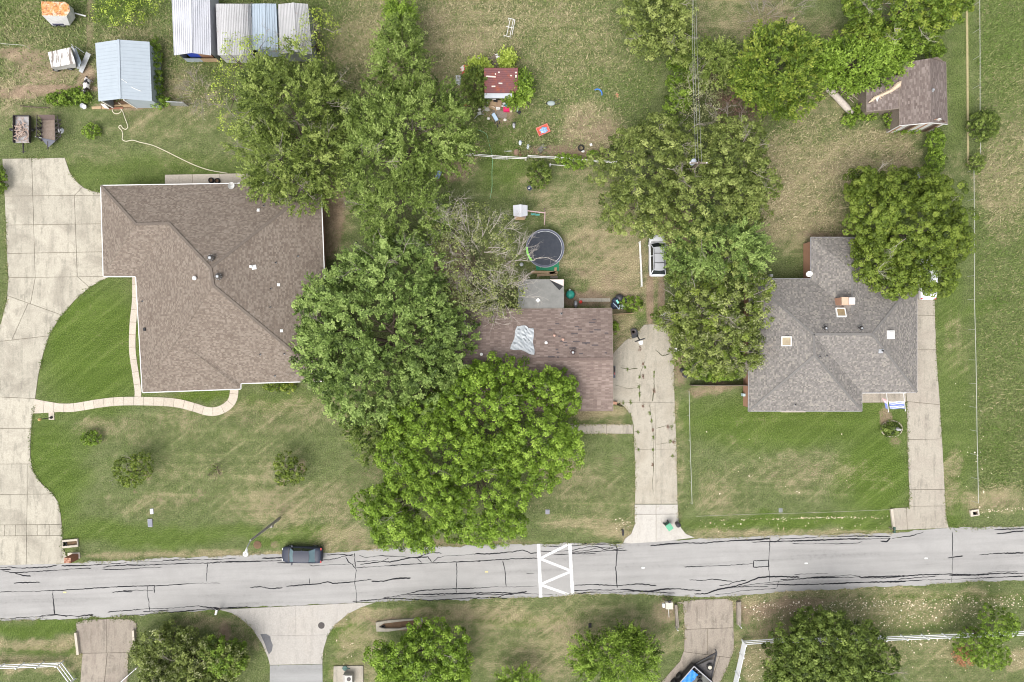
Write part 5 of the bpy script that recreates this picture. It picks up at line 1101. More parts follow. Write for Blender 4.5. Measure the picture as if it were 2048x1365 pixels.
# ------------------------------------------------------------------ vehicles
def wheel(root, p, r=.32, w=.2, ax='y', rim=GALV):
    M_ = Matrix.Rotation(math.pi / 2, 3, 'X')
    t = MB().lathe(p, [(r * .62, -w / 2), (r * .93, -w / 2), (r, -w * .3), (r, w * .3), (r * .93, w / 2), (r * .62, w / 2)], 20, M_=M_, cap=False).build('tyre', RUBBER, root)
    MB().lathe(p, [(r * .63, -w * .42), (r * .5, -w * .3), (r * .1, -w * .25), (r * .1, w * .25), (r * .5, w * .3), (r * .63, w * .42)], 14, M_=M_).build('rim', rim, t)
def car(name, label, px, py, ang, L, Wd, Ht, body, glassm, roofm=None, prof='sedan', rails=False, group=None):
    root = thing(name, label, 'car'); hl, hw = L / 2, Wd / 2
    if prof == 'sedan':
        X = [-1, -.985, -.93, -.80, -.5, 0, .4, .6, .80, .93, .985, 1]; Wf = [.62, .80, .91, .97, 1, 1, 1, .99, .95, .85, .70, .50]; Z = [.66, .86, .94, .97, .96, .93, .92, .90, .83, .74, .66, .55]
        bf, rf, rr, br = .56, .33, -.42, -.76; belt = .93
    else:
        X = [-1, -.985, -.94, -.80, -.5, 0, .4, .6, .80, .93, .985, 1]; Wf = [.74, .88, .95, .98, 1, 1, 1, .99, .95, .86, .72, .55]; Z = [.80, 1.0, 1.04, 1.06, 1.06, 1.05, 1.03, 1.0, .93, .83, .74, .62]
        bf, rf, rr, br = .56, .34, -.74, -.95; belt = 1.04
    V = []; F = []; sec = [(.90, .20), (1.0, .42), (1.0, .62)]
    for x, wf, z in zip(X, Wf, Z):
        w = hw * wf; row = [(-w * .90, .20), (-w, .42), (-w, .62), (-w * .98, z - .10), (-w * .91, z - .02), (-w * .55, z + .015), (0, z + .03)]
        row = row + [(-a, b) for a, b in row[-2::-1]]
        V += [Vector((x * hl, a, b)) for a, b in row]
    k = 13
    for i in range(len(X) - 1):
        for j in range(k - 1): F.append((i * k + j, (i + 1) * k + j, (i + 1) * k + j + 1, i * k + j + 1))
        F.append((i * k + k - 1, (i + 1) * k + k - 1, (i + 1) * k, i * k))
    F += [tuple(range(k))[::1], tuple(range((len(X) - 1) * k, len(X) * k))[::-1]]
    b = MB().add(V, F).build('body', body, root, smooth=True)
    # cabin
    bw, rw = hw * .90, hw * .70
    P = lambda x, y, z: Vector((x * hl, y, z))
    zb, zt = belt - .06, Ht - .05
    rm = roofm or body
    ro = MB(); nx_, ny_ = 6, 6; rv = []
    for i in range(nx_ + 1):
        for j in range(ny_ + 1):
            u, v = i / nx_, j / ny_ * 2 - 1; x = rr + (rf - rr) * u
            rv.append(P(x + (.03 * (1 - v * v)) * (1 if u > .5 else -1) * abs(2 * u - 1), v * rw * (1.0 - .05 * abs(2 * u - 1) ** 2), zt + .05 * (1 - v * v * .9) * (1 - .35 * (2 * u - 1) ** 2)))
    ro.add(rv, [(i * 7 + j, (i + 1) * 7 + j, (i + 1) * 7 + j + 1, i * 7 + j + 1) for i in range(6) for j in range(6)])
    ro.build('roof', rm, root, smooth=True)
    MB().add([P(bf, -bw, zb), P(bf, bw, zb), P(rf, rw * .96, zt), P(rf, -rw * .96, zt), P(bf + .05, 0, zb + .01), P(rf + .03, 0, zt + .03)], [(0, 4, 5, 3), (4, 1, 2, 5)]).build('windshield', glassm, root, smooth=True)
    MB().add([P(br, bw * .95, zb), P(br, -bw * .95, zb), P(rr, -rw * .96, zt), P(rr, rw * .96, zt)], [(0, 1, 2, 3)]).build('rear_window', glassm, root)
    for s in (-1, 1):
        for (x0, x1, u0, u1) in ((bf, -.02, rf, -.04), (-.06, br, -.08, rr)):
            MB().add([P(x0, s * bw, zb), P(x1, s * bw * (1 if x1 > -.5 else .96), zb), P(u1, s * rw, zt), P(u0, s * rw, zt)], [(0, 1, 2, 3) if s < 0 else (3, 2, 1, 0)]).build('side_window', GLASSM, root)
        for (x0, u0) in ((bf, rf), (-.04, -.06), (br, rr)):
            MB().bar(P(x0, s * bw, zb), P(u0, s * rw, zt), .07, .05).build('pillar', body, root)
        MB().box(P(bf - .10, s * (hw + .09), belt + .02), (.14, .17, .12)).build('mirror', body, root)
        MB().blob(P(.945, s * hw * .62, .64), (.11, .16, .07), 8, 5, 0).build('headlight', WTRIM, root, smooth=True)
        MB().box(P(-.955, s * hw * .74, .82), (.16, .26, .14), s * .25).build('taillight', plain('tail_red', (.5, .02, .02), (.4, .02, .02), 5, .3), root)
        for x in (.62, -.60): wheel(root, P(x, s * (hw - .12), .32))
        if rails: MB().tube([P(rf - .06, s * rw * .86, zt + .03), P(rf - .12, s * rw * .86, zt + .10), P(rr + .1, s * rw * .86, zt + .10), P(rr + .04, s * rw * .86, zt + .03)], .025, 6).build('roof_rail', BLACK, root)
    if rails:
        for x in (.05, -.4): MB().bar(P(x, -rw * .86, zt + .1), P(x, rw * .86, zt + .1), .05, .03).build('cross_bar', BLACK, root)
    MB().box(P(.985, 0, .42), (.10, hw * 1.3, .12)).build('front_bumper', BLACK, root); MB().box(P(-.985, 0, .45), (.10, hw * 1.4, .16)).build('rear_bumper', body, root)
    MB().box(P(bf + .065, 0, belt - .02), (.10, bw * 1.8, .03)).build('cowl', BLACK, root)
    root.location = W(px, py, 0.02); root.rotation_euler = (0, 0, ang); return root
SCREEN = plain('sky_lit_glass', (.10, .16, .18), (.08, .13, .15), 1.5, .08, spec=.7)
NAVY = paint('slate_blue_paint', (.022, .027, .046), .5)
c1 = car('parked_car', 'dark slate sedan parked on the street edge', 607.5, 1106, math.pi - .02, 4.35, 1.78, 1.42, NAVY, SCREEN)
WCAR = paint('white_car_paint', (.58, .59, .61), .3); SILV = paint('silver_roof', (.34, .35, .37), .35)
c2 = car('parked_car', 'white crossover with roof rails parked under the trees', 1312, 513, math.pi / 2 + .01, 4.5, 1.80, 1.60, WCAR, GLASSM, SILV, 'suv', True)
c3 = car('parked_car', 'white car mostly hidden under the dense oak', 1848, 558, math.pi / 2, 4.6, 1.82, 1.45, paint('white_sedan_paint', (.76, .77, .79), .25), GLASSM)

# horse trailer, top left
IV = plain('trailer_white', (.54, .54, .54), (.44, .44, .43), 3, .6); 
rt = NT('rusting_white_roof'); co_ = rt.n('TexCoord').outputs['Object']; na = rt.noise(co_, .9, 6, .7, .5); nb = rt.noise(co_, 5, 5, .7)
colr = rt.mix(rt.mapr(na, .38, .52, 0, 1), (.55, .50, .42), (.50, .24, .08)); colr = rt.mix(rt.mapr(nb, .48, .60, 0, .9), colr, (.26, .09, .03)); rt.set(col=colr, rough=.85)
ht = thing('horse_trailer', 'rounded white horse trailer with rusty orange roof', 'trailer', W(116, 28, 0))
zt = 2.2
ol = [(82, 3), (130, 4), (138, 10), (140, 22), (133, 33), (84, 31)]
lowr = [(88, 8), (138, 8), (151, 22), (152, 38), (145, 50), (104, 51), (92, 36)]
top = WL(ol, zt); low = WL([(86, 9), (134, 9), (147, 18), (151, 36), (140, 51), (104, 51)], .6)
n = len(top)
MB().add([t for t in top] + [t + Vector((0, 0, .06)) + (W(110, 18, zt) - t) * .08 for t in top], [(i, (i + 1) % n, n + (i + 1) % n, n + i) for i in range(n)] + [tuple(range(n, 2 * n))[::-1]]).build('roof', rt.m, ht)
MB().add(low + top, [(i, (i + 1) % n, n + (i + 1) % n, n + i)[::-1] for i in range(n)]).build('body', IV, ht)
MB().add([W(132, 33, 1.6), W(139, 28, 1.6), W(139.5, 30, 1.45), W(133, 35, 1.45)], [(0, 1, 2, 3)]).build('vent_slot', BLACK, ht)
MB().bar(W(106, 49, .75), W(128, 48.5, .75), .12, .3).build('door_gap', plain('navy_shadow', (.05, .05, .10), (.08, .08, .12), 5, .6), ht)
MB().bar(W(150, 27, .5), W(172, 33, .5), .12, .1).build('tongue', WTRIM, ht); MB().tube([W(172, 33, 0), W(172, 33, .6)], .05).build('jack', DARK, ht)
for x, y in ((108, 50), (124, 50)): wheel(ht, W(x, y, .32))
# stripped livestock shelter with loose gate panel
wb = thing('stock_trailer', 'boxy white stock trailer with dark roof stains', 'trailer', W(132, 118, 0))
tp_ = WL([(95.5, 105), (141, 95), (151, 127), (103, 136)], 1.9); lw = WL([(105, 115), (143, 107), (152, 136), (111, 141)], .4)
STN = NT('stained_white'); co_ = STN.n('TexCoord').outputs['Object']; w1 = STN.noise(STN.n('VectorMath', {0: co_, 1: (2.4, .5, 1)}, operation='MULTIPLY').outputs[0], 1.1, 3)
STN.set(col=STN.mix(STN.mapr(w1, .50, .58), (.56, .55, .53), (.17, .145, .125)), rough=.7)
MB().add(tp_, [(3, 2, 1, 0)]).build('roof', STN.m, wb)
MB().add(lw + tp_, [(i, (i + 1) % 4, 4 + (i + 1) % 4, 4 + i)[::-1] for i in range(4)]).build('body', IV, wb)
for a, b in (((105, 134.5), (122, 131)), ((135, 129), (148, 126))): MB().bar(W(*a, 1.5), W(*b, 1.5), .12, .3).build('window_slot', plain('slot_dark', (.04, .04, .10), (.06, .06, .1), 5, .5), wb)
for i in range(5):
    f = i / 4; MB().bar(W(143 + 5 * f, 93 + 4 * f, 1.9), W(155 + 6 * f, 138 - 0 * f, .2), .06, .06).build('rail', GALV, wb)
for x, y in ((112, 140), (140, 137)): wheel(wb, W(x, y, .32))
gp = thing('gate_panel', 'grey slatted gate panel leaning by the stock trailer', 'gate', W(168, 125, 0))
for i in range(7): MB().bar(W(173 - 12 * 0 + i * 1.35, 104 + i * .8, .9), W(158 + i * 1.1, 143 + i * .6, .2), .07, .05).build('slat', GALV, gp)
for f in (.1, .9): MB().bar(W(173, 104, .85).lerp(W(158, 143, .15), f), W(181.5, 109, .85).lerp(W(165, 147, .15), f), .07, .04).build('cross_rail', GALV, gp)
gp2 = thing('gate_panel', 'pale blue sheet panel leaning behind the stock trailer', 'gate', W(155, 115, 0))
MB().add(WL([(146, 96), (152, 97), (163, 125), (158, 135)], 1.0), [(3, 2, 1, 0)]).build('sheet', BLUEMET, gp2)
MB().bar(W(143, 89, 1.1), W(149, 99, 1.1), .05).bar(W(150, 93, 1.0), W(168, 106, 1.0), .05).build('rail', GALV, gp2)

# utility trailers at the left
ut = thing('utility_trailer', 'small utility trailer loaded with brown scrap wood', 'trailer', W(44, 260, 0))
MB().box(W(44, 259, .6), (1.75, 2.95, .08)).build('deck', metalroof('deck_steel', (.34, .33, .33), rust=.35, rustc=(.24, .15, .11), dirt=.4), ut)
for s in (-1, 1): MB().bar(W(44 + s * 16, 232, .85), W(44 + s * 16, 286, .85), .05, .35).build('side_rail', DARK, ut); wheel(ut, W(44 + s * 19, 260, .3), .3, .2)
MB().bar(W(28, 232, .85), W(60, 232, .85), .05, .35).build('end_rail', DARK, ut); MB().bar(W(46, 287, .55), W(47, 307, .5), .1, .1).build('tongue', DARK, ut); MB().bar(W(43, 303, .5), W(52, 304, .5), .06, .06).build('coupler', DARK, ut)
sw = MB()
for k in range(46):
    x, y = rnd.uniform(32, 56), rnd.uniform(246, 284); a = rnd.uniform(0, 3.14); r = rnd.uniform(2, 9); z = rnd.uniform(.68, .95)
    sw.bar(W(x - r * math.cos(a), y - r * math.sin(a), z), W(x + r * math.cos(a), y + r * math.sin(a), z + rnd.uniform(-.05, .1)), rnd.uniform(.05, .12), .04)
sw.build('scrap_wood', plain('scrap', (.27, .18, .14), (.38, .32, .28), 9, .95), None, label='heap of brown broken boards on the small utility trailer', cat='wood', kind='stuff')
lt = thing('utility_trailer', 'open box trailer with black lattice sides and tailgate', 'trailer', W(97, 262, 0))
MB().box(W(97, 261, .5), (1.5, 2.4, .07)).build('deck', plain('brown_deck', (.16, .125, .10), (.22, .175, .145), 5, .95), lt)
MB().add([W(85, 241, .55), W(111, 240, .55), W(109, 230, 1.5), W(75, 230, 1.5)], [(0, 1, 2, 3)]).build('tailgate', plain('brown_gate', (.15, .11, .10), (.11, .085, .08), 5, .9), lt)
for s in (-1, 1):
    x0 = 84 if s < 0 else 110; xt = 73 if s < 0 else 122
    MB().bar(W(x0, 240, .55), W(x0 + s * 1, 283, .55), .07).build('lower_rail', DARK, lt); MB().bar(W(xt + (1 if s < 0 else -8), 230 if s < 0 else 232, 1.4), W(xt, 275, 1.4), .07).build('top_rail', DARK, lt)
    for i in range(5):
        f0 = i / 5; q0 = (x0, 240 + 43 * f0); q1 = (xt, 236 + 40 * (f0 + .1)); q2 = (x0, 240 + 43 * (f0 + .2))
        MB().bar(W(*q0, .55), W(*q1, 1.35), .075).build('lattice_bar', DARK, lt); MB().bar(W(*q1, 1.35), W(*q2, .55), .075).build('lattice_bar', DARK, lt)
MB().add([W(82, 276, .6), W(112, 282, .6), W(97, 295, .55), W(88, 285, .6)], [(0, 3, 2, 1)]).build('tongue_plate', plain('blue_grey_plate', (.10, .11, .14), (.13, .13, .15), 5, .6), lt)
MB().bar(W(96, 283, .55), W(95.5, 299, .5), .1).build('tongue', DARK, lt)
MB().bar(W(70, 274, .7), W(84, 276, .7), .06).build('lattice_bar', GALV, lt)
for s in (-1, 1): wheel(lt, W(97 + s * 20, 258, .3), .3, .2)
MB().lathe(W(123, 262, 1.0), [(.3, 0), (.32, .1), (.15, .25)], 12).build('spare_hub', GALV, lt)

# black trailer on the lower right driveway
bt = thing('dump_trailer', 'black trailer with blue tarp and forked tongue on brown driveway', 'trailer')
zf = 1.25; c0 = W(1388, 1333, zf); c1_ = W(1425, 1365.5, zf); ex = (c1_ - c0).normalized(); ey = Vector((-ex.y, ex.x, 0)); 
if ey.y > 0: ey = -ey
Wt = (c1_ - c0).length + .3; Lt = 5.0; bt.location = (c0.x, c0.y, 0)
PT = lambda a, b, z: Vector((c0.x, c0.y, 0)) + ex * a + ey * b + Vector((0, 0, z))
BOXP = plain('trailer_black', (.016, .016, .02), (.03, .03, .033), 5, .4); BED = plain('trailer_bed', (.15, .155, .14), (.11, .11, .10), 3, .85)
MB().add([PT(0, 0, .6), PT(Wt, 0, .6), PT(Wt, Lt, .6), PT(0, Lt, .6)], [(0, 1, 2, 3)]).build('bed', BED, bt)
for a, b in (((0, 0), (Wt, 0)), ((0, 0), (0, Lt)), ((Wt, 0), (Wt, Lt)), ((0, Lt), (Wt, Lt))):
    MB().bar(PT(*a, .8), PT(*b, .8), .07, .9).build('side_panel', BOXP, bt); MB().bar(PT(*a, zf + .03), PT(*b, zf + .03), .1, .06).build('top_rim', GREYTRIM, bt)
tip = W(1433, 1306, .6)
tg = MB()
for s in (.25, Wt - .25): tg.bar(PT(s, 0, .55), tip, .14, .14)
tg.bar(PT(Wt * .5, -.05, .6), PT(.3, -.05, .6), .3, .1); tg.build('tongue', BOXP, bt)
MB().add([PT(.5, -.1, .62), PT(Wt - .4, -.1, .62), tip.lerp(PT(Wt * .5, 0, .62), .35) + Vector((.25, 0, 0)), tip.lerp(PT(Wt * .5, 0, .62), .35) - Vector((.2, 0, 0))], [(0, 3, 2, 1)]).build('toolbox_plate', plain('mesh_plate', (.10, .09, .09), (.07, .07, .07), 9, .7), bt)
MB().bar(tip, tip + Vector((-.1, .35, .0)), .12, .12).build('coupler', BOXP, bt)
sp = W(1419, 1334, .7); MB().lathe(sp, [(.25, 0), (.34, .05), (.36, .14), (.25, .2)], 18).build('spare_tyre', RUBBER, bt); MB().lathe(sp + Vector((0, 0, .16)), [(.24, 0), (.2, .04), (.06, .06)], 16).build('spare_rim', plain('cream_rim', (.5, .47, .4), (.4, .37, .3), 6, .5), bt)
for s in (-.15, Wt + .15):
    for k in (2.0, 2.9):
        q = PT(s, k, .35); MX = Matrix((ex, ey, Vector((0, 0, 1)))).transposed() @ Matrix.Rotation(math.pi / 2, 3, 'Y'); MB().lathe(q, [(.2, -.11), (.33, -.11), (.36, 0), (.33, .11), (.2, .11)], 16, M_=MX).build('tyre', RUBBER, bt)
bl = MB(); gv = []
for i in range(9):
    for j in range(9): gv.append(PT(.15 + .95 * i / 8, .45 + 1.8 * j / 8, .95 + .10 * math.sin(i * 1.3) * math.sin(j * 1.7) + rnd.uniform(0, .06)))
bl.add(gv, [(i * 9 + j, (i + 1) * 9 + j, (i + 1) * 9 + j + 1, i * 9 + j + 1) for i in range(8) for j in range(8)]); bl.build('blue_tarp', plain('bright_blue_tarp', (.02, .16, .55), (.03, .24, .66), 4, .45), None, True, label='bright blue tarp bundle in the black trailer', cat='tarp')
for k, (a, b) in enumerate(((.75, .35), (1.45, .55), (1.9, 1.0))):
    MB().lathe(PT(a, b, .62), [(.12, .0), (.26, .02), (.3, .1), (.26, .2), (.12, .2), (.1, .1)], 16, cap=False).build('loose_tyre', RUBBER, None, label=['first loose tyre near the front corner of the black trailer', 'middle loose tyre inside the black trailer', 'rear loose tyre inside the black trailer'][k], cat='tyre')

# ------------------------------------------------------------------ cow beside the blue shed
COWM = NT('holstein_hide'); co_ = COWM.n('TexCoord').outputs['Object']; nn_ = COWM.noise(co_, 1.6, 2, .4, .4)
COWM.set(col=COWM.mix(COWM.mapr(nn_, .47, .52), (.70, .66, .64), (.018, .015, .016)), rough=.8)
cow = thing('cow', 'black and white cow standing left of the blue shed', 'cow')
J = {'hip': (0, -.55, .98), 'belly': (0, 0, .90), 'chest': (0, .50, .92), 'neck': (.05, .80, 1.02), 'poll': (.10, 1.08, 1.0), 'muzzle': (.16, 1.36, .70), 'tailhead': (0, -.78, 1.08), 'tail': (.03, -.86, .75), 'tailend': (.04, -.84, .45)}
rad = {'hip': (.27, .30), 'belly': (.33, .36), 'chest': (.27, .32), 'neck': (.15, .20), 'poll': (.115, .13), 'muzzle': (.075, .07), 'tailhead': (.07, .08), 'tail': (.02, .02), 'tailend': (.035, .035)}
ed = [('hip', 'belly'), ('belly', 'chest'), ('chest', 'neck'), ('neck', 'poll'), ('poll', 'muzzle'), ('hip', 'tailhead'), ('tailhead', 'tail'), ('tail', 'tailend')]
for s in (-1, 1):
    nm = 'l' if s < 0 else 'r'; f = .06 * s
    for kk, (p, r) in {'sh': ((s * .19, .50 + f, .72), .13), 'kn': ((s * .20, .52 + f, .40), .06), 'fet': ((s * .20, .50 + f, .10), .045), 'hoof': ((s * .20, .54 + f, .03), .05)}.items(): J[kk + nm] = p; rad[kk + nm] = (r, r)
    for kk, (p, r) in {'st': ((s * .20, -.42 - f, .68), .15), 'hk': ((s * .19, -.66 - f, .40), .06), 'hf': ((s * .19, -.60 - f, .10), .045), 'hh': ((s * .19, -.55 - f, .03), .05)}.items(): J[kk + nm] = p; rad[kk + nm] = (r, r)
    ed += [('chest', 'sh' + nm), ('sh' + nm, 'kn' + nm), ('kn' + nm, 'fet' + nm), ('fet' + nm, 'hoof' + nm), ('hip', 'st' + nm), ('st' + nm, 'hk' + nm), ('hk' + nm, 'hf' + nm), ('hf' + nm, 'hh' + nm)]
ks = list(J); me = bpy.data.meshes.new('body'); me.from_pydata([J[k] for k in ks], [(ks.index(a), ks.index(b)) for a, b in ed], [])
ob = link(bpy.data.objects.new('body', me)); ob.parent = cow; me.materials.append(COWM.m)
bmm = bmesh.new(); bmm.from_mesh(me); lay = bmm.verts.layers.skin.verify()
for i, v in enumerate(bmm.verts): v[lay].radius = rad[ks[i]]; v[lay].use_root = (ks[i] == 'hip')
bmm.to_mesh(me); bmm.free()
ob.modifiers.new('skin', 'SKIN').use_smooth_shade = True; ob.modifiers.new('sub', 'SUBSURF').levels = 2; ob.modifiers['sub'].render_levels = 2
for s in (-1, 1):
    MB().add([Vector((.10 + s * .08, 1.04, 1.08)), Vector((.10 + s * .30, 1.00, 1.04)), Vector((.10 + s * .30, 1.08, 1.0)), Vector((.10 + s * .12, 1.12, 1.03))], [(0, 1, 2, 3), (3, 2, 1, 0)]).build('ear', BLACK, cow)
cow.location = W(182, 172, 0); cow.rotation_euler = (0, 0, math.pi - .17); cow.scale = (.86, .86, .9)
# ------------------------------------------------------------------ fences
def rail_fence(name, label, pts, zs, post_step, h, mat, rw=.05, rh=.12, pw=.11, round_=False, cat='fence'):
    P = [W(*p) for p in pts]; root = thing(name, label, cat, P[0])
    for i in range(len(P) - 1):
        a, b = P[i], P[i + 1]; L = (b - a).length; n = max(1, round(L / post_step)); d = (b - a).normalized(); nn = Vector((-d.y, d.x, 0)) * .0
        for k in range(n + (1 if i == len(P) - 2 else 0)):
            q = a.lerp(b, k / n); o = MB()
            if round_: o.tube([q - Vector((0, 0, .1)), q + Vector((0, 0, h))], pw / 2, 8)
            else: o.box(q + Vector((0, 0, h / 2)), (pw, pw, h), math.atan2(d.y, d.x))
            po = o.build('post', mat, root)
            if not round_: MB().box(q + Vector((0, 0, h + .02)), (pw * 1.25, pw * 1.25, .04), math.atan2(d.y, d.x)).build('post_cap', mat, po)
        for z in zs:
            for k in range(n):
                s, e_ = a.lerp(b, k / n) + d * pw * .5, a.lerp(b, (k + 1) / n) - d * pw * .5; u = Vector((0, 0, z)); o = MB()
                if round_: o.tube([s + u, e_ + u], rw / 2, 6)
                else: o.bar(s + u, e_ + u, rw, rh)
                o.build('rail', mat, root)
    return root
VINYL = plain('white_vinyl', (.82, .83, .85), (.76, .77, .80), 4, .4, grime=.12)
PIPE = plain('white_pipe', (.72, .71, .68), (.60, .59, .56), 5, .6)
rail_fence('rail_fence', 'white three rail fence at the lower left corner', [(-30, 1329), (127, 1323), (152, 1357)], (.35, .75, 1.15), 2.4, 1.35, VINYL)
rail_fence('rail_fence', 'white rail fence running right of the lower left driveway', [(285, 1326), (238, 1368)], (.35, .75, 1.15), 2.4, 1.35, VINYL)
rail_fence('rail_fence', 'long white three rail fence behind the large dark tree', [(1484, 1280), (1545, 1276), (1760, 1272), (2090, 1259)], (.35, .75, 1.15), 2.4, 1.35, VINYL)
sl = rail_fence('slat_fence', 'white close slatted fence along the lower right driveway', [(1484, 1281.5), (1479, 1305), (1462, 1380)], (.22, .40, .58, .76, .94, 1.12, 1.28), 2.6, 1.4, VINYL, rw=.04, rh=.12)
rail_fence('pipe_fence', 'white pipe fence with gate left of the wagon', [(930, 312), (985, 317), (1014, 319), (1052, 321)], (.55, 1.1), 2.2, 1.2, PIPE, rw=.075, pw=.12, round_=True)
rail_fence('pipe_fence', 'white pipe fence right of the vine below the weeds', [(1056, 317), (1110, 320), (1180, 326), (1230, 329)], (.6, 1.1), 2.4, 1.2, PIPE, rw=.085, pw=.12, round_=True)
gt = thing('wire_gate', 'small grey wire gate in the white pipe fence', 'gate', W(999, 319, 0))
MB().bar(W(986, 317.5, .15), W(1011, 318.5, .15), .04).bar(W(986, 317.5, 1.15), W(1011, 318.5, 1.15), .04).build('frame', PIPE, gt)
for k in range(9): x = 987 + k * 3; MB().bar(Vector((W(x, 318, 0).x, W(x, 318, 0).y, .15)), Vector((W(x, 318, 0).x, W(x, 318, 0).y, 1.15)), .015).build('wire', GALV, gt)
rail_fence('pipe_rail', 'short pale pipe rail with two round posts below the vine', [(1100, 332), (1130, 334)], (.5,), 1.6, .6, PIPE, rw=.07, pw=.22, round_=True)
rail_fence('pipe_fence', 'white pipe fence beside the white parked crossover', [(1277, 486), (1278.5, 516), (1280, 546), (1281, 574)], (.5, 1.0), 1.7, 1.1, PIPE, rw=.10, pw=.10, round_=True)
WIRE = plain('fence_wire', (.46, .46, .42), (.36, .36, .33), 6, .6)
def wire_fence(label, pts, h=1.15, step=3.0, top=.055):
    return rail_fence('wire_fence', label, pts, (h,), step, h + .02, WIRE, rw=top, pw=.035, round_=True)
wire_fence('thin pale wire fence along the upper right field', [(1945, -40), (1946, 120), (1946, 235)])
wire_fence('short pale wire fence between the two right hand shrubs', [(1947, 278), (1947, 318)])
wire_fence('long thin pale wire fence along the lower right field', [(1934, 345), (1935, 460), (1935, 600), (1938, 720), (1940, 860), (1943, 1002)])
wire_fence('thin pale wire fence left of the grey house lawn', [(1374, 782), (1376, 880), (1380, 1005)], .9, 2.6, .05)
wire_fence('white wire fence at the top edge beside the power lines', [(1366, -30), (1368, 35)], 1.1)
wire_fence('old wire fence at the left edge below the horse trailer', [(-20, 88), (20, 95), (60, 98)], .9, 2.0, .04)
# brick screen wall left of the grey house and board fence by the middle house
scr = thing('board_fence', 'low brown board fence between shrub and grey house', 'fence', W(1432, 770, 0))
for k in range(26): x = 1380 + k * 4.2; MB().box(Vector((W(x, 770, 0).x, W(x, 770, 0).y, .8)), (.21, .05, 1.6)).build('board', WOOD, scr)
fb = thing('board_fence', 'low board fence jutting from the middle house corner', 'fence', W(1245, 628, 0))
for k in range(13): x = 1225 + k * 3.1; MB().box(Vector((W(x, 629.5 - k * .1, 0).x, W(x, 629.5 - k * .1, 0).y, .6)), (.15, .04, 1.2)).build('board', TANWOOD, fb)
lf = MB().bar(W(337, 207, .6), W(372, 209, .6), .08, 1.2).build('wall_panel', GALV, None, label='short grey metal panel wall right of the blue shed', cat='wall')
# thin edging line across the grey house lawn
MB().tube([W(1392, 1033, .03), W(1500, 1029, .03), W(1620, 1026, .03), W(1778, 1020, .03)], .02, 5).build('edging', plain('dull_edging', (.36, .36, .28), (.28, .29, .2), 5, .9), None, label='thin pale edging line across the grey house verge', cat='edging')
MB().bar(W(1934, 20, .02), W(1936, 330, .02), .22, .05).build('edging', plain('straw_line', (.36, .31, .17), (.28, .24, .13), 3, .95), None, label='straw coloured mown line inside the upper right fence', cat='edging')

# ------------------------------------------------------------------ street furniture
sp_b = W(558, 1038, 0); sl_ = thing('street_lamp', 'tall grey street lamp leaning its arm over the street', 'street lamp', sp_b)
WPOLE = plain('pole_grey', (.36, .34, .31), (.27, .25, .23), 5, .8)
MB().tube([sp_b, sp_b + Vector((0, 0, 8.3))], [.16, .10], 10).build('pole', WPOLE, sl_)
tpz = sp_b + Vector((0, 0, 8.2)); la = W(492, 1105, 8.7)
MB().tube([tpz, tpz.lerp(la, .5) + Vector((0, 0, .35)), la + Vector((0, 0, .05))], [.05, .045, .04], 8).build('arm', GALV, sl_)
d = (la - tpz); an = math.atan2(d.y, d.x)
hd = MB(); hd.blob(la + Vector((math.cos(an) * .15, math.sin(an) * .15, 0)), (.28, .28, .11), 12, 6, 0); hd.bar(la - Vector((math.cos(an) * .35, math.sin(an) * .35, 0)), la, .2, .12)
o = hd.build('lamp_head', WTRIM, sl_, smooth=True); MB().lathe(la + Vector((math.cos(an) * .15, math.sin(an) * .15, .09)), [(.05, 0), (.05, .08)], 8).build('photocell', DARK, o)
MB().box(sp_b + Vector((.1, -.1, 2.6)), (.25, .25, .5)).build('meter_box', WPOLE, sl_)
pp = W(1398, 325, 9.2); pb = Vector((pp.x, pp.y, 0)); up_ = thing('power_pole', 'wooden power pole with transformer rising through the wide tree', 'power pole', pb)
MB().tube([pb, pp], [.19, .13], 10).build('pole', BARK, up_); MB().bar(pp + Vector((-.9, 0, -.3)), pp + Vector((.9, 0, -.3)), .1, .12).build('cross_arm', WOOD, up_)
MB().lathe(pp + Vector((-.35, .25, -1.3)), [(.24, 0), (.26, .1), (.26, .75), (.1, .85)], 12).build('transformer', plain('transformer_grey', (.42, .46, .52), (.36, .4, .45), 6, .5), up_)
for i, dx in enumerate((-.8, -.1, .8)):
    MB().lathe(pp + Vector((dx, 0, -.24)), [(.05, 0), (.07, .08), (.04, .16)], 8).build('insulator', WTRIM, up_)
    a = pp + Vector((dx * .35, 0, -.06)); b = W((1384, 1386.5, 1390)[i], -120, 9.0); q = [a.lerp(b, k / 12) - Vector((0, 0, 1.2 * 4 * (k / 12) * (1 - k / 12) * .35)) for k in range(13)]
    MB().tube(q, .011, 5).build('power_line', plain('line_grey', (.40, .40, .38), (.36, .36, .34), 5, .5), up_)
tree('twig_cluster', 'pale bare forked branch lying on the brush heap', [(1455, 205, .9, 6, 6, .3)], 'thin', 'brown', cat='branch', dens=.1, twigs=2, tw_r=.06, tw_L=1.8, twigmat=PALEBARK, trunk=False)
# lamp post on the walkway pad
MB().prism(WL([(97.5, 824), (108.5, 824), (109, 840), (98, 840)]), 0, .05).build('lamp_pad', CONC_W, None, kind='structure', label='small concrete pad beside the curving walkway', cat='pad')
lb = W(103, 835.5, .05); lp = thing('lamp_post', 'short black garden lamp post on the small pad', 'lamp', lb)
MB().lathe(lb, [(.16, 0), (.14, .12), (.05, .2), (.045, 1.75)], 10).build('post', BLACK, lp); MB().lathe(lb + Vector((0, 0, 1.75)), [(.08, 0), (.14, .05), (.16, .25), (.04, .38)], 8).build('lantern', plain('amber_lantern', (.5, .33, .12), (.4, .25, .1), 5, .3), lp)
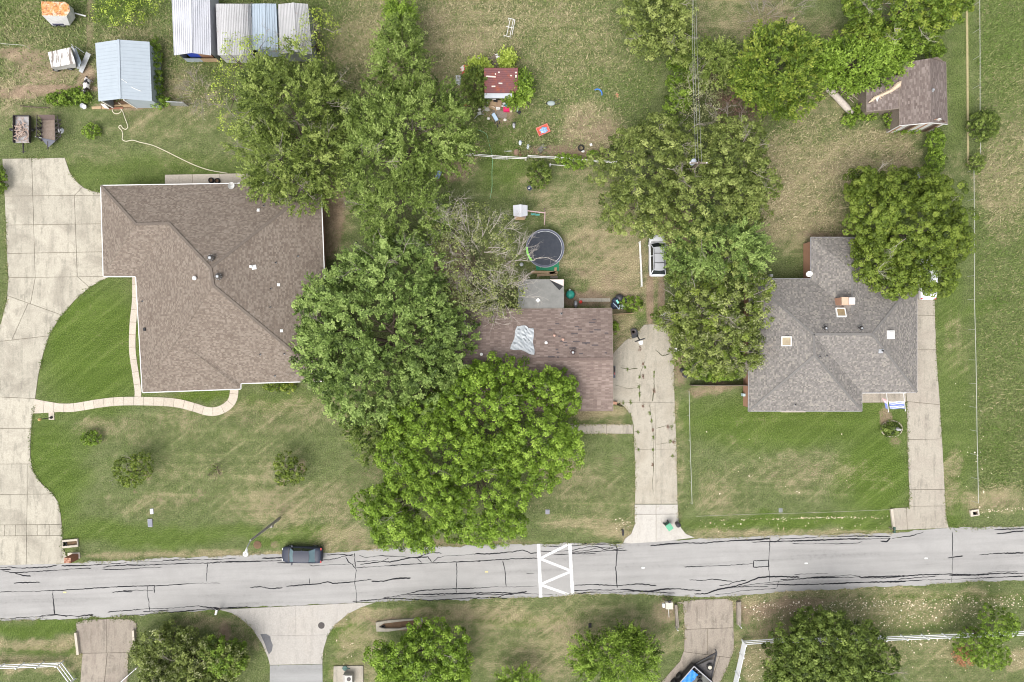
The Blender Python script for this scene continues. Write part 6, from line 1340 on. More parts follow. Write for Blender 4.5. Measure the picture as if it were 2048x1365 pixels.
# mailboxes
mp = thing('mailbox_pillar', 'brick mailbox pillar where the cream driveway meets the street', 'mailbox', W(152, 1112, 0))
MB().prism(WL([(136, 1106), (160, 1105), (161, 1117), (136, 1118)]), 0, .07).build('footing', CONC_W, mp)
bc = W(151, 1113.5, 0); MB().box(bc + Vector((0, 0, .68)), (.72, .58, 1.3)).build('pillar', BRICK, mp)
for i in range(4):
    for j in range(3): MB().box(bc + Vector((-.27 + .18 * i, -.19 + .19 * j, 1.36)), (.165, .175, .07)).build('brick', [BRICK, plain('brick_light', (.42, .24, .17), (.36, .2, .15), 9, .9), PINKBRICK][(i + 2 * j) % 3], mp)
MB().box(bc + Vector((0, -.30, .95)), (.26, .06, .24)).build('mailbox_door', BLACK, mp)
def mailbox(label, px, py, mat, ang=0.0, l=.62):
    p = W(px, py, 0); t = thing('mailbox', label, 'mailbox', p); d = Vector((math.cos(ang), math.sin(ang), 0))
    MB().bar(p, p + Vector((0, 0, 1.0)), .1).build('post', WOOD, t)
    b = MB(); n = Vector((-d.y, d.x, 0)); prof_ = [(-.11, 0), (-.11, .13), (-.07, .2), (0, .23), (.07, .2), (.11, .13), (.11, 0)]
    A = [p + d * (-l / 2) + n * a + Vector((0, 0, 1.0 + z)) for a, z in prof_]; Bq = [q + d * l for q in A]; k = len(prof_)
    b.add(A + Bq, [(i, k + i, k + (i + 1) % k, (i + 1) % k) for i in range(k)] + [tuple(range(k)), tuple(range(k, 2 * k))[::-1]]); b.build('box', mat, t)
    MB().box(p + d * (l / 2 + .01) + Vector((0, 0, 1.09)), (.02, .18, .16), ang).build('door', BLACK, t); MB().box(p + n * .13 + Vector((0, 0, 1.16)), (.03, .02, .16), ang).build('flag', plain('mail_flag', (.5, .05, .05), (.4, .05, .05), 5, .5), t)
mailbox('black mailbox on the verge left of the pale driveway apron', 1243, 1060, BLACK, math.pi / 2)
mailbox('dark green mailbox beside the right hand driveway', 1778, 1055, plain('dark_green', (.02, .06, .045), (.03, .07, .05), 5, .5), math.pi / 2)
mailbox('white mailbox at the corner of the side street', 441, 1217, WTRIM, 1.3, .55)
mb2 = thing('mailbox', 'cream mailbox with pipe frame by the lower right driveway', 'mailbox', W(1334, 1206, 0))
MB().box(W(1338, 1211, 1.0), (.78, .72, .4)).build('box', plain('cream_box', (.55, .52, .44), (.48, .44, .36), 5, .7), mb2); MB().bar(W(1334, 1206, 0), W(1334, 1206, 0) + Vector((0, 0, .9)), .14).build('post', RUSTY, mb2)
MB().box(W(1327, 1211, .95), (.26, .4, .3)).build('side_box', WTRIM, mb2); MB().bar(W(1337, 1218, .9), W(1338, 1235, .2), .04).build('brace', PIPE, mb2); MB().bar(W(1325, 1195, .3), W(1334, 1207, .9), .08).bar(W(1345, 1198, .2), W(1338, 1204, .9), .08).build('frame', RUSTY, mb2)
MB().box(W(1339, 1204, 1.1), (.3, .2, .2), .3).build('newspaper_tube', BLACK, mb2)
for x0, y0, x1, y1, lb_ in ((1351.5, 1254, 1357.5, 1263.5, 'white'), (1477, 1249, 1484, 1257, 'white')): MB().tube([W(x0, y0, 0), W(x0, y0, 0) + Vector((0, 0, 1.0))], .06, 8).build('marker_post', WTRIM, None, label='short white marker post at the %s end of the brown driveway wall' % ('left' if x0 < 1400 else 'right'), cat='post')
# headwalls and culverts
def headwall(label, poly, h=.35, mat=None): MB().prism(WL(poly), -.05, h).build('headwall', mat or CONC_W, None, label=label, cat='wall')
headwall('left concrete edge wall of the lower left driveway', [(152, 1264), (156.5, 1264), (161.5, 1307), (157, 1308)]); headwall('right concrete edge wall of the lower left driveway', [(267, 1259), (271, 1259), (274, 1302), (270, 1302)])
headwall('left brown wing wall of the lower right driveway', [(1348, 1208), (1353, 1208), (1357, 1254), (1351, 1254)], .4, CONC_D); headwall('right brown wing wall of the lower right driveway', [(1472, 1203), (1480, 1201), (1480, 1248), (1473, 1248)], .4, CONC_D)
headwall('pale kerb wall beside the right hand driveway mouth', [(1779, 1018), (1784, 1017), (1789, 1059), (1784, 1060)], .25)
for k, (label, ring, hole) in enumerate((('concrete culvert mouth beside the cream driveway', [(126, 1080), (157, 1077), (158, 1093), (127, 1096)], [(127.5, 1083.5), (156, 1081), (156.5, 1089), (128, 1092)]),
    ('long buried culvert opening with concrete rim below the street', [(752, 1244), (775, 1240), (846, 1235), (846, 1243), (828, 1255), (778, 1262), (754, 1262)], [(758, 1253), (768, 1246), (800, 1242), (843, 1238), (830, 1250), (800, 1256), (770, 1256)]),
    ('small pale concrete drain box at the right hand field corner', [(1938, 1021), (1955, 1018), (1957, 1030), (1940, 1033)], [(1943, 1023.5), (1953, 1022), (1954.5, 1028.5), (1944, 1030)]))):
    t = thing('culvert', label, 'culvert', W(*ring[0])); R_ = WL(ring); Ho = WL(hole)
    n = len(ring)
    if len(hole) == n:
        MB().add([p + Vector((0, 0, .22)) for p in R_] + [p + Vector((0, 0, .22)) for p in Ho] + [p for p in R_] + [p + Vector((0, 0, .015)) for p in Ho],
                 [(i, n + i, n + (i + 1) % n, (i + 1) % n) for i in range(n)] + [(i, (i + 1) % n, 2 * n + (i + 1) % n, 2 * n + i) for i in range(n)] + [(n + (i + 1) % n, n + i, 3 * n + i, 3 * n + (i + 1) % n) for i in range(n)]).build('rim', CONC_W if k != 1 else CONC_E, t)
    MB().sheet(Ho, .018).build('floor', SOIL, t)
    c = Ho[0].lerp(Ho[-1], .5); MB().lathe(c + Vector((.14, 0, .02)), [(.24, 0), (.24, .14), (.2, .14), (.2, .0)], 12).build('pipe', BLACK, t)
# meter lids and boxes in the grass
def lid(name, label, px, py, w, h, mat, ang=0.0, z=.06):
    p = W(px, py, 0); t = thing(name, label, 'utility box', p); MB().box(p + Vector((0, 0, z / 2)), (m(w), m(h), z), ang).build('rim', GREYTRIM if mat is not BLACK else BLACK, t); MB().box(p + Vector((0, 0, z + .012)), (m(w) * .82, m(h) * .82, .03), ang).build('lid', mat, t)
lid('utility_box', 'white meter lid on the front lawn above the grey box', 304, 1023, 7, 11, WTRIM, .1); lid('utility_box', 'slate grey meter box on the front lawn below the white lid', 301, 1046, 9, 16, plain('slate_lid', (.16, .17, .22), (.2, .21, .25), 5, .6), .05, .12)
lid('utility_box', 'grey meter lid right of the bright oak', 1095, 1024, 8, 9, plain('lid_grey', (.24, .24, .29), (.2, .2, .24), 5, .7)); lid('utility_box', 'black meter lid on the verge below the painted zigzag', 1180, 1251, 6, 9, BLACK); lid('utility_box', 'small grey meter lid in front of the grey house lawn', 1561, 1021, 7, 8, plain('lid_dull', (.20, .21, .22), (.16, .18, .17), 5, .7))
MB().lathe(W(515, 1090, .01), [(.45, 0), (.4, .03), (.05, .05)], 16).build('dirt_mound', SOIL, None, kind='stuff', label='round bare soil patch below the street lamp', cat='soil')
# utility pad at the bottom edge
pd = thing('pump_pad', 'concrete pad with square metal cabinet at the bottom edge', 'utility pad', W(697, 1350, 0))
MB().prism(WL([(668, 1332), (727, 1331), (727, 1380), (667, 1380)]), 0, .14).build('pad', CONC_E, pd)
cb = MB().box(W(697, 1358, .5), (1.0, 1.2, .75)).build('cabinet', plain('cabinet_grey', (.34, .32, .29), (.28, .26, .24), 5, .6), pd); MB().box(W(697, 1360, .92), (.8, .9, .06)).build('door', plain('cabinet_pale', (.45, .44, .41), (.4, .39, .36), 5, .6), cb); MB().lathe(W(697.5, 1359, .94), [(.22, 0), (.2, .05)], 16).build('dial', DARK, cb)
MB().tube([W(684, 1337, .2), W(700, 1338, .2)], .05).lathe(W(690, 1337, .16), [(.28, 0), (.26, .06)], 12).build('valve', plain('green_valve', (.06, .13, .11), (.05, .1, .09), 5, .6), pd)
# wheelie bin and round can on the apron
GRN = plain('bin_green', (.10, .33, .20), (.12, .38, .24), 4, .5); bn = thing('wheelie_bin', 'green wheelie bin on the pale driveway apron', 'bin', W(1334, 1049, .05)); ba = .62
bcn = W(1334.5, 1049.5, .05); Rz = Matrix.Rotation(ba, 3, 'Z')
bv = [bcn + Rz @ Vector((x * s_, y * s_, z)) for z, s_ in ((0, .8), (.95, 1.0)) for x, y in ((-.28, -.33), (.28, -.33), (.28, .33), (-.28, .33))]
MB().add(bv, [(3, 2, 1, 0), (0, 1, 5, 4), (1, 2, 6, 5), (2, 3, 7, 6), (3, 0, 4, 7)]).build('bin_body', plain('bin_dark_green', (.03, .11, .07), (.04, .13, .085), 4, .5), bn)
MB().box(bcn + Rz @ Vector((0, -.03, .99)), (.62, .70, .07), ba).box(bcn + Rz @ Vector((0, -.05, 1.03)), (.45, .5, .03), ba).build('lid', GRN, bn)
MB().tube([bcn + Rz @ Vector((-.27, .40, .95)), bcn + Rz @ Vector((.27, .40, .95))], .04).build('handle', BLACK, bn)
for s in (-1, 1): MB().lathe(bcn + Rz @ Vector((s * .27, .33, .12)), [(.03, -.04), (.13, -.04), (.13, .04), (.03, .04)], 12, M_=Rz @ Matrix.Rotation(math.pi / 2, 3, 'Y')).build('wheel', BLACK, bn)
def can(label, px, py, r, h, mat, lidm=None, z0=0.0, name='trash_can'):
    p = W(px, py, z0); t = thing(name, label, 'can', p); MB().lathe(p, [(r * .82, 0), (r, h), (r * 1.05, h), (r * 1.05, h + .03)], 16).build('can_body', mat, t); MB().lathe(p + Vector((0, 0, h + .03)), [(r * 1.05, 0), (r * .8, .05), (.05, .08)], 16).build('lid', lidm or mat, t)
can('round black trash can beside the green wheelie bin', 1353.5, 1047, .26, .75, BLACK)
can('black barrel at the shrub edge right of the middle driveway', 1363, 741, .27, .7, BLACK); can('second black barrel half hidden by the shrub', 1369, 750, .3, .65, BLACK)

# ------------------------------------------------------------------ back yard of the middle house
tc = W(1090, 497, .9); tr = thing('trampoline', 'round black trampoline with lime green pad segment', 'trampoline', Vector((tc.x, tc.y, 0))); TR = m(38, .9)
MB().lathe(tc, [(0.02, -.02), (TR * .90, -.01), (TR * .90, .0), (.02, -.008)], 48, cap=False).build('mat', plain('jump_mat', (.038, .043, .055), (.050, .055, .066), 2.5, .85, spec=.1), tr)
def arc(r0, r1, a0, a1, z0, z1, n=40):
    b = MB(); V = []
    for i in range(n + 1):
        a = a0 + (a1 - a0) * i / n
        for r, z in ((r0, z0), (r1, z0), (r1, z1), (r0, z1)): V.append(tc + Vector((r * math.cos(a), r * math.sin(a), z)))
    F = []
    for i in range(n):
        for k in range(4): F.append((i * 4 + k, i * 4 + (k + 1) % 4, (i + 1) * 4 + (k + 1) % 4, (i + 1) * 4 + k))
    return b.add(V, [f[::-1] for f in F])
arc(TR * .89, TR * .99, 0, 2 * math.pi, .0, .03, 60).build('pad', plain('worn_pad', (.05, .055, .08), (.10, .11, .14), 3, .7), tr)
arc(TR * .985, TR * 1.015, 0, 2 * math.pi, -.03, .05, 60).build('frame_ring', plain('dull_frame', (.24, .25, .28), (.18, .19, .22), 9, .6), tr); arc(TR * .885, TR * .905, -.9, 2.0, .02, .05, 40).build('spring_line', plain('spring_white', (.5, .52, .54), (.4, .4, .42), 9, .5), tr)
arc(TR * .90, TR * 1.0, math.pi * .98, math.pi * 1.24, .02, .07, 16).build('green_pad', plain('lime_pad', (.25, .62, .10), (.2, .5, .09), 3, .6), tr)
for k in range(6):
    a = k * math.pi / 3 + .3; MB().tube([tc + Vector((TR * math.cos(a), TR * math.sin(a), 0)), Vector((tc.x + TR * .98 * math.cos(a), tc.y + TR * .98 * math.sin(a), 0))], .03).build('leg', GALV, tr)
MB().prism(WL([(1070, 526), (1118, 522), (1118, 542), (1073, 541)]), 0, .02).build('ground_mat', plain('green_mat', (.02, .22, .11), (.03, .18, .1), 4, .9), None, label='green mat lying under the trampoline edge', cat='mat')
for k, (x, y, l, a) in enumerate(((1086, 545, 2.6, 0), (1094, 550, 2.2, .05), (1107, 546, .9, .1), (1108, 555, .8, 0), (1111, 540, .5, 1.5))): MB().box(W(x, y, .06), (l, .26, .07), a).build('plank', TANWOOD if k != 3 else WOOD, None, label=['longest tan plank below the trampoline', 'second tan plank behind the porch roof', 'short tan board at the plank ends', 'grey board against the porch roof edge', 'small upright tan block near the green mat'][k], cat='plank')
can('silver can with ring lid below the dying tree', 1043, 530, .2, .3, GALV)
gbp = W(1140, 590, 0); fp = thing('fire_pit', 'round teal green domed fire pit beside the porch roof', 'fire pit', gbp)
MB().lathe(gbp, [(.3, .0), (.34, .3), (.46, .42), (.48, .5), (.36, .64), (.15, .72), (.02, .74)], 24).build('dome', plain('teal_enamel', (.02, .22, .17), (.03, .26, .2), 3, .45), fp, smooth=True); MB().lathe(gbp + Vector((0, 0, .44)), [(.49, 0), (.51, .03), (.49, .06)], 24, cap=False).build('rim', DARK, fp); MB().box(gbp + Vector((-.06, .50, .5)), (.2, .12, .05)).build('handle', GALV, fp)
can('small red bucket behind the middle house', 1161, 604.5, .17, .3, plain('red_bucket', (.6, .04, .03), (.5, .04, .03), 4, .5), name='bucket')
wbp = W(1151, 609, 0); wb2 = thing('wheelbarrow', 'upturned silver wheelbarrow tray behind the middle house', 'wheelbarrow', wbp); MB().blob(wbp + Vector((0, 0, .2)), (.24, .42, .22), 12, 6, .05).build('tray', GALV, wb2, smooth=True); MB().tube([wbp + Vector((-.15, .2, .1)), wbp + Vector((-.25, .75, .25))], .025).tube([wbp + Vector((.15, .2, .1)), wbp + Vector((.2, .75, .25))], .025).build('handle', WOOD, wb2)
MB().prism(WL([(1158, 597), (1220, 597), (1220, 604), (1158, 604)]), 0, .05).build('stepping_path', CONC_B, None, kind='structure', label='short concrete strip behind the middle house', cat='path')
# trash pile
BAG = plain('black_bag', (.035, .035, .045), (.05, .05, .06), 5, .35); NB = plain('navy_bag', (.03, .04, .07), (.05, .06, .09), 5, .4)
for k, (x, y, r, h, mt, lb_) in enumerate(((1239, 596, .46, .4, BAG, 'largest black bag on top of the trash pile'), (1249, 601, .34, .34, BAG, 'round black bag at the right of the trash pile'), (1229, 611, .46, .4, NB, 'navy bag at the lower left of the trash pile'), (1245, 614, .3, .28, plain('pale_bag', (.45, .5, .5), (.55, .6, .6), 5, .4), 'pale plastic bag at the foot of the trash pile'), (1231, 602, .4, .36, NB, 'navy bag at the left of the trash pile'))):
    MB().blob(W(x, y, h * .6), (r, r * .95, h), 12, 7, .14).build('trash_bag', mt, None, True, label=lb_, cat='bag')
MB().box(W(1235, 604, .85), (.2, .42, .12), .5).build('bottle', plain('mint', (.2, .6, .48), (.25, .65, .55), 5, .4), None, label='mint green bottle lying on the trash pile', cat='bottle')
MB().tube([W(1226, 606, .75), W(1233, 613, .7), W(1238, 619, .5)], .05).tube([W(1238, 619, .5), W(1240, 610, .6)], .05).build('stroller_frame', plain('pale_blue_tube', (.4, .52, .62), (.35, .45, .55), 5, .4), None, label='pale blue tubular frame on the trash pile', cat='frame')
# basketball hoop lying on the drive
hb = thing('basketball_hoop', 'tipped black basketball hoop base by the buff driveway', 'basketball hoop', W(1268, 666, 0))
hv = WL([(1260.5, 660), (1264, 657.5), (1270, 657.5), (1274, 661), (1276, 674), (1264, 677.5)], .0); MB().prism([Vector((p.x, p.y, 0)) for p in hv], .0, .26).build('base', plain('hoop_base', (.03, .032, .036), (.05, .05, .055), 4, .5), hb)
MB().lathe(W(1267, 664, .24), [(.3, 0), (.28, .06), (.15, .02)], 16).build('base_cap', plain('hoop_cap', (.06, .05, .05), (.08, .06, .06), 4, .5), hb); MB().bar(W(1274, 671, .6), W(1279, 680, 1.6), .1).build('pole', BLACK, hb); MB().bar(W(1270.5, 683.5, 1.7), W(1289, 677.5, 1.7), .1, .7).build('backboard', BLACK, hb)
MB().lathe(W(1281, 684, 1.4), [(.24, 0), (.26, .02), (.24, .04), (.22, .02)], 16, cap=False).build('rim', WTRIM, hb)
MB().lathe(W(1282, 686, .052), [(.24, 0), (.22, .012)], 16).build('pale_patch', WTRIM, None, label='white disc lying on the buff driveway below the hoop', cat='lid')
gr = thing('grill', 'dark grill tucked against the middle house side wall', 'grill', W(1227, 745, 0)); MB().box(W(1225, 744, .6), (.55, 1.3, .5)).build('cabinet', plain('grill_blue', (.06, .07, .10), (.08, .09, .12), 4, .4), gr); MB().blob(W(1225, 740, .95), (.3, .5, .2), 10, 6, 0).build('hood', DARK, gr, smooth=True); MB().box(W(1229, 747, .9), (.12, .3, .06)).build('side_tray', plain('grill_red', (.4, .12, .1), (.3, .1, .1), 4, .5), gr)
MB().bar(W(1226, 806, .3), W(1234, 807, .3), .3, .3).build('brick_block', PINKBRICK, None, label='orange brick block at the front corner of the middle house', cat='block')
for k, (x, y, lb_) in enumerate(((1348, 675, 'white chair behind the hoop at the tree edge'), (1352, 700, 'pale object under the patchy tree edge'), (1346, 606, 'tiny white jug in the tree shade by the track'), (1324, 632, 'white rag beside the dirt tracks'))):
    p = W(x, y, 0); b = MB(); b.box(p + Vector((0, 0, .4)), (.4, .4, .05), .3)
    for dx in (-.16, .16):
        for dy in (-.16, .16): b.box(p + Vector((dx, dy, .2)), (.04, .04, .4))
    b.box(p + Vector((0, .2, .62)), (.4, .04, .4)); b.build('white_chair' if k < 2 else 'white_rag', WTRIM, None, label=lb_, cat='chair' if k < 2 else 'litter')

# ------------------------------------------------------------------ junk around the red shed
def item(name, label, cat, parts):
    root = thing(name, label, cat, parts[0][3])
    for nm, mb, mt, p in parts: mb.build(nm, mt, root)
    return root
REDC = plain('red_cloth', (.62, .05, .07), (.5, .05, .06), 4, .7)
def crumple(name, label, px, py, rx, ry, mat, cat, h=.16, ang=0.0):
    p = W(px, py, .03); b = MB(); V = []; n = 9
    for i in range(n):
        for j in range(n):
            u, v = i / (n - 1) * 2 - 1, j / (n - 1) * 2 - 1; q = Vector((u * rx * (1 + .2 * math.sin(5 * v)), v * ry * (1 + .2 * math.sin(4 * u + 1)), 0)); q = Matrix.Rotation(ang, 3, 'Z') @ q
            V.append(p + q + Vector((0, 0, max(0.005, h * (1 - .6 * (u * u + v * v)) * rnd.uniform(.2, 1)))))
    b.add(V, [(i * n + j, (i + 1) * n + j, (i + 1) * n + j + 1, i * n + j + 1) for i in range(n - 1) for j in range(n - 1)]); return b.build(name, mat, None, True, label=label, cat=cat)
crumple('red_cloth', 'bright red crumpled cloth upper left of the red shed', 931, 139, .48, .40, REDC, 'cloth', .3, .4); crumple('white_cloth', 'white rag lying on the bright red cloth', 926, 138, .24, .3, WTRIM, 'cloth', .34)
wf = thing('window_frame', 'pale grey two pane window frame lying in the grass', 'window', W(917, 161, 0)); FR = plain('frame_pale', (.58, .60, .62), (.5, .52, .54), 5, .6)
for dx, dy, w_, h_ in ((-.26, 0, .1, .95), (.26, 0, .1, .95), (0, .46, .62, .1), (0, -.46, .62, .14), (0, 0, .5, .1)): MB().box(W(917, 161, .06) + Vector((dx, dy, 0)), (w_, h_, .07), -.08).build('frame_bar', FR, wf)
for dy in (.23, -.23): MB().box(W(917, 161, .05) + Vector((0, dy, 0)), (.4, .34, .02), -.08).build('pane', plain('pane_grey', (.16, .17, .18), (.5, .52, .52), 7, .2), wf)
crumple('red_cloth', 'small dark red rag left of the junk pile', 932.5, 208, .22, .22, plain('crimson', (.5, .03, .05), (.4, .03, .05), 4, .7), 'cloth', .2)
MB().bar(W(920, 192, .06), W(929, 202, .06), .05).build('stick', PALEBARK, None, label='pale broken stick above the small dark red rag', cat='stick')
MB().box(W(983, 206, .25), (.95, .7, .4), .1).build('dresser', TANWOOD, None, label='tan wooden drawer unit under the shed awning', cat='dresser'); MB().box(W(991, 202, .4), (.45, .3, .3)).build('black_box', BLACK, None, label='small black box on the tan drawer unit', cat='box'); MB().box(W(996, 208, .2), (.8, .7, .35), -.1).build('cardboard_box', plain('cardboard', (.30, .20, .13), (.36, .25, .17), 4, .9), None, label='brown box beside the tan drawer unit', cat='box')
MB().bar(W(970, 200, .8), W(992, 199, .8), .08).build('pole', PIPE, None, label='pale pole lying below the shed awning', cat='pole'); MB().bar(W(975, 202, .3), W(976, 209, .3), .2, .5).build('white_post', WTRIM, None, label='white post stub left of the drawer unit', cat='post')
MB().box(W(1013, 219.5, .2), (.68, .5, .36), .02).build('pink_bin', plain('hot_pink', (.70, .02, .13), (.6, .02, .12), 4, .5), None, label='hot pink storage bin in the junk pile', cat='bin'); MB().box(W(1014, 211, .15), (.42, .4, .25), .5).build('teal_bin', plain('teal', (.02, .22, .26), (.03, .26, .3), 4, .5), None, label='teal storage bin above the hot pink bin', cat='bin')
MB().box(W(996, 217, .12), (.46, .36, .2), .1).build('white_basin', WTRIM, None, label='white basin left of the hot pink bin', cat='basin'); MB().bar(W(1001, 212, .2), W(1010, 214, .2), .15, .08).build('white_board', WTRIM, None, label='short white board above the white basin', cat='board'); MB().box(W(1008, 208, .2), (.3, .2, .2), .3).build('white_box', WTRIM, None, label='small white box left of the teal bin', cat='box')
MB().bar(W(978, 214, .1), W(995, 221, .1), .2, .05).build('board', TANWOOD, None, label='tan board slanting through the junk pile', cat='board'); MB().box(W(984, 214, .08), (.7, .3, .06), -.35).build('foam_sheet', plain('cream_foam', (.6, .5, .38), (.55, .47, .38), 4, .8), None, label='cream foam sheet on the junk pile', cat='sheet'); crumple('grey_sheet', 'pale grey plastic sheet left of the drawer unit', 973, 217, .35, .3, plain('pale_grey', (.42, .40, .36), (.36, .34, .3), 4, .7), 'sheet', .12)
MB().box(W(999, 229, .04), (1.6, .8, .05), -.1).build('pallet_board', WOOD, None, label='weathered board panel below the white basin', cat='board')
MB().bar(W(1033, 204, .3), W(1051, 212, .3), .3, .1).build('orange_board', plain('orange_board', (.45, .29, .15), (.38, .24, .13), 6, .9), None, label='orange plank under the right shed shrub', cat='plank'); MB().bar(W(1034, 222, .2), W(1041, 227, .1), .35, .1).build('black_sheet', BLACK, None, label='black triangular panel right of the junk pile', cat='panel'); MB().bar(W(1037, 213, .2), W(1034, 224, .2), .1, .1).build('green_bar', plain('mint_bar', (.3, .42, .34), (.25, .36, .3), 5, .6), None, label='pale green bar next to the black panel', cat='bar')
can('small pale bucket right of the red shed shrub', 1054, 193, .16, .3, plain('pale_bucket', (.6, .55, .5), (.5, .46, .42), 5, .6), name='bucket')
for k, (x, y, lb_) in enumerate(((959, 219, 'round white stool left of the junk pile'), (977, 237.5, 'white ball at the left below the junk pile'), (1010, 240, 'white jug below the hot pink bin'), (957, 118, 'white pot above the left shed shrub'), (1022, 222, 'yellow green ball right of the hot pink bin'), (1001, 117, 'pale yellow stone above the shed'), (1011, 116, 'pale stone next to the yellow stone'))):
    MB().blob(W(x, y, .14), (.19, .17, .16), 10, 6, .06).build(['stool', 'ball', 'jug', 'pot', 'ball', 'stone', 'stone'][k], plain('litter%d' % k, (.68, .66, .60) if k not in (4, 5) else (.55, .56, .2), (.6, .58, .5), 5, .6), None, True, label=lb_, cat=['stool', 'ball', 'jug', 'pot', 'ball', 'stone', 'stone'][k])
MB().bar(W(993, 110, .1), W(997, 118, .25), .35, .3).build('white_sheet', WTRIM, None, label='white panel above the red shed roof', cat='panel')
bp = MB()
for k in range(34):
    x, y = rnd.uniform(975, 1000), rnd.uniform(110, 136); a = rnd.uniform(0, 3.14); r = rnd.uniform(3, 9); bp.tube([W(x - r * math.cos(a), y - r * math.sin(a), rnd.uniform(.05, .4)), W(x + r * math.cos(a), y + r * math.sin(a), rnd.uniform(.05, .5))], .03, 4)
bp.build('brush_pile', plain('brush', (.22, .17, .14), (.3, .25, .21), 6, .95), None, kind='stuff', label='heap of brown sticks behind the red shed', cat='sticks')
MB().tube([W(984, 224, .3), W(976, 237, .1)], .03).tube([W(992, 218, .3), W(991, 230, .1)], .03).build('broom_stick', TANWOOD, None, label='two thin tan sticks below the junk pile', cat='stick')
ls = thing('lawn_chair', 'grey folding chair frame left below the junk pile', 'chair', W(958, 228, 0))
for a, b in (((949, 238), (957, 228)), ((957, 228), (968, 229)), ((960, 222), (957, 230)), ((955, 226), (966, 224))): MB().tube([W(*a, .1), W(*b, .4)], .035).build('frame_tube', GALV, ls)
MB().box(W(959, 227, .35), (.4, .35, .04), .3).build('seat', plain('grey_web', (.42, .42, .38), (.35, .36, .33), 5, .8), ls)
mw = thing('push_mower', 'small blue and white push toy with dark wheels below junk pile', 'toy', W(991, 238, 0))
MB().bar(W(986, 228, .3), W(994, 242, .3), .36, .3).build('toy_body', plain('sky_blue', (.38, .52, .68), (.55, .65, .76), 4, .4), mw); MB().tube([W(993, 242, .3), W(996, 252, .5)], .03).build('handle', BLACK, mw)
for x, y in ((990, 246), (999, 246), (995, 253)): MB().lathe(W(x, y, .12), [(.05, -.05), (.14, -.05), (.14, .05), (.05, .05)], 12, M_=Matrix.Rotation(math.pi / 2, 3, 'Y')).build('wheel', BLACK, mw)
dg = thing('scooter', 'small black and white ride on toy in the grass', 'toy', W(1028, 251, 0)); MB().blob(W(1028, 251, .25), (.17, .34, .2), 10, 6, .05).build('toy_body', plain('toy_black_white', (.03, .03, .035), (.6, .6, .62), 5, .4), dg); MB().bar(W(1024, 246, .4), W(1032, 246, .4), .06).build('handlebar', BLACK, dg); MB().lathe(W(1028, 257, .12), [(.03, -.05), (.13, -.05), (.13, .05), (.03, .05)], 12, M_=Matrix.Rotation(math.pi / 2, 3, 'Y')).build('wheel', BLACK, dg)
wgp = W(1086, 262, 0); wg_ = thing('toy_wagon', 'red orange wagon tray with blue bundle inside', 'wagon', wgp); wa = .42; Rw = Matrix.Rotation(wa, 3, 'Z'); ORG = plain('orange_red', (.62, .12, .07), (.55, .1, .06), 4, .5)
MB().box(wgp + Vector((0, 0, .22)), (1.3, .9, .05), wa).build('tray', ORG, wg_)
for dx, dy, w_, h_ in ((.64, 0, .06, .92), (-.64, 0, .06, .92), (0, .44, 1.22, .06), (0, -.44, 1.22, .06)): MB().box(wgp + Rw @ Vector((dx, dy, .32)), (w_, h_, .2), wa).build('tray_side', plain('pink_red', (.68, .22, .18), (.6, .18, .15), 4, .5), wg_)
for dx in (-.45, .45):
    for dy in (-.42, .42): MB().lathe(wgp + Rw @ Vector((dx, dy, .12)), [(.03, -.04), (.12, -.04), (.12, .04), (.03, .04)], 12, M_=Rw @ Matrix.Rotation(math.pi / 2, 3, 'X')).build('wheel', BLACK, wg_)
crumple('blue_bundle', 'crumpled blue and white bundle inside the red wagon', 1087, 262, .40, .30, plain('blue_bundle', (.03, .16, .42), (.5, .62, .72), 6, .4), 'cloth', .3, wa).location.z = .26
MB().tube([W(1195 + 9 * math.cos(a), 189 - 13 * math.sin(a) * .8, .12) for a in [i * .22 - .2 for i in range(12)]], .07, 8).build('pool_noodle', plain('noodle_blue', (.05, .18, .55), (.06, .22, .6), 4, .5), None, True, label='curved blue foam noodle in the dry yard', cat='noodle')
crumple('orange_rag', 'small orange scrap right of the blue noodle', 1234, 191, .15, .22, plain('orange_rag', (.45, .2, .12), (.4, .2, .13), 4, .8), 'litter', .12)
wbp = W(1102, 209, 0); w3 = thing('wheelbarrow', 'pale grey wheelbarrow with dark handles in the dry yard', 'wheelbarrow', wbp)
MB().blob(wbp + Vector((0, 0, .35)), (.46, .28, .12), 14, 6, .04).build('tray', plain('tray_grey', (.30, .35, .34), (.24, .28, .28), 4, .6), w3, smooth=True); MB().lathe(wbp + Vector((-.4, 0, .18)), [(.05, -.05), (.18, -.05), (.18, .05), (.05, .05)], 14, M_=Matrix.Rotation(math.pi / 2, 3, 'X')).build('wheel', BLACK, w3)
for s in (-1, 1): MB().tube([wbp + Vector((.2, s * .2, .3)), wbp + Vector((1.0, s * .22 + .2, .45))], .03).build('handle', DARK, w3)
def tyre(label, px, py, r, z=.0): MB().lathe(W(px, py, z), [(r * .62, .0), (r * .8, .0), (r, .08), (r, .2), (r * .8, .27), (r * .62, .27), (r * .58, .15)], 24, cap=False).build('tyre', RUBBER, None, label=label, cat='tyre')
tyre('large black tyre lying at the right end of the pipe fence', 1214, 306, .40)
tyre('black tyre in the weeds above the pipe fence', 1162, 297, .36); MB().blob(W(1166, 303, .12), (.2, .14, .12), 9, 6, .08).build('white_pot', WTRIM, None, True, label='white pot beside the tyre in the weeds', cat='pot')
MB().box(W(1182, 290, .1), (.24, .26, .15), .4).build('white_crate', WTRIM, None, label='tiny white crate between the two tyres', cat='crate')
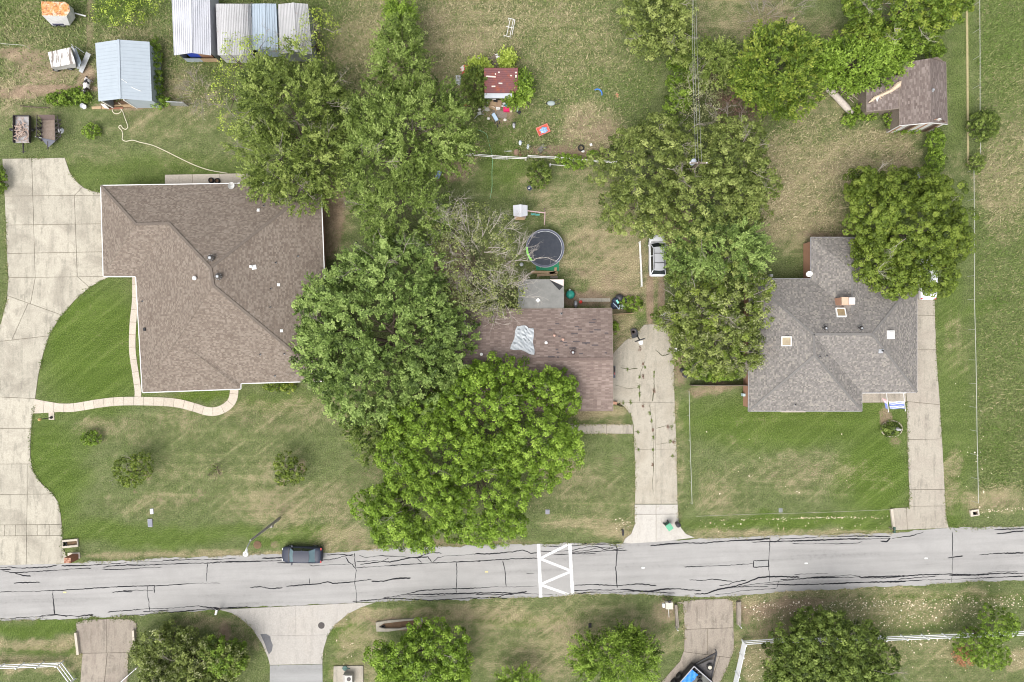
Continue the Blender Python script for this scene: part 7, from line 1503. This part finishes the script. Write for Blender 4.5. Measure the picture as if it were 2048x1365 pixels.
for k, (x, y, lb_) in enumerate(((1040.5, 286, 'oval pale blue tub left of the wagon weeds'), (1056, 294, 'tilted pale blue tub beside the wagon weeds'))):
    p = W(x, y, .1); t = thing('plastic_tub', lb_, 'tub', p); MB().blob(p, (.18, .3, .16), 12, 6, .03).build('tub_body', plain('tub%d' % k, (.5, .56, .64), (.6, .64, .7), 4, .5), t, smooth=True); MB().bar(p + Vector((.15, .1, .1)), p + Vector((.28, .0, .1)), .1, .1).build('handle', NB, t)
MB().bar(W(1078, 303, .2), W(1090, 292, .3), .5, .2).build('grey_tarp', plain('grey_canvas', (.13, .125, .12), (.17, .16, .15), 4, .9), None, label='dark grey canvas roll in the weeds', cat='canvas'); MB().bar(W(1073, 307, .1), W(1092, 313, .1), .1, .06).build('lath', TANWOOD, None, label='thin tan lath above the pipe fence', cat='lath')
MB().lathe(W(1033, 306, 0), [(.34, 0), (.3, .35), (.28, .38)], 10).build('tree_stump', plain('stump', (.28, .18, .13), (.2, .13, .1), 6, .95), None, label='brown tree stump right of the wire gate', cat='stump'); MB().blob(W(1041, 309, .2), (.22, .25, .2), 8, 5, .2).build('dark_stump', SOIL, None, label='dark burnt stump beside the brown stump', cat='stump')
MB().bar(W(1009, 303, .05), W(1023, 302.5, .05), .06).build('pvc_pipe', WTRIM, None, label='short white pipe lying above the gate', cat='pipe')
fl = thing('frisbee_stand', 'dark navy bowl with white centre below the leafy shrub', 'bowl', W(1059, 377, 0)); MB().lathe(W(1059, 377, 0), [(.22, 0), (.28, .12), (.26, .12), (.05, .04)], 16).build('bowl', NB, fl); MB().lathe(W(1058, 377, .05), [(.08, 0), (.07, .05)], 10).build('centre', WTRIM, fl)
cf = thing('bench_frame', 'white metal bench frame standing in the upper dry yard', 'frame', W(1020, 55, 0))
for a, b in (((1017, 36.5), (1028.5, 39.5)), ((1012, 53), (1027, 56.5)), ((1007.5, 71), (1021, 74.5)), ((1020.5, 39), (1013.5, 70)), ((1026.5, 40), (1020, 72)), ((1030, 40), (1024, 70))): MB().tube([W(*a, .5), W(*b, .5)], .035, 6).build('frame_tube', PIPE, cf)
for q in ((1017, 37), (1029, 40), (1008, 71), (1022, 74)): MB().tube([W(*q, .5), Vector((W(*q, .5).x, W(*q, .5).y, 0))], .03, 6).build('leg', PIPE, cf)
# garden hose lines
def hose(label, pts, r, mat, name='garden_hose'): MB().tube([Vector((*(W(p.x, p.y)).to_2d(), .03)) for p in catmull(pts, 8)], r, 5).build(name, mat, None, True, label=label, cat='hose')
hose('long cream hose trailing from the blue shed to the patio', [(237, 206), (244, 212), (244, 219), (240, 226), (231, 228), (225, 222), (228, 215), (238, 217), (245, 222), (250, 236), (256, 253), (252, 259), (246, 257), (242, 251), (238, 255), (244, 262), (246, 271), (245, 279), (252, 283), (266, 281), (280, 285), (305, 291), (330, 302), (360, 317), (390, 331), (420, 341), (455, 347)], .045, plain('cream_hose', (.62, .58, .44), (.56, .52, .4), 5, .6))
hose('thin green hose running down past the wire gate', [(950, 258), (972, 268), (977, 285), (982, 300), (985, 320), (984, 345), (984, 375), (980, 398)], .028, plain('green_hose', (.20, .42, .24), (.18, .36, .2), 5, .5))
# lattice of odd things near the right house and barn
lg = thing('fallen_log', 'thick pale grey fallen log below the green thicket', 'log', W(1676, 196, 0))
MB().tube([W(1645, 165, .45), W(1652, 172, .45), W(1670, 190, .42), (W(1690, 212, .38)), W(1704, 228, .34)], [.42, .40, .36, .36, .30], 12).build('log_trunk', PALEBARK, lg, smooth=True); MB().tube([W(1650, 170, .4), W(1641, 172, .5)], [.2, .08], 8).build('branch_stub', PALEBARK, lg)
dbp = MB()
for k in range(40):
    x, y = rnd.uniform(1660, 1715), rnd.uniform(160, 215)
    if y - 160 < (x - 1660) * .7 + 12 and y > 158 + (x - 1660) * .25: a = rnd.uniform(.4, 1.3); dbp.tube([W(x - 6, y - 6 * a, .15), W(x + 6, y + 6 * a, .2)], .05, 5)
dbp.build('brush_pile', plain('brush_grey', (.24, .19, .16), (.33, .28, .24), 6, .95), None, kind='stuff', label='heap of brown branches beside the fallen log', cat='sticks')
lim = thing('fallen_limb', 'pale broken tree limb lying across the barn wing roof', 'limb', W(1765, 190, 2.6)); CREAMW = plain('split_wood', (.60, .49, .36), (.42, .33, .25), 6, .9)
MB().tube([on('N', x, y) + Vector((0, 0, .16)) for x, y in ((1736, 207), (1748, 197), (1765, 190), (1782, 182), (1796, 170), (1800, 164))], [.06, .17, .15, .18, .30, .08], 7).build('limb', CREAMW, lim)
tw = MB()
for k in range(60):
    f = rnd.random(); x = 1740 + 60 * f; y = 205 - 38 * f; a = rnd.uniform(0, 6.28); r = rnd.uniform(3, 9); tw.tube([on('N', x, y) + Vector((0, 0, .15)), on('N', x + r * math.cos(a), y + r * math.sin(a)) + Vector((0, 0, .12))], [.035, .012], 4)
tw.build('splinters', CREAMW, lim); MB().add([on('N', 1752, 206) + Vector((0, 0, .2)), on('N', 1756, 195) + Vector((0, 0, .3)), on('N', 1750, 198) + Vector((0, 0, .2))], [(0, 1, 2)]).build('bark_flap', WTRIM, lim)
crumple('green_tarp', 'small green tarp left of the lilac bundle below the barn', 1812, 351, .4, .5, plain('tarp_green', (.03, .13, .06), (.04, .11, .06), 4, .6), 'tarp', .3); crumple('lilac_bundle', 'lilac grey bundle beside the green tarp', 1833, 352, .35, .5, plain('lilac', (.35, .34, .44), (.42, .40, .5), 5, .7), 'bundle', .4)
MB().bar(W(1861, 352, .5), W(1871, 345, .6), .2, .1).build('metal_sheet', GALV, None, label='small bent metal sheet at the foot of the hedge bush', cat='sheet')
bl2 = MB().bar(W(874, 357, .5), W(880, 343, .5), .4, .3).build('blue_barrow', plain('steel_blue', (.22, .32, .46), (.3, .38, .5), 4, .5), None, label='blue grey box at the edge of the broad central tree', cat='box')
stt = thing('garden_statue', 'pale grey stone statue standing in the edged garden bed', 'statue', W(1791, 858, 0)); MB().lathe(W(1788, 857, 0), [(.2, 0), (.2, .15), (.12, .2), (.16, .5), (.2, .8), (.1, 1.05), (.06, 1.1)], 10).build('figure', plain('stone_grey', (.36, .36, .38), (.46, .46, .47), 5, .8), stt, smooth=True); MB().blob(W(1788, 857, 0) + Vector((0, 0, 1.2)), (.12, .11, .14), 8, 6, 0).build('head', plain('stone_light', (.5, .5, .5), (.42, .42, .43), 5, .8), stt, smooth=True)
bed = thing('bed_edging', 'ring of pale edging stones round the juniper bed', 'edging', W(1782, 858, 0))
for k in range(22):
    a = k * 2 * math.pi / 22 + .1; MB().box(W(1783 + 21 * math.cos(a), 858 + 16 * math.sin(a), .05), (.24, .1, .12), -a + math.pi / 2).build('stone', plain('edge_stone%d' % (k % 3), (.36 + .05 * (k % 3), .33 + .04 * (k % 3), .27), (.3, .27, .22), 6, .9), bed)
ms = thing('milk_can', 'white dish shaped antenna post by the trailers and blue shed', 'dish', W(169, 214, 0)); MB().lathe(W(169, 214, 0), [(.3, 0), (.28, .4), (.24, .45)], 14).build('drum', GALV, ms); MB().lathe(W(169, 214, .45), [(.24, 0), (.22, .08), (.05, .12)], 14).build('lid', WTRIM, ms)
MB().tube([W(40, 212, .12), W(70, 215, .1), W(98, 216, .14)], .06, 6).build('fallen_branch', BARK, None, label='thin dark branch lying above the lattice trailer', cat='branch')
for k, (x, y, lb_) in enumerate(((1487, 790, 'small pale blue box at the grey house wall'), (1541, 552, 'small white post at the back wall of the grey house'))): MB().box(W(x, y, .4), (.3, .3, .7)).build('wall_box' if k == 0 else 'vent_post', plain('wallbox%d' % k, (.45, .6, .62) if k == 0 else (.6, .55, .5), (.4, .5, .52), 5, .6), None, label=lb_, cat='box')
# scrap of pale litter seen on grass
# ------------------------------------------------------------------ pale stones and grass
rs = np.random.RandomState(5)
def stones():
    C = []
    def band(n, x0, x1, yf, sd):
        x = rs.uniform(x0, x1, n); y = yf(x) + rs.normal(0, sd, n); C.append(np.stack([x, y], 1))
    band(260, 1500, 2048, lambda x: 1214 - (x - 1500) * .026, 5); band(330, 1560, 2048, lambda x: 1222 - (x - 1500) * .03, 16); band(260, 1560, 1950, lambda x: 1240 + 0 * x, 14)
    band(190, 1700, 2048, lambda x: 1300 + 0 * x, 24); band(60, 1740, 1900, lambda x: 1283 + 0 * x, 6); band(70, 1430, 1775, lambda x: 1041 - (x - 1430) * .024, 1.0); band(60, 1600, 1778, lambda x: 1036 + 0 * x, 1.2)
    band(50, 1390, 1775, lambda x: 1052 + 0 * x, 7); band(60, 1490, 1560, lambda x: 1222 + 0 * x, 12); band(40, 1955, 2048, lambda x: 1020 + 0 * x, 4); band(40, 1900, 2000, lambda x: 900 + 0 * x, 70); band(30, 1230, 1262, lambda x: 1050 + 0 * x, 6); band(20, 1400, 1800, lambda x: 960 + 0 * x, 60); band(30, 650, 720, lambda x: 1290 + 0 * x, 40)
    band(50, 1480, 1530, lambda x: 1330 + 0 * x, 25)
    C = np.concatenate(C); n = len(C); bad = inpoly(C[:, 0], C[:, 1], road_poly); C = C[~bad]; n = len(C)
    r = rs.gamma(4, .0105, n) + .018; X = (C[:, 0] - 1024) / S; Y = (682.5 - C[:, 1]) / S
    base = np.array([(1, 0, 0), (0, 1, 0), (-1, 0, 0), (0, -1, 0), (0, 0, .7)]); V = np.zeros((n, 5, 3))
    a = rs.rand(n) * 6.28; ca, sa = np.cos(a), np.sin(a); el = rs.uniform(.6, 1, n)
    for k in range(5):
        bx_, by_ = base[k, 0], base[k, 1] * el; j = rs.uniform(.75, 1.2, n); V[:, k, 0] = X + (bx_ * ca - by_ * sa) * r * j; V[:, k, 1] = Y + (bx_ * sa + by_ * ca) * r * j; V[:, k, 2] = .012 + base[k, 2] * r
    F = (np.arange(n) * 5)[:, None, None] + np.array([(0, 1, 4), (1, 2, 4), (2, 3, 4), (3, 0, 4)])[None]; return V.reshape(-1, 3), F.reshape(-1, 3), np.repeat(rs.rand(n), 5)
V, F, T = stones(); st_ = NT('limestone_chips'); st_.set(col=st_.ramp(st_.n('Attribute', attribute_name='tint').outputs['Fac'], [(0, (.42, .31, .22)), (.5, (.62, .52, .38)), (1, (.78, .72, .60))]), rough=.9)
o = np_mesh('stones', V, F, st_.m, None, {'tint': T}); tag(o, 'pale limestone chips scattered over the verges and lower lawn', 'stones', kind='stuff')
def grass():
    n = 430000; x = rs.uniform(-10, 2058, n); y = rs.uniform(-10, 1375, n)
    bad = np.zeros(n, bool)
    for P in (road_poly, DRIVE_A, DRIVE_B, APRON_B, DRIVE_C, DRIVE_D, JUNC, STREET, DRIVE_E, PATIO_A, WALK_B, PORCH_C): bad |= inpoly(x, y, P)
    for P in ([(215, 385), (630, 380), (640, 745), (300, 765), (285, 560), (220, 550)], [(915, 625), (1215, 625), (1215, 810), (915, 810)], [(1510, 565), (1820, 565), (1820, 775), (1510, 810)]): bad |= inpoly(x, y, P)
    C_, B_ = strip_walk_data([(68, 813), (100, 815), (140, 816), (170, 812), (200, 807), (240, 803), (300, 803), (350, 806), (388, 815), (415, 823), (437, 822), (457, 811), (467, 795), (469, 768)], 19, 20, 6); bad |= inpoly(x, y, [(p.x, p.y) for p in B_])
    C_, B_ = strip_walk_data([(271, 545), (271, 600), (266, 650), (265, 700), (271, 745), (276, 780), (276, 794)], 15, 26, None); bad |= inpoly(x, y, [(p.x, p.y) for p in B_])
    dr, di, lu = ground_attrs(x, y)
    tall = (inpoly(x, y, [(690, 0), (1370, 0), (1260, 330), (940, 320), (690, 200)]) | (x > 1955) & (y < 980) | inpoly(x, y, [(1520, 230), (1700, 230), (1850, 300), (1690, 470), (1530, 470)]) | (y < 210) & (x < 700)).astype(float)
    keep = ~bad & (rs.rand(n) > di * 1.2) & (rs.rand(n) < .45 + .55 * tall); x, y, dr, lu, tall = x[keep], y[keep], dr[keep], lu[keep], tall[keep]; n = len(x)
    X, Y = (x - 1024) / S, (682.5 - y) / S; a = rs.rand(n) * 6.28; h = rs.uniform(.05, .10, n) + tall * rs.gamma(2, .045, n); w = rs.uniform(.018, .04, n) * (1 + tall)
    lean = rs.uniform(.6, 2.0, n) * h; V = np.zeros((n, 3, 3)); ca, sa = np.cos(a), np.sin(a)
    V[:, 0] = np.stack([X - sa * w, Y + ca * w, 0 * X + .004], 1); V[:, 1] = np.stack([X + sa * w, Y - ca * w, 0 * X + .004], 1); V[:, 2] = np.stack([X + ca * lean, Y + sa * lean, h], 1)
    t = np.clip(.30 - lu * .28 + dr * .5 + rs.normal(0, .17, n), 0, 1); return V.reshape(-1, 3), np.arange(n * 3).reshape(n, 3), np.repeat(t, 3)
def edge_grass():
    """ragged tufts leaning over the edges of the street and the concrete"""
    Q = []
    for P, cl in ((ROAD_TOP, 0), (ROAD_BOT, 0), (DRIVE_A, 1), (DRIVE_B, 1), (DRIVE_C, 1), (DRIVE_D, 1), (DRIVE_E, 1), (JUNC, 1), (WALK_B, 1), (APRON_B, 1), (STREET, 1)):
        P = P + [P[0]] if cl else P
        for i in range(len(P) - 1):
            (x0, y0), (x1, y1) = P[i], P[i + 1]; L = math.hypot(x1 - x0, y1 - y0); n = int(L * 1.5); f = rs.rand(n); x = x0 + (x1 - x0) * f; y = y0 + (y1 - y0) * f
            cen = vnoise(x, y, 22, 77); keep = cen > .42; sd = .9 + 2.2 * (cen - .42) * 2
            Q.append(np.stack([(x + rs.normal(0, 1, n) * sd)[keep], (y + rs.normal(0, 1, n) * sd)[keep]], 1))
    Q = np.concatenate(Q); x, y = Q[:, 0], Q[:, 1]; ok = (x > -20) & (x < 2070) & (y > -20) & (y < 1390)
    joinA = ((x > 205) & (x < 260) & (y > 380) & (y < 560)) | ((abs(y - 1130) < 9) & (x < 140)) | ((y > 1050) & (y < 1100) & (x > 1246) & (x < 1400)) | ((abs(x - 592) < 60) & (y > 1320)) | ((x > 440) & (x < 750) & (y < 1226) & (y > 1200)) | ((x > 1786) & (x < 1897) & (y > 1050) & (y < 1072)) | ((abs(y - 1008) < 5) & (x > 1260) & (x < 1360)) | ((x > 1210) & (x < 1226) & (y < 810) & (y > 700))
    Q = Q[ok & ~joinA]; n = len(Q); X, Y = (Q[:, 0] - 1024) / S, (682.5 - Q[:, 1]) / S; a = rs.rand(n) * 6.28; h = rs.uniform(.06, .16, n); w = rs.uniform(.025, .05, n); lean = rs.uniform(.6, 1.6, n) * h; ca, sa = np.cos(a), np.sin(a)
    V = np.zeros((n, 3, 3)); z0 = .05
    V[:, 0] = np.stack([X - sa * w, Y + ca * w, 0 * X + z0], 1); V[:, 1] = np.stack([X + sa * w, Y - ca * w, 0 * X + z0], 1); V[:, 2] = np.stack([X + ca * lean, Y + sa * lean, z0 + h], 1)
    dr, di, lu = ground_attrs(Q[:, 0], Q[:, 1]); t = np.clip(.45 - lu * .3 + dr * .5 + rs.normal(0, .2, n), 0, 1); return V.reshape(-1, 3), np.arange(n * 3).reshape(n, 3), np.repeat(t, 3)
V, F, T = grass(); V2, F2, T2 = edge_grass(); F = np.concatenate([F, F2 + len(V)]); V = np.concatenate([V, V2]); T = np.concatenate([T, T2]); gm = NT('grass_blades'); gm.set(col=gm.ramp(gm.n('Attribute', attribute_name='tint').outputs['Fac'], [(0, (.078, .128, .022)), (.35, (.132, .168, .055)), (.65, (.245, .23, .118)), (1, (.40, .34, .215))]), rough=.8, spec=.15)
o = np_mesh('grass', V, F, gm.m, None, {'tint': T}); tag(o, 'short green and straw grass blades over the lawns and yards', 'grass', kind='stuff')
